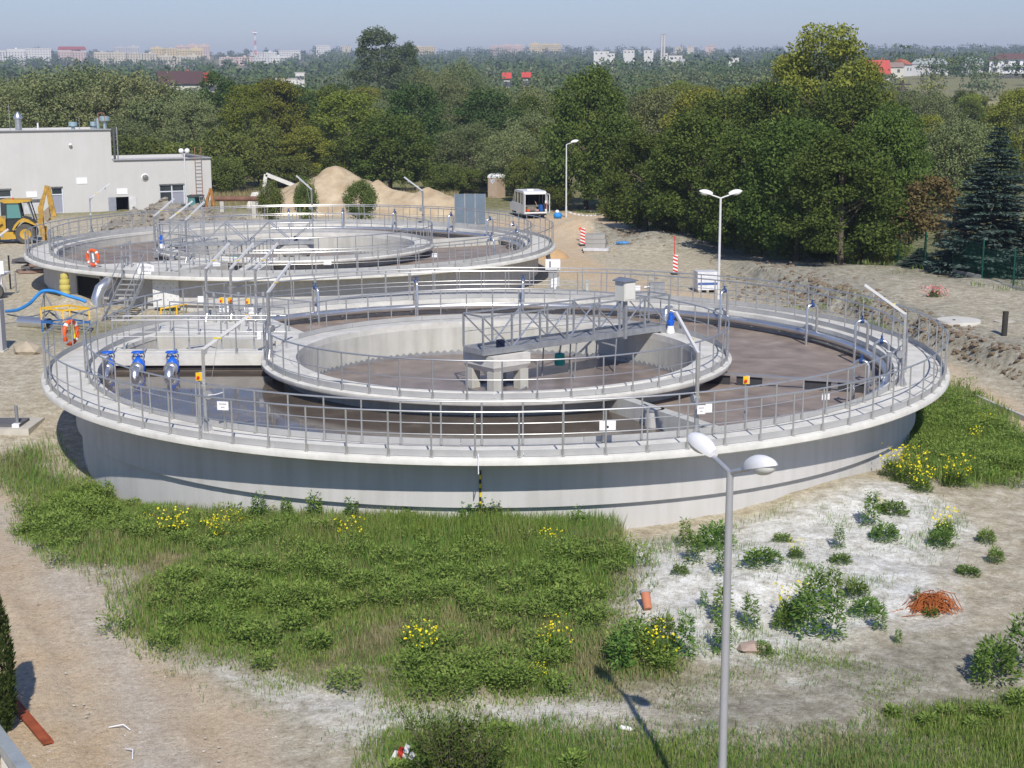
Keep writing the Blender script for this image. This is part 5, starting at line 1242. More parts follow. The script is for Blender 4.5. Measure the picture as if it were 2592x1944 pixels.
t = thing('concrete_pad', 'low concrete pad with a dark lid and an upright grey pipe', 'concrete pad', (p.x, p.y + 0.4, p.z))
MB().box((-0.55, 0.4, 0.02), (2.5, 1.7, 0.34)).build('pad', M('pad_concrete', (0.50, 0.47, 0.41), 0.9, 0, 0.15, 2), t, smooth=False)
MB().box((-0.5, 0.3, 0.23), (1.7, 1.0, 0.1)).build('lid', M('dark_lid', (0.13, 0.13, 0.135), 0.8), t, smooth=False)
MB().tube([(0.22, 0.0, 0.15), (0.2, 0.0, 0.85)], 0.055, 10).build('pipe', M('grey_pipe', (0.2, 0.21, 0.23), 0.6), t); MB().box((0.22, -0.12, 0.24), (0.22, 0.22, 0.1)).build('foot', white_paint, t, smooth=False)
MB().box((-0.65, 0.45, 0.38), (0.2, 0.14, 0.24)).build('white_block', white_paint, t, smooth=False)

# ------------------------------------------------------------------ between the tanks, right of middle
p = gat(1399, 745)
t = thing('meter_box', 'white box with a slot on a grey post between the two tanks', 'box', (p.x, p.y, p.z))
hh = aty(1399, 669, p.y).z - p.z
MB().box((0, 0.08, hh / 2), (0.42, 0.1, hh)).build('post', galv, t, smooth=False)
bx = MB().box((0, 0, hh), (0.74, 0.3, 0.5)).build('box', white_paint, t, smooth=False); MB().box((-0.14, -0.155, hh + 0.02), (0.07, 0.012, 0.3)).build('slot', M('slot_dark', (0.12, 0.12, 0.13), 0.6), bx, smooth=False)
p = gat(1400, 745)
t = thing('notice_board', 'tilted white notice board on a short white post in the grass', 'sign', (p.x + 0.05, p.y - 1.6, hz(p.x, p.y - 1.6)), R_(18))
c = aty(1401, 714, p.y - 1.6); hh = c.z - hz(p.x, p.y - 1.6)
MB().cyl((0, 0.03, -0.1), (0, 0.03, hh), 0.05, n=8).build('post', white_paint, t); MB().add([(-0.2, 0, hh - 0.26), (0.21, 0, hh - 0.2), (0.21, 0, hh + 0.24), (-0.2, 0, hh + 0.16), (-0.2, 0.02, hh - 0.26), (0.21, 0.02, hh - 0.2), (0.21, 0.02, hh + 0.24), (-0.2, 0.02, hh + 0.16)], [(0, 1, 2, 3), (7, 6, 5, 4), (0, 4, 5, 1), (1, 5, 6, 2), (2, 6, 7, 3), (3, 7, 4, 0)]).build('board', white_paint, t, smooth=False)
p = gat(1256, 738)
t = thing('compressor', 'orange machine cowl on a dark wheeled base beside the farther tank wall', 'machine', (p.x, p.y, p.z))
hh = aty(1256, 709, p.y).z - p.z
MB().box((0, 0, hh), (0.72, 0.45, 0.34), 0, 0.93).build('cowl', orange_p, t, smooth=False); m = MB(); m.box((0, 0, hh - 0.27), (0.95, 0.5, 0.18)); m.build('base', dark, t, smooth=False)
for s in (-0.38, 0.38): MB().tube([(s, -0.3, 0.18), (s, 0.3, 0.18)], 0.18, 14).build('wheel', dark, t)
MB().box((0, 0, (hh - 0.3) / 2 + 0.08), (0.2, 0.2, max(0.1, hh - 0.4))).build('pedestal', dark, t, smooth=False)
p = gat(1486, 738)
t = thing('vent_post', 'short pale vent post with a square cap in the grass between the tanks', 'post', (p.x, p.y, p.z)); MB().bar((0, 0, -0.1), (0, 0, 0.5), 0.13).build('shaft', M('pale_vent', (0.45, 0.5, 0.48), 0.6), t, smooth=False); MB().box((0, 0, 0.53), (0.18, 0.18, 0.08)).build('cap', MATS['pale_vent'], t, smooth=False)
p = gat(1625, 748)
t = thing('pump_skid', 'white tube and grey box pump unit behind the near tank cabinet', 'pump', (p.x, p.y, p.z))
MB().tube([(-0.9, 0, 0.34), (-0.1, 0, 0.34)], 0.16, 12).build('tube', white_paint, t); MB().box((0.75, 0.1, 0.38), (0.75, 0.5, 0.5)).build('housing', galv, t, smooth=False); MB().box((0, 0, 0.1), (2.4, 0.5, 0.16)).build('skid', galv, t, smooth=False); MB().tube([(0.1, 0, 0.4), (0.4, 0, 0.45)], 0.07, 8).build('coupling', galv, t)
p = gat(1388, 690); t = thing('wall_pipe', 'grey bent pipe coming down the wall of the farther tank by the white box', 'pipe', (p.x, p.y, 0)); 
MB().tube([(-0.9, 1.1, 1.3), (-0.35, 0.5, 1.3), (-0.05, 0.15, 1.1), (0.0, 0.05, 0.8), (0, 0, -0.3)], 0.13, 14).build('pipe', galv, t)
p = at(1395, 652, 0.0); t, _ = blob_heap('sand_pile', 'small pile of orange sand by the right side of the farther tank', 'sand heap', [(p.x - 0.1, p.y, 1.3, 1.2, 0.75, 0)], M('orange_sand', (0.50, 0.33, 0.17), 0.95, 0, 0.15, 2, 0.4), 30, 0.05, 8)

# ------------------------------------------------------------------ road side: striped boards, pallets, bags
stripe_r = M('sign_red', (0.62, 0.05, 0.035), 0.45, 0, 0.05); stripe_w = M('sign_white', (0.80, 0.80, 0.78), 0.45, 0, 0.03)
def striped_board(px, py_base, h, w, label, yaw=0, lift=0.1):
    p = gat(px, py_base); t = thing('warning_board', label, 'warning sign', (p.x, p.y, p.z), yaw, 'red and white striped warning boards')
    MB().box((0, 0.02, lift + h / 2), (w, 0.03, h)).build('board', stripe_w, t, smooth=False)
    n_ = 5; st = h / n_
    for i in range(-1, n_):
        z0 = lift + i * st; poly = [(-w / 2, z0 + st * 0.55), (w / 2, z0), (w / 2, z0 + st * 0.5), (-w / 2, z0 + st * 1.05)]
        poly = [(x, min(max(z, lift), lift + h)) for x, z in poly]
        if poly[3][1] - poly[0][1] < 0.02 and poly[2][1] - poly[1][1] < 0.02: continue
        MB().xprism(poly, -0.002, 0.004).build('stripe', stripe_r, t, smooth=False)
    MB().box((0, 0.06, 0.04), (0.4, 0.5, 0.12)).build('foot', dark, t, smooth=False); MB().bar((0, 0.055, 0), (0, 0.055, lift + h), 0.04).build('stem', galv, t, smooth=False)
    return t
striped_board(1475, 622, 1.05, 0.30, 'red and white striped board with orange lamp, beside the kerb stone pallet', R_(-6))
p = gat(1469, 612); t = thing('warning_lamp', 'orange warning lamp on the striped board by the kerb stones', 'lamp', (p.x, p.y, p.z)); MB().bar((0, 0, 0), (0, 0, 0.9), 0.03).build('stem', galv, t, smooth=False); MB().cyl((0, -0.04, 0.85), (0, 0.06, 0.85), 0.11, n=14).build('lamp', orange_p, t)
striped_board(1709, 695, 1.0, 0.26, 'red and white striped board standing before the dark trees', R_(4))
p = gat(1707, 660); t = thing('marker_stake', 'red stake rising behind the striped board under the trees', 'post', (p.x, p.y, p.z)); MB().bar((0, 0, -0.2), (0, 0, 1.35), 0.045).build('shaft', red_p, t, smooth=False); MB().box((0, 0, 1.4), (0.08, 0.08, 0.12)).build('tip', red_p, t, smooth=False)
p = gat(1510, 640)
t = thing('kerb_stone_pallet', 'stack of grey kerb stones half wrapped in film on the dirt road', 'pallet', (p.x, p.y + 0.5, p.z), R_(-10))
ks = M('kerb_stone', (0.36, 0.35, 0.33), 0.9, 0, 0.1, 3)
kerb_me = MB().box((0, 0, 0), (1.25, 0.14, 0.27)).mesh('kerb_stone', ks, False)
for j in range(3):
    for i in range(6): obj('kerb_stone', kerb_me, t, ((0.07 - 0.05 * j) if j else 0, -0.4 + i * 0.16, 0.42 + j * 0.285), (0, 0, 0))
MB().box((0.05, 0, 0.2), (1.6, 1.15, 0.18)).build('film_wrap', M('grey_film', (0.62, 0.62, 0.65), 0.3, 0, 0.2, 4, 0.6), t, smooth=False); MB().box((0.05, 0, 0.04), (1.5, 1.1, 0.12)).build('pallet_base', M('pallet_wood', (0.4, 0.34, 0.26), 0.9), t, smooth=False)
p = gat(1789, 742)
t = thing('wrapped_pallet', 'white film wrapped block pallet with blue print band beside the white lamp post', 'pallet', (p.x, p.y + 0.5, p.z), R_(6))
film = M('white_film', (0.72, 0.73, 0.74), 0.3, 0, 0.12, 5, 0.5)
for j in range(3): MB().box((random.uniform(-0.02, 0.02), 0, 0.3 + j * 0.31), (1.05, 0.9, 0.30)).build('wrapped_layer', film, t, smooth=False)
MB().box((0, -0.458, 0.47), (1.0, 0.01, 0.12)).build('blue_band', M('film_blue', (0.08, 0.14, 0.34), 0.4), t, smooth=False)
for x in (-0.42, 0, 0.42): MB().box((x, 0, 0.07), (0.12, 0.95, 0.16)).build('pallet_bearer', MATS['pallet_wood'], t, smooth=False)
p = gat(1412, 553); t = thing('refuse_sack', 'white and bright blue sack dropped beside the single headed lamp', 'sack', (p.x, p.y, p.z)); random.seed(4)
MB().ball((0, 0, 0.22), 0.3, 10, 8, (1.2, 1, 0.85)).build('blue_sack', M('sack_blue', (0.03, 0.25, 0.65), 0.5, 0, 0.1, 4, 0.5), t); MB().ball((-0.05, 0.05, 0.52), 0.17, 10, 8, (1, 1, 0.9)).build('white_knot', white_paint, t)
for px, py, lab in ((1649, 590, 'blue plastic scrap lying in the shade under the trees'), (1577, 618, 'crumpled blue and white sheeting on the soil heap behind the kerb stones')):
    p = gat(px, py); tag(MB().add(rock_verts(0.35, (1.4, 1, 0.35)), ICO).build('plastic_sheet', M('sheet_blue', (0.10, 0.28, 0.55), 0.5, 0, 0.4, 5), loc=(p.x, p.y, p.z + 0.08), smooth=False), lab, 'plastic sheet')
# rope of white and red tape by the lamp
a, b_, c_ = gat(1436, 560), gat(1500, 556), gat(1560, 552)
a.z += 0.75; b_.z += 0.35; c_.z += 0.8
t = thing('barrier_tape', 'sagging white barrier tape strung from the single headed lamp to the green gate', 'tape', (0, 0, 0))
def sag(f): q = a.lerp(c_, f); q.z = a.z + (c_.z - a.z) * f - 1.8 * f * (1 - f); return q
for i in range(24): MB().bar(sag(i / 24), sag((i + 1) / 24), 0.01, 0.09).build('tape_strip', white_paint if i % 2 else M('tape_grey', (0.45, 0.45, 0.47), 0.5), t, smooth=False)

# ------------------------------------------------------------------ green mesh fence with gate
gm = M('green_fence', (0.008, 0.085, 0.055), 0.5, 0, 0.08)
FA, FB = Vector((24.6, 68.6, 0)), Vector((9.6, 117.0, 0)); fd = (FB - FA); FL = fd.length; fd.normalize(); npan = 20; FS = FL / npan
t = thing('mesh_fence', 'green wire mesh fence with posts running below the trees', 'fence', (FA.x, FA.y, 0), math.atan2(fd.y, fd.x))
pm = MB(); k = 0
while k * 0.1 < FS - 0.05: pm.bar((0.03 + k * 0.1, 0, 0.12), (0.03 + k * 0.1, 0, 1.72), 0.006, 0.006); k += 1
for j in range(9): pm.bar((0, 0.004, 0.14 + j * 0.195), (FS, 0.004, 0.14 + j * 0.195), 0.009, 0.009)
pmesh = pm.mesh('mesh_panel', gm, False); pom = MB().box((0, 0, 0.9), (0.06, 0.06, 2.0)).mesh('fence_post', gm, False); pbm = MB().box((FS / 2, 0, 0.0), (FS - 0.06, 0.08, 0.3)).mesh('base_board', M('fence_base', (0.45, 0.43, 0.38), 0.9), False)
for i in range(npan + 1):
    q = FA + fd * (FS * i); z = hz(q.x, q.y)
    obj('fence_post', pom, t, (FS * i, 0, z))
    if i < npan: obj('mesh_panel', pmesh, t, (FS * i, 0, z)); obj('base_board', pbm, t, (FS * i, 0, z))
g0 = gat(1577, 556)
t = thing('fence_gate', 'green gate posts with a white notice between trees beyond the van', 'gate', (g0.x, g0.y, g0.z))
for x in (0, 0.35, 2.6): MB().bar((x, 0, -0.1), (x, 0, 2.4), 0.12).build('gate_post', gm, t, smooth=False)
for z in (0.3, 1.2, 2.0): MB().bar((0.35, 0, z), (2.6, 0, z), 0.06).build('gate_rail', gm, t, smooth=False)
for i in range(12): MB().bar((0.5 + i * 0.18, 0, 0.3), (0.5 + i * 0.18, 0, 2.0), 0.03).build('gate_bar', gm, t, smooth=False)
MB().box((-0.25, -0.02, 1.75), (0.35, 0.03, 0.45)).build('notice', white_paint, t, smooth=False)

# ------------------------------------------------------------------ right side
p = Vector((18.1, 60.2, hz(18.1, 60.2)))
t = thing('manhole_ring', 'round pale concrete manhole cover slab lying on disturbed soil', 'concrete slab', (p.x, p.y, p.z))
MB().lathe([(0, -0.5), (0.86, -0.5), (0.88, 0.0), (0.86, 0.1), (0.0, 0.12)], 36).build('slab', M('pale_slab', (0.60, 0.58, 0.52), 0.9, 0, 0.08, 2), t); MB().cyl((-0.25, -0.2, 0.1), (-0.25, -0.2, 0.135), 0.06, n=10).build('lift_hole', dark, t)
p = Vector((19.9, 60.0, hz(19.9, 60.0))); tag(MB().lathe([(0, 0.0), (0.42, 0.0), (0.42, 0.06), (0, 0.07)], 24).build('lid', M('pale_lid', (0.5, 0.46, 0.38), 0.9), loc=(p.x, p.y, p.z)), 'small flat concrete lid beside the round manhole slab', 'lid')
p = gat(2541, 850); t = thing('dark_stake', 'thick dark wooden stake standing upright on the right hand soil bank', 'post', (p.x, p.y, p.z)); MB().tube([(0, 0, -0.3), (0.02, 0, 0.92)], 0.11, 10).build('shaft', M('dark_wood', (0.05, 0.045, 0.04), 0.9), t); MB().cyl((0.02, 0, 0.9), (0.02, 0, 0.95), 0.115, n=10).build('cap', MATS['dark_wood'], t)
t = thing('road_kerb', 'row of pale concrete kerb stones along the right hand dirt road', 'kerb', (0, 0, 0))
a, b_ = gat(2470, 1012), gat(2640, 1085); km = M('kerb_pale', (0.50, 0.49, 0.46), 0.9, 0, 0.1, 3)
n_ = 7
for i in range(n_):
    q0, q1 = a.lerp(b_, i / n_), a.lerp(b_, (i + 0.97) / n_); q0.z = hz(q0.x, q0.y); q1.z = hz(q1.x, q1.y)
    MB().bar(q0 + Vector((0, 0, 0.03)), q1 + Vector((0, 0, 0.03)), 0.1, 0.3).build('kerb_stone', km, t, smooth=False)
# clods along the trench, joined (nobody could count them)
m = MB(); random.seed(21)
for _ in range(1100):
    q = random.random()
    if q < 0.55: y = random.uniform(48, 76); x = (16.8 + (57.2 - y) * 0.245 if y < 57.2 else 16.8 - (y - 57.2) * 0.16) + abs(random.gauss(0.1, 0.7))
    elif q < 0.8: x, y = random.gauss(13.6, 1.8), random.gauss(76, 5)
    else: x, y = random.gauss(7.5, 3.0), random.gauss(101, 3.5)
    if math.hypot(x - C1[0], y - C1[1]) < 14.6 or float(soft(ROAD_FAR, np.array([x]), np.array([y]))[0]) > 0.1: continue
    r = random.choice((0.04, 0.05, 0.06, 0.08, 0.12)); z = hz(x, y)
    m.add([(a_ + x, b2 + y, c2 + z + r * 0.2) for a_, b2, c2 in rock_verts(r, (1.2, 1, 0.8))], ICO)
o = m.build('soil_clods', M('brown_clods', (0.20, 0.155, 0.11), 0.95, 0, 0.35, 1.5, 0.4, spec=0.1), smooth=False); o['kind'] = 'stuff'; tag(o, 'lumps of dug brown soil along the road edge and heaps', 'soil')
# pebbles and chalk lumps in the foreground
m = MB(); random.seed(5)
for _ in range(2200):
    q = random.random()
    if q < 0.45: x, y = random.uniform(0.5, 11), random.uniform(24, 35)
    elif q < 0.75: x, y = random.uniform(-9, 11), random.uniform(21, 27)
    else: x, y = random.uniform(-12, -4), random.uniform(22, 34)
    if math.hypot(x - C1[0], y - C1[1]) < 13.6: continue
    r = random.choice((0.006, 0.007, 0.008, 0.01, 0.012, 0.015, 0.024)); z = hz(x, y)
    m.add([(a_ + x, b2 + y, c2 + z) for a_, b2, c2 in rock_verts(r, (1.2, 1, 0.7))], ICO)
o = m.build('pebbles', M('chalk_pebbles', (0.44, 0.41, 0.355), 0.95, 0, 0.4, 1.2, spec=0.1), smooth=False); o['kind'] = 'stuff'; tag(o, 'pale chalk pebbles scattered over the bare foreground soil', 'pebbles')

# ------------------------------------------------------------------ foreground oddments
p = gat(1638, 1545); t = thing('clay_pot', 'terracotta clay pipe piece lying tilted on the chalky slope', 'clay pipe', (p.x, p.y, p.z), R_(10))
MB().tube([(0.0, -0.05, 0.05), (0.0, 0.16, 0.32)], [0.085, 0.10], 16).build('body', M('terracotta', (0.52, 0.20, 0.11), 0.8, 0, 0.1, 4), t); MB().tube([(0.0, 0.155, 0.31), (0, 0.20, 0.36)], [0.115, 0.115], 16).build('rim', M('grey_rim', (0.35, 0.34, 0.33), 0.8), t)
p = gat(2362, 1552); t = thing('rebar_bundle', 'tangled heap of rusty orange reinforcing rods on chalky ground', 'rebar', (p.x, p.y + 0.1, p.z)); random.seed(9)
rb = M('orange_rust', (0.36, 0.11, 0.03), 0.85, 0, 0.3, 3)
for i in range(150):
    a0 = random.uniform(0, 6.28); x0, y0 = random.uniform(-0.25, 0.25), random.uniform(-0.15, 0.2); L1 = random.uniform(0.25, 0.46)
    e = (x0 + L1 * math.cos(a0), y0 + 0.6 * L1 * math.sin(a0)); zz = random.uniform(0.12, 0.42)
    MB().tube([(x0 - (e[0] - x0) * 0.6, y0 - (e[1] - y0) * 0.6, random.uniform(0.0, 0.15)), (x0, y0, zz), ((x0 + e[0]) / 2, (y0 + e[1]) / 2, zz * 0.9), (e[0], e[1], random.uniform(-0.05, 0.12))], 0.009, 5).build('rod', rb, t)
for q in (((-1.15, 0.1), (-0.5, 0.28)), ((-0.95, -0.15), (-0.6, 0.0)), ((-0.7, -0.35), (-0.2, -0.3))): MB().tube([(*q[0], 0.02), (*q[1], 0.06)], 0.008, 5).build('rod', rb, t)
p = gat(1585, 1850); t = thing('plastic_bottle', 'white plastic bottle lying in the short grass', 'bottle', (p.x, p.y, p.z), R_(-28)); MB().tube([(-0.1, 0, 0.045), (0.06, 0, 0.045), (0.09, 0, 0.045), (0.11, 0, 0.045), (0.14, 0, 0.045)], [0.042, 0.042, 0.035, 0.015, 0.015], 12).build('body', white_paint, t); MB().cyl((0.14, 0, 0.045), (0.16, 0, 0.045), 0.018, n=10).build('cap', dark, t)
for px, py, px2, py2, lab in ((276, 1845, 330, 1852, 'white plastic strip curled on the sandy track'), (318, 1900, 336, 1925, 'short white plastic strip lying lower on the sandy track')):
    a, b_ = gat(px, py), gat(px2, py2); a.z += 0.03; b_.z += 0.03; mid_ = a.lerp(b_, 0.5) + Vector((0.05, 0.06, 0.05))
    tag(MB().tube([a, mid_, b_], 0.011, 6).build('plastic_strip', white_paint), lab, 'plastic strip')
a, b_ = gat(-30, 1720), gat(122, 1888); t = thing('rusty_beam', 'rusty red steel angle beam lying along the lower left track edge', 'beam', (0, 0, 0)); rm = M('red_rust', (0.30, 0.075, 0.03), 0.85, 0, 0.35, 3)
MB().bar(a + Vector((0, 0, 0.16)), b_ + Vector((0, 0, 0.05)), 0.16, 0.03).build('flange', rm, t, smooth=False); MB().bar(a + Vector((0.06, 0.05, 0.09)), b_ + Vector((0.06, 0.05, 0.0)), 0.03, 0.16).build('web', rm, t, smooth=False)
a, b_ = at(-60, 1780, 0.25), at(95, 1990, 0.25); t = thing('steel_channel', 'pale galvanised steel channel crossing the lower left corner', 'steel beam', (0, 0, 0))
MB().bar(a, b_, 0.2, 0.03).build('web', M('pale_galv', (0.46, 0.5, 0.5), 0.45, 0.4, 0.15, 3), t, smooth=False); dv = (b_ - a).normalized().cross(Vector((0, 0, 1)))
for s in (-0.09, 0.09): MB().bar(a + dv * s - Vector((0, 0, 0.09)), b_ + dv * s - Vector((0, 0, 0.09)), 0.02, 0.16).build('flange', MATS['pale_galv'], t, smooth=False)
for f in (0.05, 0.5, 0.95):
    q = a.lerp(b_, f); zz = hz(q.x, q.y); MB().box((q.x, q.y, (zz - 0.1 + 0.1) / 2), (0.12, 0.12, 0.1 - zz + 0.1)).build('block', concrete_w, t, smooth=False)
p = gat(1040, 1935); t = thing('scrap_tape', 'torn red and white plastic tape caught at the foot of the dark weed clump', 'tape', (p.x, p.y, p.z + 0.02)); random.seed(2)
for i in range(4): MB().bar((-0.3 + i * 0.09, 0.05 * math.sin(i), 0.05), (-0.22 + i * 0.09, 0.05 * math.sin(i + 1), 0.2 + 0.06 * (i % 3)), 0.004, 0.09).build('strip', stripe_r if i % 3 == 1 else stripe_w, t, smooth=False)
# ------------------------------------------------------------------ vegetation helpers
def unit(n, rng):
    v = rng.normal(size=(n, 3)); return v / np.linalg.norm(v, axis=1)[:, None]
def leaf_quads(c, axis, nrm, L, W):
    """lens shaped leaves: centre-line from c along axis, width along axis x nrm"""
    s = np.cross(axis, nrm); s /= (np.linalg.norm(s, axis=1)[:, None] + 1e-9)
    L = np.asarray(L)[:, None]; W = np.asarray(W)[:, None]
    return np.stack([c, c + axis * L * 0.5 + s * W * 0.5, c + axis * L, c + axis * L * 0.5 - s * W * 0.5], 1)
def crown(rng, n_cl, per, H, W, zb, leaf, shape='round', cl_r=0.95, up=0.35, droop=0.0):
    out = []
    for i in range(n_cl):
        if shape == 'round':
            d = unit(1, rng)[0]; r = rng.uniform(0.45, 1.0) ** 0.6
            c = np.array([d[0] * r * (W / 2 - cl_r * 0.6), d[1] * r * (W / 2 - cl_r * 0.6), zb + (H - zb) / 2 + d[2] * r * ((H - zb) / 2 - cl_r * 0.5)])
        elif shape == 'egg':
            t = rng.uniform(0, 1); rad = (W / 2 - cl_r * 0.5) * math.sin(math.pi * min(1, 0.20 + t * 0.76)) ** 0.55 * (1.06 - 0.2 * t); a = rng.uniform(0, 6.283); r = rng.uniform(0.4, 1) ** 0.5
            c = np.array([rad * r * math.cos(a), rad * r * math.sin(a), zb + t * (H - zb - cl_r * 0.4)])
        elif shape == 'spire':
            t = rng.uniform(0, 1) ** 0.8; rad = (W / 2) * (0.25 + 0.9 * (1 - t)) * 0.8; a = rng.uniform(0, 6.283); r = rng.uniform(0.3, 1) ** 0.5
            c = np.array([rad * r * math.cos(a), rad * r * math.sin(a), zb + t * (H - zb)])
        k = int(per * rng.uniform(0.6, 1.4)); cr = cl_r * rng.uniform(0.65, 1.25)
        d = unit(k, rng); rr = cr * rng.uniform(0.25, 1.0, (k, 1)) ** 0.5
        p = c + d * rr * np.array([1, 1, 0.72])
        p[:, 2] = np.maximum(p[:, 2], zb * 0.7)
        ax = unit(k, rng) * 0.8 + d * 0.5 + np.array([0, 0, -droop]); ax /= np.linalg.norm(ax, axis=1)[:, None]
        nn = d * 0.8 + unit(k, rng) * 0.7 + np.array([0, 0, up]); nn /= np.linalg.norm(nn, axis=1)[:, None]
        out.append(leaf_quads(p, ax, nn, leaf * rng.uniform(0.7, 1.35, k), leaf * rng.uniform(0.5, 0.9, k)))
    return np.concatenate(out)
bark = M('grey_bark', (0.13, 0.105, 0.08), 0.95, 0, 0.3, 3, 0.4)
def trunk_mesh(rng, H, zb, r, limbs=6, W=6):
    m = MB(); bx = rng.uniform(-0.25, 0.25, 6)
    pts = [(bx[0] * i * 0.15, bx[1] * i * 0.15, -0.35 + i * (H * 0.82) / 6) for i in range(7)]
    m.tube(pts, [r * 1.25, r, r * 0.9, r * 0.75, r * 0.55, r * 0.35, r * 0.15], 8)
    for k in range(limbs):
        f = rng.uniform(0.28, 0.75); z = f * H * 0.82; a = k * 2.4 + rng.uniform(-0.4, 0.4); L = W * 0.42 * rng.uniform(0.6, 1.0) * (1.15 - f * 0.6)
        p0 = Vector((bx[0] * f * 0.9, bx[1] * f * 0.9, z)); p1 = p0 + Vector((math.cos(a) * L * 0.5, math.sin(a) * L * 0.5, L * 0.35)); p2 = p0 + Vector((math.cos(a) * L, math.sin(a) * L, L * 0.8))
        m.tube([p0, p1, p2], [r * 0.42, r * 0.28, r * 0.08], 6)
    return m.mesh('trunk', bark)
LM = {
 'maple': leaf_mat('leaf_maple', (0.058, 0.095, 0.021), (0.157, 0.205, 0.051), 0.25, 0.18),
 'lime': leaf_mat('leaf_lime', (0.159, 0.194, 0.031), (0.301, 0.323, 0.069), 0.3, 0.2),
 'willow': leaf_mat('leaf_willow', (0.150, 0.185, 0.078), (0.285, 0.310, 0.140), 0.3, 0.2),
 'dark': leaf_mat('leaf_dark', (0.051, 0.100, 0.034), (0.140, 0.195, 0.061), 0.2, 0.2),
 'poplar': leaf_mat('leaf_poplar', (0.067, 0.104, 0.049), (0.152, 0.195, 0.085), 0.2, 0.1),
 'spruce': leaf_mat('leaf_spruce', (0.049, 0.088, 0.071), (0.152, 0.213, 0.183), 0.1, 0.1),
 'rowan': leaf_mat('leaf_rowan', (0.140, 0.110, 0.049), (0.226, 0.183, 0.073), 0.3, 0.1),
 'thuja': leaf_mat('leaf_thuja', (0.037, 0.067, 0.018), (0.104, 0.140, 0.039), 0.15, 0.1),
 'bush': leaf_mat('leaf_bush', (0.098, 0.140, 0.037), (0.226, 0.262, 0.073), 0.3, 0.2),
}
PROTO = {}
def proto(kind, i, spec):
    rng = np.random.default_rng(100 + i * 7 + len(kind))
    H, W, zb, ncl, per, leaf, shape, clr, droop, r = spec
    V = crown(rng, ncl, per, H, W, zb, leaf, shape, clr, 0.35, droop)
    PROTO.setdefault(kind, []).append((quads('crown', V, LM[kind]), trunk_mesh(rng, H, zb, r, 7, W), H, W))
#        H   W   zb  ncl per leaf shape clr droop trunk
for i in range(3): proto('maple', i, (10, 8.0, 1.5, 125, 150, 0.215, 'egg', 0.88, 0.15, 0.17))
for i in range(2): proto('lime', i, (10, 7.5, 1.2, 120, 150, 0.19, 'egg', 0.8, 0.1, 0.15))
for i in range(3): proto('willow', i, (10, 9.5, 0.8, 130, 150, 0.20, 'round', 1.05, 0.5, 0.2))
for i in range(2): proto('dark', i, (10, 7.0, 1.0, 115, 140, 0.20, 'egg', 0.85, 0.1, 0.15))
proto('poplar', 0, (10, 5.8, 0.6, 150, 110, 0.17, 'egg', 0.6, 0.0, 0.16))
for i in range(2): proto('bush', i, (10, 11.0, 0.3, 80, 130, 0.36, 'round', 1.7, 0.1, 0.14))
proto('rowan', 0, (10, 7.0, 2.0, 60, 70, 0.33, 'egg', 1.0, 0.2, 0.12))
def spruce_mesh(rng, H=10, W=6.5):
    out = []
    nl = 34
    for i in range(nl):
        t = i / (nl - 1); z = 0.5 + t * (H - 0.9); R = (W / 2) * (1 - t) ** 0.9 + 0.12; nb = int(5 + 9 * (1 - t))
        for b_ in range(nb):
            a = rng.uniform(0, 6.283); L = R * rng.uniform(0.75, 1.1); k = int(22 + L * 60)
            s = rng.uniform(0.08, 1, k); wid = 0.22 * L * (1 - s * 0.75) + 0.05
            side = rng.uniform(-1, 1, k) * wid
            x = s * L * math.cos(a) - side * math.sin(a); y = s * L * math.sin(a) + side * math.cos(a); zz = z - 0.28 * L * s + 0.20 * L * s ** 2 + rng.uniform(-0.07, 0.05, k)
            c = np.stack([x, y, zz], 1); ax = np.stack([math.cos(a) * np.ones(k) - np.sign(side) * math.sin(a) * 0.8, math.sin(a) * np.ones(k) + np.sign(side) * math.cos(a) * 0.8, rng.uniform(-0.5, 0.4, k)], 1); ax /= np.linalg.norm(ax, axis=1)[:, None]
            nn = np.tile([0, 0, 1.0], (k, 1)) + unit(k, rng) * 0.6
            out.append(leaf_quads(c, ax, nn, rng.uniform(0.2, 0.36, k), rng.uniform(0.08, 0.15, k)))
    return quads('crown', np.concatenate(out), LM['spruce'])
PROTO['spruce'] = [(spruce_mesh(np.random.default_rng(5)), MB().tube([(0, 0, -0.3), (0, 0, 9.6)], [0.16, 0.02], 8).mesh('trunk', bark), 10.0, 6.5)]

NAMES = {'maple': 'maple_tree', 'lime': 'lime_tree', 'willow': 'willow_tree', 'dark': 'alder_tree', 'poplar': 'poplar_tree', 'bush': 'bush', 'rowan': 'rowan_tree', 'spruce': 'spruce_tree'}
def tree(kind, x, y, H, W, label, group=None, rz=None, cat='tree', rnd=random):
    pr = PROTO[kind][rnd.randrange(len(PROTO[kind]))]
    z = hz(x, y)
    t = thing(NAMES[kind], label, cat, (x, y, z), rnd.uniform(0, 6.28) if rz is None else rz, group)
    sx, sz = W / pr[3], H / pr[2]
    o = obj('crown', pr[0], t); o.scale = (sx, sx, sz)
    o = obj('trunk', pr[1], t); o.scale = (sx, sx, sz)
    return t
def ptree(kind, px, Y, ytop, wpx, label, group=None, cat='tree', z_extra=0.3):
    p = aty(px, ytop, Y); z = hz(p.x, Y); W = wpx / FPX * Y * 1.02
    return tree(kind, p.x, Y, p.z - z + z_extra, W, label, group, cat=cat)
random.seed(31)
GW = 'trees along the fence right of the road'
LBM = 'dense dark green broadleaf tree in the group along the green fence'
LBB = 'dark broadleaf tree in the second row behind the fence trees'
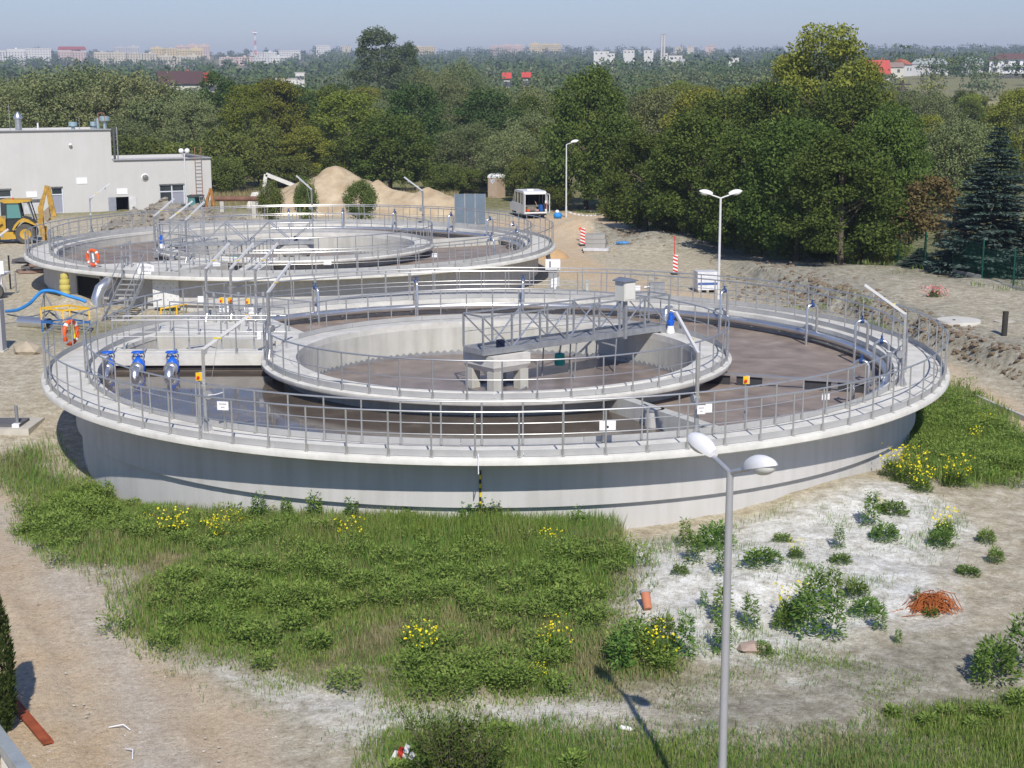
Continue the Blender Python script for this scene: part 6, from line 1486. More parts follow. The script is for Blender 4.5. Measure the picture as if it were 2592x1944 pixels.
for px, Y, yt, w, lab in ((1485, 127, 176, 250, 'tall pointed dark tree beside the single headed street lamp'), (1640, 106, 345, 240, 'dark broadleaf tree over the green gate'), (1775, 99, 300, 290, 'dark broadleaf tree left of the two headed white lamp'), (1900, 93, 320, 290, 'dark broadleaf tree right behind the two headed white lamp'), (2030, 87, 300, 330, 'broad dark tree below the tallest yellow green tree'), (2140, 81.5, 345, 330, 'broad dark tree with low branches left of the reddish rowan'), (2235, 86, 300, 250, 'dark broadleaf tree touching the reddish rowan')):
    ptree('maple', px, Y, yt, w, lab, GW)
for px, Y, yt, w in ((1560, 124, 300, 220), (1830, 122, 235, 290), (1960, 118, 220, 280), (2160, 112, 205, 300), (2270, 106, 270, 200)):
    ptree('maple', px, Y, yt, w, LBB, 'second row of trees behind the fence')
ptree('lime', 2095, 126, 78, 320, 'tallest yellow green tree rising above the dark fence trees')
ptree('lime', 2005, 130, 150, 210, 'yellow green tree leaning against the left of the tallest one')
ptree('lime', 2190, 124, 165, 220, 'yellow green tree against the right of the tallest one')
ptree('rowan', 2350, 84, 455, 190, 'reddish rowan tree with slanting trunk between dark maples and blue spruce')
ptree('willow', 2430, 108, 300, 250, 'grey green loose tree behind the blue spruce')
ptree('willow', 2335, 112, 330, 200, 'grey green loose tree between the dark maples and the reddish rowan')
ptree('dark', 2500, 120, 340, 200, 'dark green tree seen past the top of the blue spruce')
ptree('spruce', 2530, 76.5, 325, 310, 'tall blue spruce behind the green mesh fence')
ptree('spruce', 2330, 79, 640, 120, 'small dark spruce under the reddish rowan tree')
ptree('spruce', 2000, 100, 610, 90, 'small dark spruce in the shade of the fence trees')
for px, Y, yt, w in ((1560, 116, 500, 110), (1620, 110, 520, 120), (1700, 104, 545, 110), (1780, 99, 560, 130), (1850, 96, 560, 120), (1930, 92, 585, 130), (2000, 89, 600, 120), (2080, 86, 610, 130), (2170, 83, 620, 120), (2250, 82, 620, 120), (2420, 80, 640, 100)):
    ptree('bush', px, Y, yt, w, 'low shady scrub growing under the fence trees', 'scrub under the fence trees', 'bush')
LC = 'trees behind the sand heap'
ptree('maple', 985, 146, 290, 240, 'broad dark maple right behind the sand heap', LC)
ptree('maple', 905, 150, 350, 190, 'dark maple behind the highest ridge of the sand heap', LC)
ptree('dark', 1050, 168, 215, 190, 'dark pointed tree rising behind the broad maple', LC)
ptree('lime', 880, 165, 240, 240, 'bright yellow green tree left of the dark pointed tree', LC)
ptree('lime', 780, 160, 330, 180, 'low yellow green tree above the left end of the sand heap', LC)
ptree('lime', 690, 178, 205, 190, 'bright green tree above the white concrete debris', LC)
ptree('lime', 620, 170, 225, 170, 'yellow green tree right of the works building roof ladder', LC)
ptree('dark', 745, 182, 225, 150, 'dark green tree between two bright green ones', LC)
ptree('dark', 545, 190, 190, 150, 'dark green tree behind the low end of the works building', LC)
for px, Y, yt, w in ((330, 178, 168, 300), (205, 184, 160, 300), (90, 180, 182, 300), (430, 176, 205, 250), (480, 172, 240, 190), (-30, 186, 190, 260), (300, 160, 300, 210)):
    ptree('willow', px, Y, yt, w, 'large grey green willow behind the works building', 'willows behind the works building')
for px, Y, yt, w in ((560, 150, 330, 200), (470, 150, 360, 180), (380, 152, 350, 190), (300, 150, 345, 180), (650, 158, 320, 170), (720, 156, 400, 170), (560, 143, 400, 120)):
    ptree('bush', px, Y, yt, w, 'low green bush in the thicket right behind the works building', 'bushes behind the works building', 'bush')
ptree('poplar', 955, 335, 74, 170, 'tall dark poplar standing far above the surrounding woods')
ptree('poplar', 1025, 345, 112, 110, 'lower dark poplar at the right shoulder of the tall one')
for px, Y, yt, w in ((1090, 250, 152, 150), (1170, 262, 152, 150), (1140, 215, 190, 170), (1240, 240, 205, 150)):
    ptree('willow', px, Y, yt, w, 'round pale willow right of the tall dark poplar', 'pale willows near the poplar')
for px, Y, yt, w in ((1190, 150, 300, 200), (1300, 142, 330, 190), (1130, 152, 360, 170), (1360, 150, 270, 200), (1230, 180, 230, 200), (1340, 190, 215, 190)):
    ptree('willow' if px % 3 else 'dark', px, Y, yt, w, 'olive green tree in the thicket behind toilet and van', 'thicket behind toilet and van')
for px, Y, yt, w in ((1190, 147, 430, 110), (1330, 136, 400, 110), (1390, 130, 440, 120), (1120, 144, 420, 120), (1240, 156, 350, 140), (1410, 126, 470, 90)):
    ptree('bush', px, Y, yt, w, 'low bush edging the track behind toilet and van', 'bushes behind toilet and van', 'bush')
for px, Y, yt, w, lab in ((683, 112.5, 462, 70, 'upright green shrub before the white concrete debris'), (772, 112, 452, 66, 'dark green shrub at the left foot of the sand heap'), (912, 112.5, 460, 90, 'broad green shrub in front of the sand heap middle')):
    ptree('bush', px, Y, yt, w, lab, None, 'shrub')
# the wood between 135 m and 300 m: single trees
random.seed(77); cnt = 0; pts = []
tries = 0
KINDS = (('willow', 'grey green tree in the mixed wood beyond the works'), ('dark', 'dark green tree in the mixed wood beyond the works'), ('lime', 'light green tree in the mixed wood beyond the works'), ('maple', 'deep green tree in the mixed wood beyond the works'))
while cnt < 210 and tries < 6000:
    tries += 1
    Y = 140 + 190 * random.random() ** 1.1; X = random.uniform(-0.40, 0.40) * Y
    px = 1296 + X / Y * 3880
    if X < -12 and Y < 192: continue
    if -20 < X < 12 and Y < 170: continue
    if px > 2230 and Y > 170: 
        if random.random() < 0.75: continue
    if any((X - a) ** 2 + (Y - b_) ** 2 < 55 for a, b_ in pts): continue
    pts.append((X, Y)); cnt += 1
    k, lab = random.choice(KINDS + KINDS[:1] + KINDS[2:3])
    H = random.uniform(6.0, 10.5)
    tree(k, X, Y, H, H * random.uniform(0.75, 1.0), lab, 'mixed wood beyond the works')
# farther woods that read as one mass
def far_wood(name, label, n, d0, d1, leaf, nq, mat, seed, hmin, hmax):
    rng = np.random.default_rng(seed); out = []
    k = 0
    while k < n:
        d = d0 + (d1 - d0) * rng.uniform() ** 1.15; a = rng.uniform(-0.42, 0.42); X, Y = d * math.sin(a), d * math.cos(a); px = 1296 + math.tan(a) * 3880
        town = px < 790 and d > 900
        if town and rng.uniform() < 0.45: continue
        if px > 2240 and d < 480: continue
        if 2150 < px and 480 <= d < 800 and rng.uniform() < 0.6: continue
        if 1480 < px < 1900 and d > 900 and rng.uniform() < 0.3: continue
        k += 1
        H = rng.uniform(hmin, hmax) * (0.75 if town else 1.0); W = H * rng.uniform(0.8, 1.25)
        dd = unit(nq, rng); r = rng.uniform(0.55, 1, (nq, 1)); p = dd * r * np.array([W / 2, W / 2, H * 0.46]) + np.array([X, Y, float(hgt(X, Y)) + H * 0.52])
        p += np.sin(p * 1.7) * W * 0.06
        ax = unit(nq, rng); nn = dd + unit(nq, rng) * 0.6; nn /= np.linalg.norm(nn, axis=1)[:, None]
        out.append(leaf_quads(p, ax, nn, leaf * rng.uniform(0.7, 1.4, nq), leaf * rng.uniform(0.7, 1.2, nq)))
    o = obj(name, quads(name, np.concatenate(out), mat)); o['kind'] = 'stuff'; tag(o, label, 'woodland'); return o
FD = leaf_mat('far_dark', (0.069, 0.115, 0.046), (0.132, 0.190, 0.075), 0.15, 0.0)
FG = leaf_mat('far_grey', (0.127, 0.149, 0.075), (0.207, 0.230, 0.115), 0.15, 0.0)
FY = leaf_mat('far_yellow', (0.172, 0.190, 0.052), (0.276, 0.287, 0.081), 0.15, 0.0)
far_wood('woodland', 'grey green far woodland beyond the nearer trees', 430, 300, 760, 0.75, 290, FG, 1, 7, 12)
far_wood('woodland', 'dark green far woodland beyond the nearer trees', 430, 300, 760, 0.75, 290, FD, 2, 7, 12)
far_wood('woodland', 'yellowish green far woodland beyond the nearer trees', 130, 330, 800, 0.75, 260, FY, 3, 6, 10)
far_wood('woodland', 'distant dark woods covering the low hills', 2000, 760, 2700, 1.9, 70, FD, 4, 8, 17)
far_wood('woodland', 'distant grey green woods covering the low hills', 1100, 760, 2700, 1.9, 70, FG, 5, 7, 15)

# ------------------------------------------------------------------ grass and weeds
grass_g = leaf_mat('grass_green', (0.152, 0.232, 0.041), (0.354, 0.427, 0.116), 0.4, 0.0)
grass_y = leaf_mat('grass_straw', (0.317, 0.293, 0.134), (0.488, 0.439, 0.232), 0.35, 0.0)
weed_g = leaf_mat('weed_green', (0.098, 0.189, 0.037), (0.250, 0.354, 0.091), 0.35, 0.15)
def sample_poly(poly, n, rng, thin=None):
    lo, hi = poly.min(0), poly.max(0); xs, ys = [], []
    got = 0
    while got < n:
        x = rng.uniform(lo[0] - 0.6, hi[0] + 0.6, n * 2); y = rng.uniform(lo[1] - 0.6, hi[1] + 0.6, n * 2)
        w = soft(poly, x, y, 0.9, 0.75, 9)
        if thin is not None: w = w * thin(x, y)
        w = w * (np.hypot(x - C1[0], y - C1[1]) > 13.2)
        k = rng.uniform(size=len(x)) < w; xs.append(x[k]); ys.append(y[k]); got += k.sum()
        if k.sum() == 0: break
    x = np.concatenate(xs)[:n]; y = np.concatenate(ys)[:n]; return x, y
def blades(x, y, h, w, rng, lean=0.5):
    n = len(x); z = hgt(x, y) - 0.02; a = rng.uniform(0, 6.283, n); ln = rng.uniform(0.1, lean, n) * h
    b = np.stack([x, y, z], 1); tip = b + np.stack([np.cos(a) * ln, np.sin(a) * ln, h], 1); mid = b + (tip - b) * 0.45 + np.stack([-np.cos(a) * ln * 0.18, -np.sin(a) * ln * 0.18, h * 0.06], 1)
    sd = np.stack([-np.sin(a), np.cos(a), np.zeros(n)], 1) * (np.asarray(w)[:, None] / 2)
    return np.stack([b, mid + sd, tip, mid - sd], 1)
rng = np.random.default_rng(8)
patch = lambda x, y: np.clip(0.42 + 0.85 * waves(x, y, 1.3, 1) + 0.55 * waves(x, y, 0.45, 2) + 0.75 * np.exp(-((np.hypot(x - C1[0], y - C1[1]) - 13.3) / 4.0) ** 2), 0.03, 1)
patch2 = lambda x, y: np.clip(0.40 + 0.75 * waves(x, y, 1.3, 2) + 0.5 * waves(x, y, 0.4, 1), 0.0, 1)
def tall(x, y):
    r = np.hypot(x - C1[0], y - C1[1]); return 0.14 + 0.30 * np.exp(-((r - 13.3) / 3.2) ** 2) * sstep(-11, -6, x) + 0.12 * waves(x, y, 1.6, 2)
V = []
x, y = sample_poly(MEADOW, 150000, rng, patch); h = np.clip(tall(x, y), 0.1, 0.9) * rng.uniform(0.55, 1.35, len(x)); V.append(blades(x, y, h, rng.uniform(0.012, 0.024, len(x)), rng))
x, y = sample_poly(MEADOW_C, 3500, rng, patch); V.append(blades(x, y, rng.uniform(0.12, 0.35, len(x)), rng.uniform(0.012, 0.024, len(x)), rng))
x, y = sample_poly(MEADOW_D, 26000, rng, patch); V.append(blades(x, y, rng.uniform(0.15, 0.5, len(x)), rng.uniform(0.014, 0.028, len(x)), rng))
x, y = sample_poly(MEADOW_B, 120000, rng, lambda a, b: np.clip(patch2(a, b) + 0.22, 0, 1)); V.append(blades(x, y, rng.uniform(0.06, 0.22, len(x)), rng.uniform(0.009, 0.018, len(x)), rng))
x, y = sample_poly(CHALK, 4500, rng, lambda a, b: patch2(a, b) ** 4); V.append(blades(x, y, rng.uniform(0.06, 0.2, len(x)), rng.uniform(0.008, 0.016, len(x)), rng))
x, y = sample_poly(CHALK_B, 5000, rng, lambda a, b: patch2(a, b) ** 2); V.append(blades(x, y, rng.uniform(0.05, 0.16, len(x)), rng.uniform(0.008, 0.015, len(x)), rng))
x, y = sample_poly(DARKSOIL, 3500, rng, lambda a, b: patch2(a, b) ** 3); V.append(blades(x, y, rng.uniform(0.04, 0.14, len(x)), rng.uniform(0.008, 0.015, len(x)), rng))
x = rng.uniform(-16, 16, 30000); y = rng.normal(64, 3.0, 30000)
k = (np.hypot(x - C1[0], y - C1[1]) > 14.6) & (np.hypot(x - C2[0], y - C2[1]) > 13.4) & (patch(x, y) > 0.5) & (soft(ROAD_FAR, x, y) < 0.3); x, y = x[k], y[k]; V.append(blades(x, y, rng.uniform(0.1, 0.35, len(x)), rng.uniform(0.02, 0.035, len(x)), rng))
x = rng.uniform(4, 26, 26000); y = rng.uniform(70, 124, 26000); k = (x > 13.6 + (95 - y) * 0.30) & (patch(x, y) > 0.45); x, y = x[k], y[k]; V.append(blades(x, y, rng.uniform(0.15, 0.4, len(x)), rng.uniform(0.03, 0.05, len(x)), rng))
V = np.concatenate(V); sel = waves(V[:, 0, 0], V[:, 0, 1], 1.1, 0) + 0.5 * waves(V[:, 0, 0], V[:, 0, 1], 0.35, 1) + rng.normal(0, 0.35, len(V))
for nm, k, mt, lab in (('grass', sel < 0.12, grass_g, 'green grass growing round the near tank'), ('grass', (sel >= 0.12) & (sel < 0.55), leaf_mat('grass_fresh', (0.115, 0.235, 0.040), (0.270, 0.420, 0.105), 0.4, 0.0), 'fresh bright green grass tufts round the near tank'), ('grass', sel >= 0.55, leaf_mat('grass_olive', (0.200, 0.220, 0.070), (0.400, 0.400, 0.170), 0.4, 0.0), 'pale olive grass tufts round the near tank')):
    o = obj(nm, quads(nm, V[k], mt)); o['kind'] = 'stuff'; tag(o, lab, 'grass')
x, y = sample_poly(MEADOW, 16000, rng, patch2); h = np.clip(tall(x, y), 0.1, 0.9) * rng.uniform(0.7, 1.7, len(x)); V = [blades(x, y, h, rng.uniform(0.008, 0.014, len(x)), rng)]
x, y = sample_poly(MEADOW_B, 9000, rng, patch2); V.append(blades(x, y, rng.uniform(0.08, 0.25, len(x)), rng.uniform(0.008, 0.013, len(x)), rng))
xx = rng.uniform(-30, -5, 20000); yy = rng.uniform(128, 146, 20000); V.append(blades(xx, yy, rng.uniform(0.3, 0.8, len(xx)), rng.uniform(0.03, 0.06, len(xx)), rng))
o = obj('dry_grass', quads('dry_grass', np.concatenate(V), grass_y)); o['kind'] = 'stuff'; tag(o, 'straw coloured seeding grass stalks among the green', 'grass')

def weed_mesh(rng, n, R, H, leaf, mat, name='leaves', upright=0.5):
    t = rng.uniform(0, 1, n) ** 0.7; a = rng.uniform(0, 6.283, n); rad = R * rng.uniform(0.05, 1, n) ** 0.6 * (1 - 0.45 * t)
    c = np.stack([rad * np.cos(a), rad * np.sin(a), H * t * rng.uniform(0.6, 1, n)], 1)
    ax = np.stack([np.cos(a), np.sin(a), upright * np.ones(n)], 1) + unit(n, rng) * 0.7; ax /= np.linalg.norm(ax, axis=1)[:, None]
    nn = np.tile([0, 0, 1.0], (n, 1)) + unit(n, rng) * 0.6
    return quads(name, leaf_quads(c, ax, nn, leaf * rng.uniform(0.6, 1.4, n), leaf * rng.uniform(0.28, 0.5, n)), mat)
WEED = [weed_mesh(np.random.default_rng(40 + i), 700, 0.42, 0.55, 0.10, weed_g) for i in range(4)]
WEEDT = [weed_mesh(np.random.default_rng(50 + i), 420, 0.22, 0.95, 0.095, weed_g, upright=0.1) for i in range(2)]
fl_m = M('yellow_petals', (0.80, 0.70, 0.02), 0.7, 0, 0.12, 3)
def flower_mesh(rng, n, R, H):
    a = rng.uniform(0, 6.283, n); rad = R * rng.uniform(0.1, 1, n) ** 0.6; c = np.stack([rad * np.cos(a), rad * np.sin(a), H * rng.uniform(0.55, 1.35, n)], 1)
    o_ = []
    for q in range(2):
        ax = unit(n, rng); nn = np.tile([0, -0.5, 0.8], (n, 1)) + unit(n, rng) * 0.5; L = rng.uniform(0.035, 0.07, n); o_.append(leaf_quads(c - ax * 0.025, ax, nn, L, L * 0.9))
    return quads('flowers', np.concatenate(o_), fl_m)
FLW = [flower_mesh(np.random.default_rng(60 + i), 62, 0.40, 0.60) for i in range(3)]
STALK = [quads('stalks', blades(np.random.default_rng(70).normal(0, 0.14, 60), np.random.default_rng(71).normal(0, 0.14, 60), np.random.default_rng(72).uniform(0.45, 0.75, 60), np.full(60, 0.012), np.random.default_rng(73), 0.5) - np.array([0, 0, float(hgt(0, 0))]), weed_g)]
def weed(px, py, s, label, group, tallw=False, flower=False, rnd=random):
    p = gat(px, py); t = thing('flowering_weed' if flower else 'weed_plant', label, 'plant', (p.x, p.y, p.z - 0.03), rnd.uniform(0, 6.28), group)
    o = obj('leaves', (WEEDT if tallw else WEED)[rnd.randrange(2 if tallw else 4)], t); o.scale = (s, s, s)
    if not tallw: o.scale = (s * rnd.uniform(0.7, 1.5), s * rnd.uniform(0.7, 1.4), s * rnd.uniform(0.55, 1.25))
    if flower:
        o.scale = (s * 0.9, s * 0.9, s * 0.8)
        f = obj('flowers', FLW[rnd.randrange(3)], t); f.scale = (s, s, s); f['kind'] = 'stuff'; f2 = obj('stalks', STALK[0], t); f2.scale = (s, s, s)
    return t
random.seed(12)
KF = 2592 / 2212
for x, y, s in ((1500, 1215, 0.8), (1545, 1180, 0.9), (1560, 1240, 0.7), (1645, 1220, 0.8), (1690, 1170, 0.5), (1812, 1185, 0.6), (1815, 1215, 0.5), (1880, 1135, 0.9), (1910, 1165, 0.7), (1930, 1110, 0.6), (1480, 1180, 0.7), (1470, 1240, 0.4), (1520, 1310, 0.4), (1560, 1345, 0.9), (1620, 1360, 0.8), (1760, 1330, 1.1), (1800, 1310, 0.9), (1740, 1375, 1.2), (1800, 1380, 1.0), (1690, 1360, 0.7), (1870, 1330, 0.7), (1900, 1360, 0.6), (1850, 1290, 0.6), (2030, 1180, 0.8), (2130, 1170, 0.6), (2150, 1215, 0.5), (2090, 1240, 0.5), (1560, 1410, 0.8), (1480, 1420, 0.9), (1430, 1400, 1.0), (1380, 1430, 1.0), (1340, 1450, 1.0), (2150, 1460, 1.0), (2200, 1440, 1.1), (2120, 1480, 0.8), (1650, 1410, 0.5), (1980, 1300, 0.35), (1940, 1390, 0.35), (2010, 1330, 0.4)):
    weed(x * KF, y * KF, s * 1.15, 'leafy green weed clump on the bare chalky slope', 'weed clumps on the chalky slope', tallw=(x % 4 == 0))
for x, y, s in ((375, 1165, 1.0), (465, 1175, 0.9), (500, 1140, 0.6), (755, 1180, 0.9), (1190, 1190, 0.7), (1200, 1410, 0.9), (910, 1420, 0.9), (1425, 1430, 1.0), (1710, 1340, 1.0), (2040, 1160, 0.9), (1965, 1045, 1.3), (1930, 1030, 1.1), (2065, 1050, 1.1), (1720, 1205, 0.6), (1160, 1470, 0.5), (2110, 960, 0.7), (2130, 930, 0.7), (1990, 1060, 0.9), (920, 1165, 0.5), (1120, 1150, 0.5), (530, 1150, 0.5), (320, 1140, 0.5), (1900, 1100, 0.4)):
    weed(x * KF, y * KF, s, 'weed with bright yellow flower heads among the green', 'yellow flowering weeds', flower=True)
for x, y in ((600, 1125), (620, 1135), (870, 1130), (885, 1140), (910, 1140), (1040, 1150), (1070, 1150), (680, 1140), (760, 1150), (1250, 1165), (560, 1140), (1010, 1150)):
    weed(x * KF, y * KF, random.uniform(0.8, 1.1), 'tall nettle like weed standing against the near tank wall', 'tall weeds along the near tank wall', tallw=True)
# broad leaved weeds of the meadow itself, not countable
V = []
rng = np.random.default_rng(90)
cx, cy = sample_poly(MEADOW, 330, rng, patch)
c2x, c2y = sample_poly(MEADOW_D, 120, rng, patch); c3x, c3y = sample_poly(MEADOW_B, 60, rng, patch2)
for x0, y0, s in [(a, b, rng.uniform(0.5, 1.0)) for a, b in zip(cx, cy)] + [(a, b, rng.uniform(0.6, 1.2)) for a, b in zip(c2x, c2y)] + [(a, b, rng.uniform(0.3, 0.5)) for a, b in zip(c3x, c3y)]:
    n = 230; t = rng.uniform(0, 1, n) ** 0.7; a = rng.uniform(0, 6.283, n); rad = 0.38 * s * rng.uniform(0.05, 1, n) ** 0.6
    z0 = float(hgt(x0, y0)); c = np.stack([x0 + rad * np.cos(a), y0 + rad * np.sin(a), z0 + 0.5 * s * t], 1)
    ax = np.stack([np.cos(a), np.sin(a), 0.4 * np.ones(n)], 1) + unit(n, rng) * 0.7; ax /= np.linalg.norm(ax, axis=1)[:, None]
    V.append(leaf_quads(c, ax, np.tile([0, 0, 1.0], (n, 1)) + unit(n, rng) * 0.6, 0.085 * rng.uniform(0.6, 1.4, n), 0.036 * rng.uniform(0.6, 1.4, n)))
o = obj('meadow_weeds', quads('meadow_weeds', np.concatenate(V), weed_g)); o['kind'] = 'stuff'; tag(o, 'broad leaved weeds mixed into the grass round the near tank', 'weeds')
# thuja at the left edge, dark shrub at the bottom
def column_mesh(rng, n, H, R):
    t = rng.uniform(0, 1, n); a = rng.uniform(0, 6.283, n); rad = R * np.sin(np.pi * np.clip(0.12 + t * 0.86, 0, 1)) ** 0.6 * (1.12 - 0.5 * t) * rng.uniform(0.7, 1, n) ** 0.5 * (1 + 0.13 * np.sin(a * 5 + t * 9))
    c = np.stack([rad * np.cos(a), rad * np.sin(a), t * H], 1); ax = np.stack([np.cos(a) * 0.5, np.sin(a) * 0.5, np.ones(n) * 0.9], 1) + unit(n, rng) * 0.45; ax /= np.linalg.norm(ax, axis=1)[:, None]
    nn = np.stack([np.cos(a), np.sin(a), np.zeros(n)], 1) + unit(n, rng) * 0.6
    return quads('crown', leaf_quads(c, ax, nn, rng.uniform(0.06, 0.13, n), rng.uniform(0.02, 0.045, n)), LM['thuja'])
p = gat(-8, 1850); t = thing('thuja', 'dark columnar thuja standing at the left edge above the sandy track', 'shrub', (p.x, p.y, p.z)); Ht = aty(5, 1450, p.y).z - p.z
obj('crown', column_mesh(np.random.default_rng(3), 9000, Ht, 0.36), t); MB().tube([(0, 0, -0.2), (0, 0, Ht * 0.85)], [0.05, 0.01], 6).build('trunk', bark, t)
p = at(1150, 2010, -0.4); t = thing('willow_shrub', 'dark green willow shrub growing at the front edge with red and white tape', 'shrub', (p.x, p.y, hz(p.x, p.y)))
rngs = np.random.default_rng(6); V = []; m = MB()
for i in range(80):
    a = rngs.uniform(0, 6.283); L = rngs.uniform(0.6, 1.35) * (1.25 if i in (3, 9) else 1); sp_ = rngs.uniform(0.1, 0.85); e = Vector((math.cos(a) * sp_ * 1.15, math.sin(a) * sp_ * 0.7, L)); s0 = Vector((math.cos(a) * 0.12, math.sin(a) * 0.12, -0.05))
    m.tube([s0, s0.lerp(e, 0.5) + Vector((0, 0, 0.08)), e], [0.012, 0.008, 0.003], 5)
    k = 85; f = rngs.uniform(0.12, 1.0, k); b0 = np.array(s0)[None] + (np.array(e) - np.array(s0))[None] * f[:, None] + rngs.normal(0, 0.035, (k, 3)); ax = unit(k, rngs) + np.array([0, 0, 0.5]); ax /= np.linalg.norm(ax, axis=1)[:, None]
    V.append(leaf_quads(b0, ax, unit(k, rngs), rngs.uniform(0.05, 0.11, k), rngs.uniform(0.018, 0.035, k)))
obj('leaves', quads('leaves', np.concatenate(V), LM['maple']), t); m.build('stems', bark, t)
p = gat(2365, 752); t = thing('flower_clump', 'clump of pink flowers on the grass edge below the rowan tree', 'flowers', (p.x, p.y, p.z)); rngs = np.random.default_rng(16)
n = 160; c = np.stack([rngs.normal(0, 0.28, n), rngs.normal(0, 0.15, n), rngs.uniform(0.1, 0.5, n)], 1)
obj('petals', quads('petals', leaf_quads(c, unit(n, rngs), unit(n, rngs), np.full(n, 0.1), np.full(n, 0.08)), M('pink_petals', (0.62, 0.25, 0.24), 0.8)), t); obj('leaves', WEED[0], t).scale = (0.8, 0.6, 0.6)
# ------------------------------------------------------------------ distant town, houses, mast and chimneys
win_m = M('distant_windows', (0.10, 0.11, 0.13), 0.4, 0, 0.1)
def facing(x, y): return math.atan2(y, x) - math.pi / 2      # local -y looks back to the works
def apartment(px0, px1, ytop, ybot, Y, col, label, roof_col=(0.42, 0.40, 0.38), gable=False, yaw=0.0, storeys=5, name='apartment_block', cat='building', grp='apartment blocks of the distant town'):
    a, b_ = aty(px0, ytop, Y), aty(px1, ytop, Y); x = (a.x + b_.x) / 2; W = abs(b_.x - a.x); zt_ = a.z; zb = min(hz(x, Y) - 3, aty(px0, ybot, Y).z)
    t = thing(name, label, cat, (x, Y, zb), facing(x, Y) + yaw, grp); H = zt_ - zb; Dp = max(8.0, min(14.0, W * 0.4))
    mt = M('render_%d_%d_%d' % tuple(int(c * 100) for c in col), col, 0.9, 0, 0.05, 0.05)
    rr = random.Random(int(px0 * 7 + px1)); ns = max(1, int(W / 15)) if storeys > 2 else 1; hs = []
    for i in range(ns):
        h_ = H * (1.0 if ns == 1 else rr.uniform(0.84, 1.0)); hs.append(h_)
        MB().box((-W / 2 + (i + 0.5) * W / ns, rr.uniform(-1.5, 0.0) if ns > 1 else 0, h_ / 2), (W / ns - (0.0 if ns == 1 else 0.6), Dp, h_)).build('wall', mt, t, smooth=False)
        if ns > 1: MB().box((-W / 2 + (i + 0.5) * W / ns, 0, h_ + 0.9), (3.0, 3.5, 1.6)).build('stair_head', mt, t, smooth=False)
    rm_ = M('roof_%d_%d_%d' % tuple(int(c * 100) for c in roof_col), roof_col, 0.9, 0, 0.08, 0.1)
    if gable: MB().add([(-W / 2 - 0.4, -Dp / 2 - 0.4, H), (W / 2 + 0.4, -Dp / 2 - 0.4, H), (W / 2 + 0.4, Dp / 2 + 0.4, H), (-W / 2 - 0.4, Dp / 2 + 0.4, H), (-W / 2 + 1, 0, H + gable), (W / 2 - 1, 0, H + gable)], [(0, 1, 5, 4), (2, 3, 4, 5), (1, 2, 5), (3, 0, 4), (3, 2, 1, 0)]).build('roof', rm_, t, smooth=False)
    else:
        r = MB(); r.box((0, 0.4, (min(hs) if ns > 1 else H) + 0.2), (W + 0.6 - (1.0 if ns > 1 else 0), Dp - 0.6 if ns > 1 else Dp + 0.6, 0.5))
        ro = r.build('roof', rm_, t, smooth=False)
    m = MB(); sh_ = min(2.9, H / storeys) ; nx_ = max(2, int(W / 3.2))
    for j in range(storeys):
        for i in range(nx_): m.box((-W / 2 + (i + 0.5) * W / nx_, -Dp / 2 - (1.52 if ns > 1 else 0), H * (0.86 if ns > 1 else 1) - sh_ * (j + 0.5)), (1.3, 0.12, sh_ * 0.36))
    o = m.build('windows', win_m, t, smooth=False); o['kind'] = 'stuff'
    return t
wht, cre, yel, pnk, gry = (0.66, 0.65, 0.62), (0.60, 0.54, 0.42), (0.64, 0.52, 0.30), (0.62, 0.48, 0.42), (0.52, 0.52, 0.52)
TOWN = [
 (-30, 62, 124, 152, 1880, wht, 'long white apartment block at the left end of the distant town'), (66, 127, 123, 150, 1900, wht, 'white apartment block right beside the long white one'),
 (148, 216, 126, 137, 1980, pnk, 'pinkish block with red roof in the distant town'), (238, 318, 128, 156, 1850, cre, 'long beige apartment block, left half, in the distant town'), (322, 398, 129, 156, 1860, cre, 'long beige apartment block, right half, in the distant town'),
 (288, 352, 116, 127, 2250, gry, 'grey block on the crest of the distant town'), (382, 448, 117, 150, 2050, yel, 'yellow stepped block, left one, below the crest trees'), (448, 512, 121, 148, 2000, yel, 'yellow apartment block beside the stepped yellow one'), (445, 530, 112, 122, 2280, pnk, 'pale orange block on the crest behind the yellow ones'),
 (405, 505, 138, 156, 1800, cre, 'low cream block in front of the yellow apartment blocks'), (555, 640, 140, 158, 1820, pnk, 'pink and cream terrace block below the mast'), (640, 726, 141, 160, 1800, wht, 'white and pink terrace block right of the mast foot'), (632, 700, 129, 139, 2080, wht, 'white block behind the terraces, right of the mast'),
 (706, 760, 128, 138, 2150, wht, 'small white block between dark far trees'), (800, 836, 115, 128, 2350, wht, 'white block on the skyline left of the tall poplar'), (866, 888, 117, 128, 2350, cre, 'small cream block on the skyline touching the tall poplar'),
 (1046, 1102, 113, 123, 2450, yel, 'yellowish block on the skyline right of the tall poplar'), (1240, 1326, 112, 119, 2550, pnk, 'long low pale block on the far skyline'), (1340, 1420, 109, 118, 2550, yel, 'long orange block on the far skyline'),
]
for r in TOWN: apartment(*r, roof_col=(0.34, 0.09, 0.07) if 'red roof' in r[6] else (0.40, 0.38, 0.36), gable=4.0 if 'red roof' in r[6] else False)
GI = 'white works halls in the far woods'
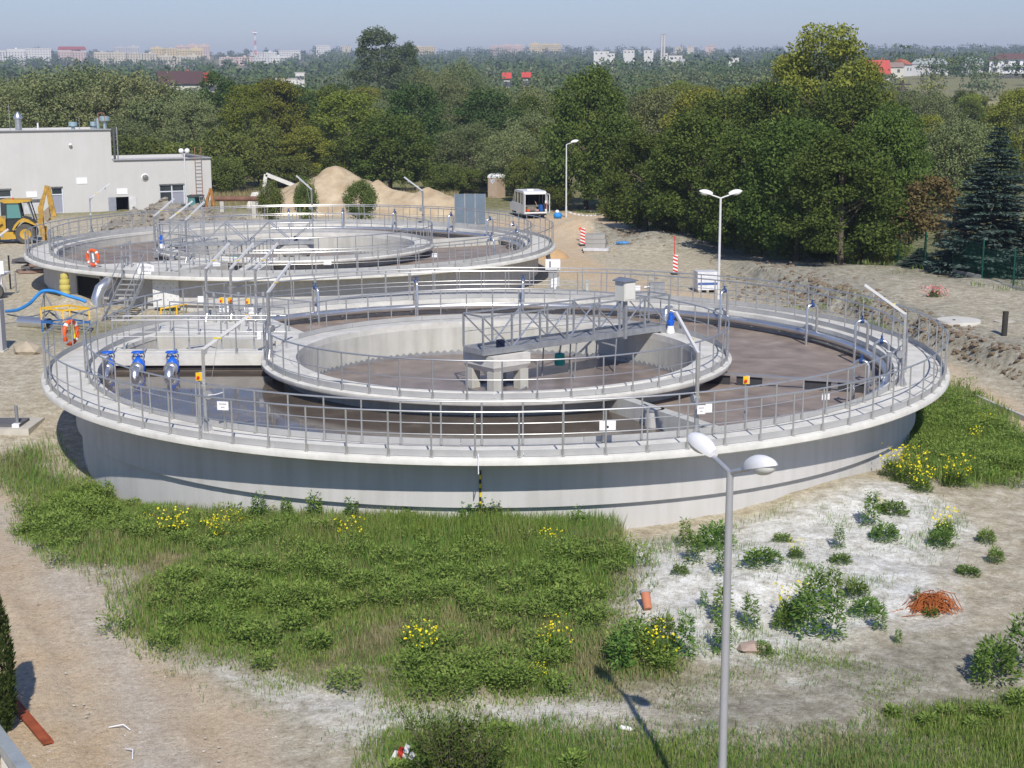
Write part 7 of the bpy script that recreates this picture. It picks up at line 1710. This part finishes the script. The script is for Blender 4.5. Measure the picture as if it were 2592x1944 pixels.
for r in ((1503, 1542, 131, 143, 1250, wht, 'white hall far off, left of the twin chimneys'), (1535, 1556, 136, 148, 1230, wht, 'small white annex beside the far white hall'), (1578, 1606, 128, 139, 1350, wht, 'white flat roofed hall between far trees'), (1630, 1654, 128, 135, 1400, wht, 'tiny white hall just left of the twin chimneys'), (1674, 1690, 136, 149, 1250, wht, 'white boiler house at the foot of the twin chimneys'), (1693, 1727, 142, 151, 1150, wht, 'long low white hall right of the twin chimneys'), (1716, 1738, 151, 158, 1100, gry, 'low grey hall right of the twin chimneys'), (1845, 1870, 148, 160, 950, wht, 'white house among far trees left of the tallest tree'), (1950, 1985, 161, 171, 800, wht, 'low white building beside the tallest yellow green tree'), (1708, 1728, 119, 127, 2300, cre, 'cream house on the right skyline'), (1740, 1756, 117, 124, 2350, cre, 'second cream house on the right skyline'), (1785, 1812, 115, 123, 2400, pnk, 'pinkish house on the right skyline'), (700, 750, 202, 212, 420, wht, 'low white garage row seen through trees below the poplar'), (748, 770, 186, 198, 520, wht, 'white shed wall showing between mid distance trees')):
    apartment(*r, storeys=1, name='works_hall', grp=GI)
def house(px, ytop, Y, W, Dp, wall_h, roof_h, wcol, rcol, label, yaw, base_drop=2.0):
    p = aty(px, ytop, Y); zr = p.z; zb = zr - roof_h - wall_h
    t = thing('house', label, 'house', (p.x, Y, zb), facing(p.x, Y) + yaw, 'houses beyond the woods')
    MB().box((0, 0, wall_h / 2 - 2), (W, Dp, wall_h + 4)).build('wall', M('hw_%d%d' % (int(wcol[0] * 100), int(wcol[2] * 100)), wcol, 0.9), t, smooth=False)
    MB().add([(-W / 2 - 0.5, -Dp / 2 - 0.5, wall_h), (W / 2 + 0.5, -Dp / 2 - 0.5, wall_h), (W / 2 + 0.5, Dp / 2 + 0.5, wall_h), (-W / 2 - 0.5, Dp / 2 + 0.5, wall_h), (-W / 2 - 0.5, 0, wall_h + roof_h), (W / 2 + 0.5, 0, wall_h + roof_h)], [(0, 1, 5, 4), (2, 3, 4, 5), (1, 2, 5), (3, 0, 4), (3, 2, 1, 0)]).build('roof', M('hr_%d%d' % (int(rcol[0] * 100), int(rcol[1] * 100)), rcol, 0.8, 0, 0.08, 0.4), t, smooth=False)
    for i in (-0.28, 0.28): MB().box((W * i, -Dp / 2 - 0.02, wall_h * 0.5), (1.1, 0.08, 1.3)).build('window', win_m, t, smooth=False)
    MB().box((W * 0.2, Dp * 0.12, wall_h + roof_h * 0.85), (0.6, 0.6, roof_h * 0.6)).build('chimney', M('brick_chimney', (0.3, 0.14, 0.1), 0.9), t, smooth=False)
    return t
house(455, 180, 330, 8.8, 8, 3, 2.7, (0.6, 0.58, 0.5), (0.10, 0.06, 0.06), 'house with dark brown roof in the left woods', 0.1)
house(526, 184, 336, 2.2, 3, 3, 1.8, (0.6, 0.55, 0.42), (0.42, 0.06, 0.06), 'narrow cream gable with red roof beside the brown roofed house', 0.1)
house(2222, 152, 520, 7.0, 8, 3.0, 5.2, (0.6, 0.58, 0.55), (0.50, 0.09, 0.07), 'house with steep bright red roof beside the tallest tree', 0.15)
house(1283, 184, 420, 1.6, 3, 3, 1.6, (0.5, 0.5, 0.45), (0.55, 0.08, 0.07), 'tiny red roof peeping from the middle woods', 0)
house(1332, 183, 425, 1.6, 3, 3, 1.4, (0.5, 0.5, 0.45), (0.55, 0.08, 0.07), 'second tiny red roof peeping from the middle woods', 0)
house(2283, 150, 660, 6.0, 7, 4, 2.2, (0.72, 0.72, 0.70), (0.45, 0.14, 0.08), 'small white gabled house with orange roof on the right', 1.2)
house(2255, 158, 640, 9.0, 8, 3, 2.0, (0.6, 0.55, 0.5), (0.30, 0.22, 0.18), 'low brownish house left of the white gabled one', 0.2)
# curved roofed sheds
for px0, px1, yt, Y, lab in ((2308, 2400, 148, 680, 'long grey metal roofed shed on the right'), (2438, 2490, 145, 700, 'second grey shed with rounded gable on the right')):
    a, b_ = aty(px0, yt, Y), aty(px1, yt, Y); W = b_.x - a.x; x = (a.x + b_.x) / 2
    t = thing('storage_shed', lab, 'shed', (x, Y, a.z - 6.5), facing(x, Y), 'grey sheds on the right')
    MB().box((0, 0, 0.5), (W, 12, 7)).build('wall', M('shed_wall', (0.55, 0.55, 0.55), 0.8), t, smooth=False)
    MB().xprism([(-W / 2 - 0.4, 3.9), (W / 2 + 0.4, 3.9), (W / 2 * 0.72, 6.0), (W * 0.2, 6.6), (-W * 0.2, 6.6), (-W / 2 * 0.72, 6.0)], -6.3, 6.3).build('roof', M('shed_roof', (0.44, 0.48, 0.50), 0.6, 0.2), t, smooth=False)
# white villa
a, b_ = aty(2512, 150, 690), aty(2610, 150, 690); W = b_.x - a.x; x = (a.x + b_.x) / 2; H = 8.8
t = thing('villa', 'big white three storey villa with brown hipped roof and balconies at the right edge', 'house', (x, 690, a.z - H), facing(x, 690) - 0.12)
MB().box((0, 0, H / 2 - 1.5), (W, 12, H + 3)).build('wall', white_paint, t, smooth=False)
MB().add([(-W / 2 - 0.9, -6.9, H), (W / 2 + 0.9, -6.9, H), (W / 2 + 0.9, 6.9, H), (-W / 2 - 0.9, 6.9, H), (-W / 4, 0, H + 2.6), (W / 4, 0, H + 2.6)], [(0, 1, 5, 4), (1, 2, 5), (2, 3, 4, 5), (3, 0, 4), (3, 2, 1, 0)]).build('roof', M('villa_roof', (0.16, 0.09, 0.08), 0.85), t, smooth=False)
for j in range(3):
    for i, xx in enumerate((-0.34, -0.08, 0.2, 0.38)):
        w_ = MB().box((W * xx, -6.02, H - 1.6 - j * 2.9), (1.7, 0.1, 1.5)).build('window', win_m, t, smooth=False); MB().box((W * xx, -6.05, H - 2.42 - j * 2.9), (1.9, 0.2, 0.12)).build('sill', white_paint, w_, smooth=False)
for j in range(2): MB().box((W * 0.16, -6.7, H - 3.0 - j * 2.9), (W * 0.5, 1.4, 0.9)).build('balcony', white_paint, t, smooth=False)
a = aty(2545, 193, 600)
t = thing('garden_pavilion', 'low white pavilion with flat dark roof in front of the villa', 'pavilion', (a.x, 600, a.z - 3), facing(a.x, 600))
MB().box((0, 0, 1.2), (12, 4, 3.2)).build('wall', white_paint, t, smooth=False); MB().box((0, 0, 2.95), (13.5, 5.5, 0.3)).build('roof', M('flat_dark_roof', (0.12, 0.1, 0.09), 0.8), t, smooth=False)
for i in range(4): MB().box((-4.4 + i * 2.9, -2.03, 1.6), (1.4, 0.1, 1.5)).build('opening', win_m, t, smooth=False)
# radio mast and twin chimneys
p = aty(645, 78, 1950); z0 = hz(p.x, 1950) - 1; H = p.z - z0
t = thing('radio_mast', 'red and white lattice radio mast with dishes above the distant town', 'mast', (p.x, 1950, z0))
NB = 7
for i in range(NB):
    mt = red_p if i % 2 == 0 else white_paint; m = MB(); z1, z2 = H * i / NB, H * (i + 1) / NB; r1, r2 = 1.9 * (1 - 0.75 * i / NB), 1.9 * (1 - 0.75 * (i + 1) / NB)
    q = [[(r * math.cos(k * math.pi / 2 + 0.78), r * math.sin(k * math.pi / 2 + 0.78), z) for k in range(4)] for r, z in ((r1, z1), (r2, z2))]
    for k in range(4): m.bar(q[0][k], q[1][k], 0.28); m.bar(q[0][k], q[1][(k + 1) % 4], 0.16); m.bar(q[1][k], q[1][(k + 1) % 4], 0.16)
    m.build('lattice_section', mt, t, smooth=False)
for k in range(4): a_ = k * math.pi / 2 + 0.3; MB().ball((1.9 * math.cos(a_), 1.9 * math.sin(a_), H - 2.5), 1.1, 10, 6, (1, 1, 1.2)).build('dish', white_paint, t)
MB().cyl((0, 0, H), (0, 0, H + 3), 0.12, n=6).build('antenna', white_paint, t)
for px, lab in ((1675, 'left slim pale chimney of the far boiler house'), (1682, 'right slim pale chimney of the far boiler house')):
    p = aty(px, 88, 1245); z0 = hz(p.x, 1245) - 1
    t = thing('chimney', lab, 'chimney', (p.x, 1245, z0), 0, 'twin chimneys'); MB().tube([(0, 0, 0), (0, 0, p.z - z0)], [1.0, 0.75], 12).build('stack', M('chimney_concrete', (0.58, 0.55, 0.52), 0.9), t); MB().cyl((0, 0, p.z - z0), (0, 0, p.z - z0 + 0.5), 0.85, n=12).build('rim', gr if False else galv, t)
# wooden power pole beside the field
p = aty(2284, 245, 300); z0 = hz(p.x, 300); zt2 = aty(2284, 203, 300).z
t = thing('power_pole', 'A shaped power pole with dark transformer arms beside the right hand field', 'pole', (p.x, 300, z0))
for s in (-0.8, 0.8): MB().bar((s, 0, -0.3), (0, 0, zt2 - z0), 0.22).build('leg', bark, t, smooth=False)
MB().bar((-1.6, 0, zt2 - z0 - 0.8), (1.6, 0, zt2 - z0 - 0.8), 0.2).build('cross_arm', dark, t, smooth=False); MB().bar((-1.1, 0, zt2 - z0 - 1.8), (1.1, 0, zt2 - z0 - 1.8), 0.18).build('cross_arm', dark, t, smooth=False)
# field path behind the toilet, as a pale strip of the ground
# ------------------------------------------------------------------ haze round everything
hm = bpy.data.materials.new('haze_air'); hm.use_nodes = True; hn, hl = hm.node_tree.nodes, hm.node_tree.links
hn.clear(); hv = hn.new('ShaderNodeVolumePrincipled'); ho_ = hn.new('ShaderNodeOutputMaterial')
hv.inputs['Color'].default_value = (0.66, 0.75, 1.0, 1); hv.inputs['Density'].default_value = 0.00025; hv.inputs['Anisotropy'].default_value = 0.0
hl.new(hv.outputs[0], ho_.inputs['Volume'])
o = MB().box((0, 2200, 68), (10400, 7000, 142)).build('haze', hm, smooth=False); o['kind'] = 'stuff'; tag(o, 'thin pale blue summer haze filling the air over the valley', 'haze')
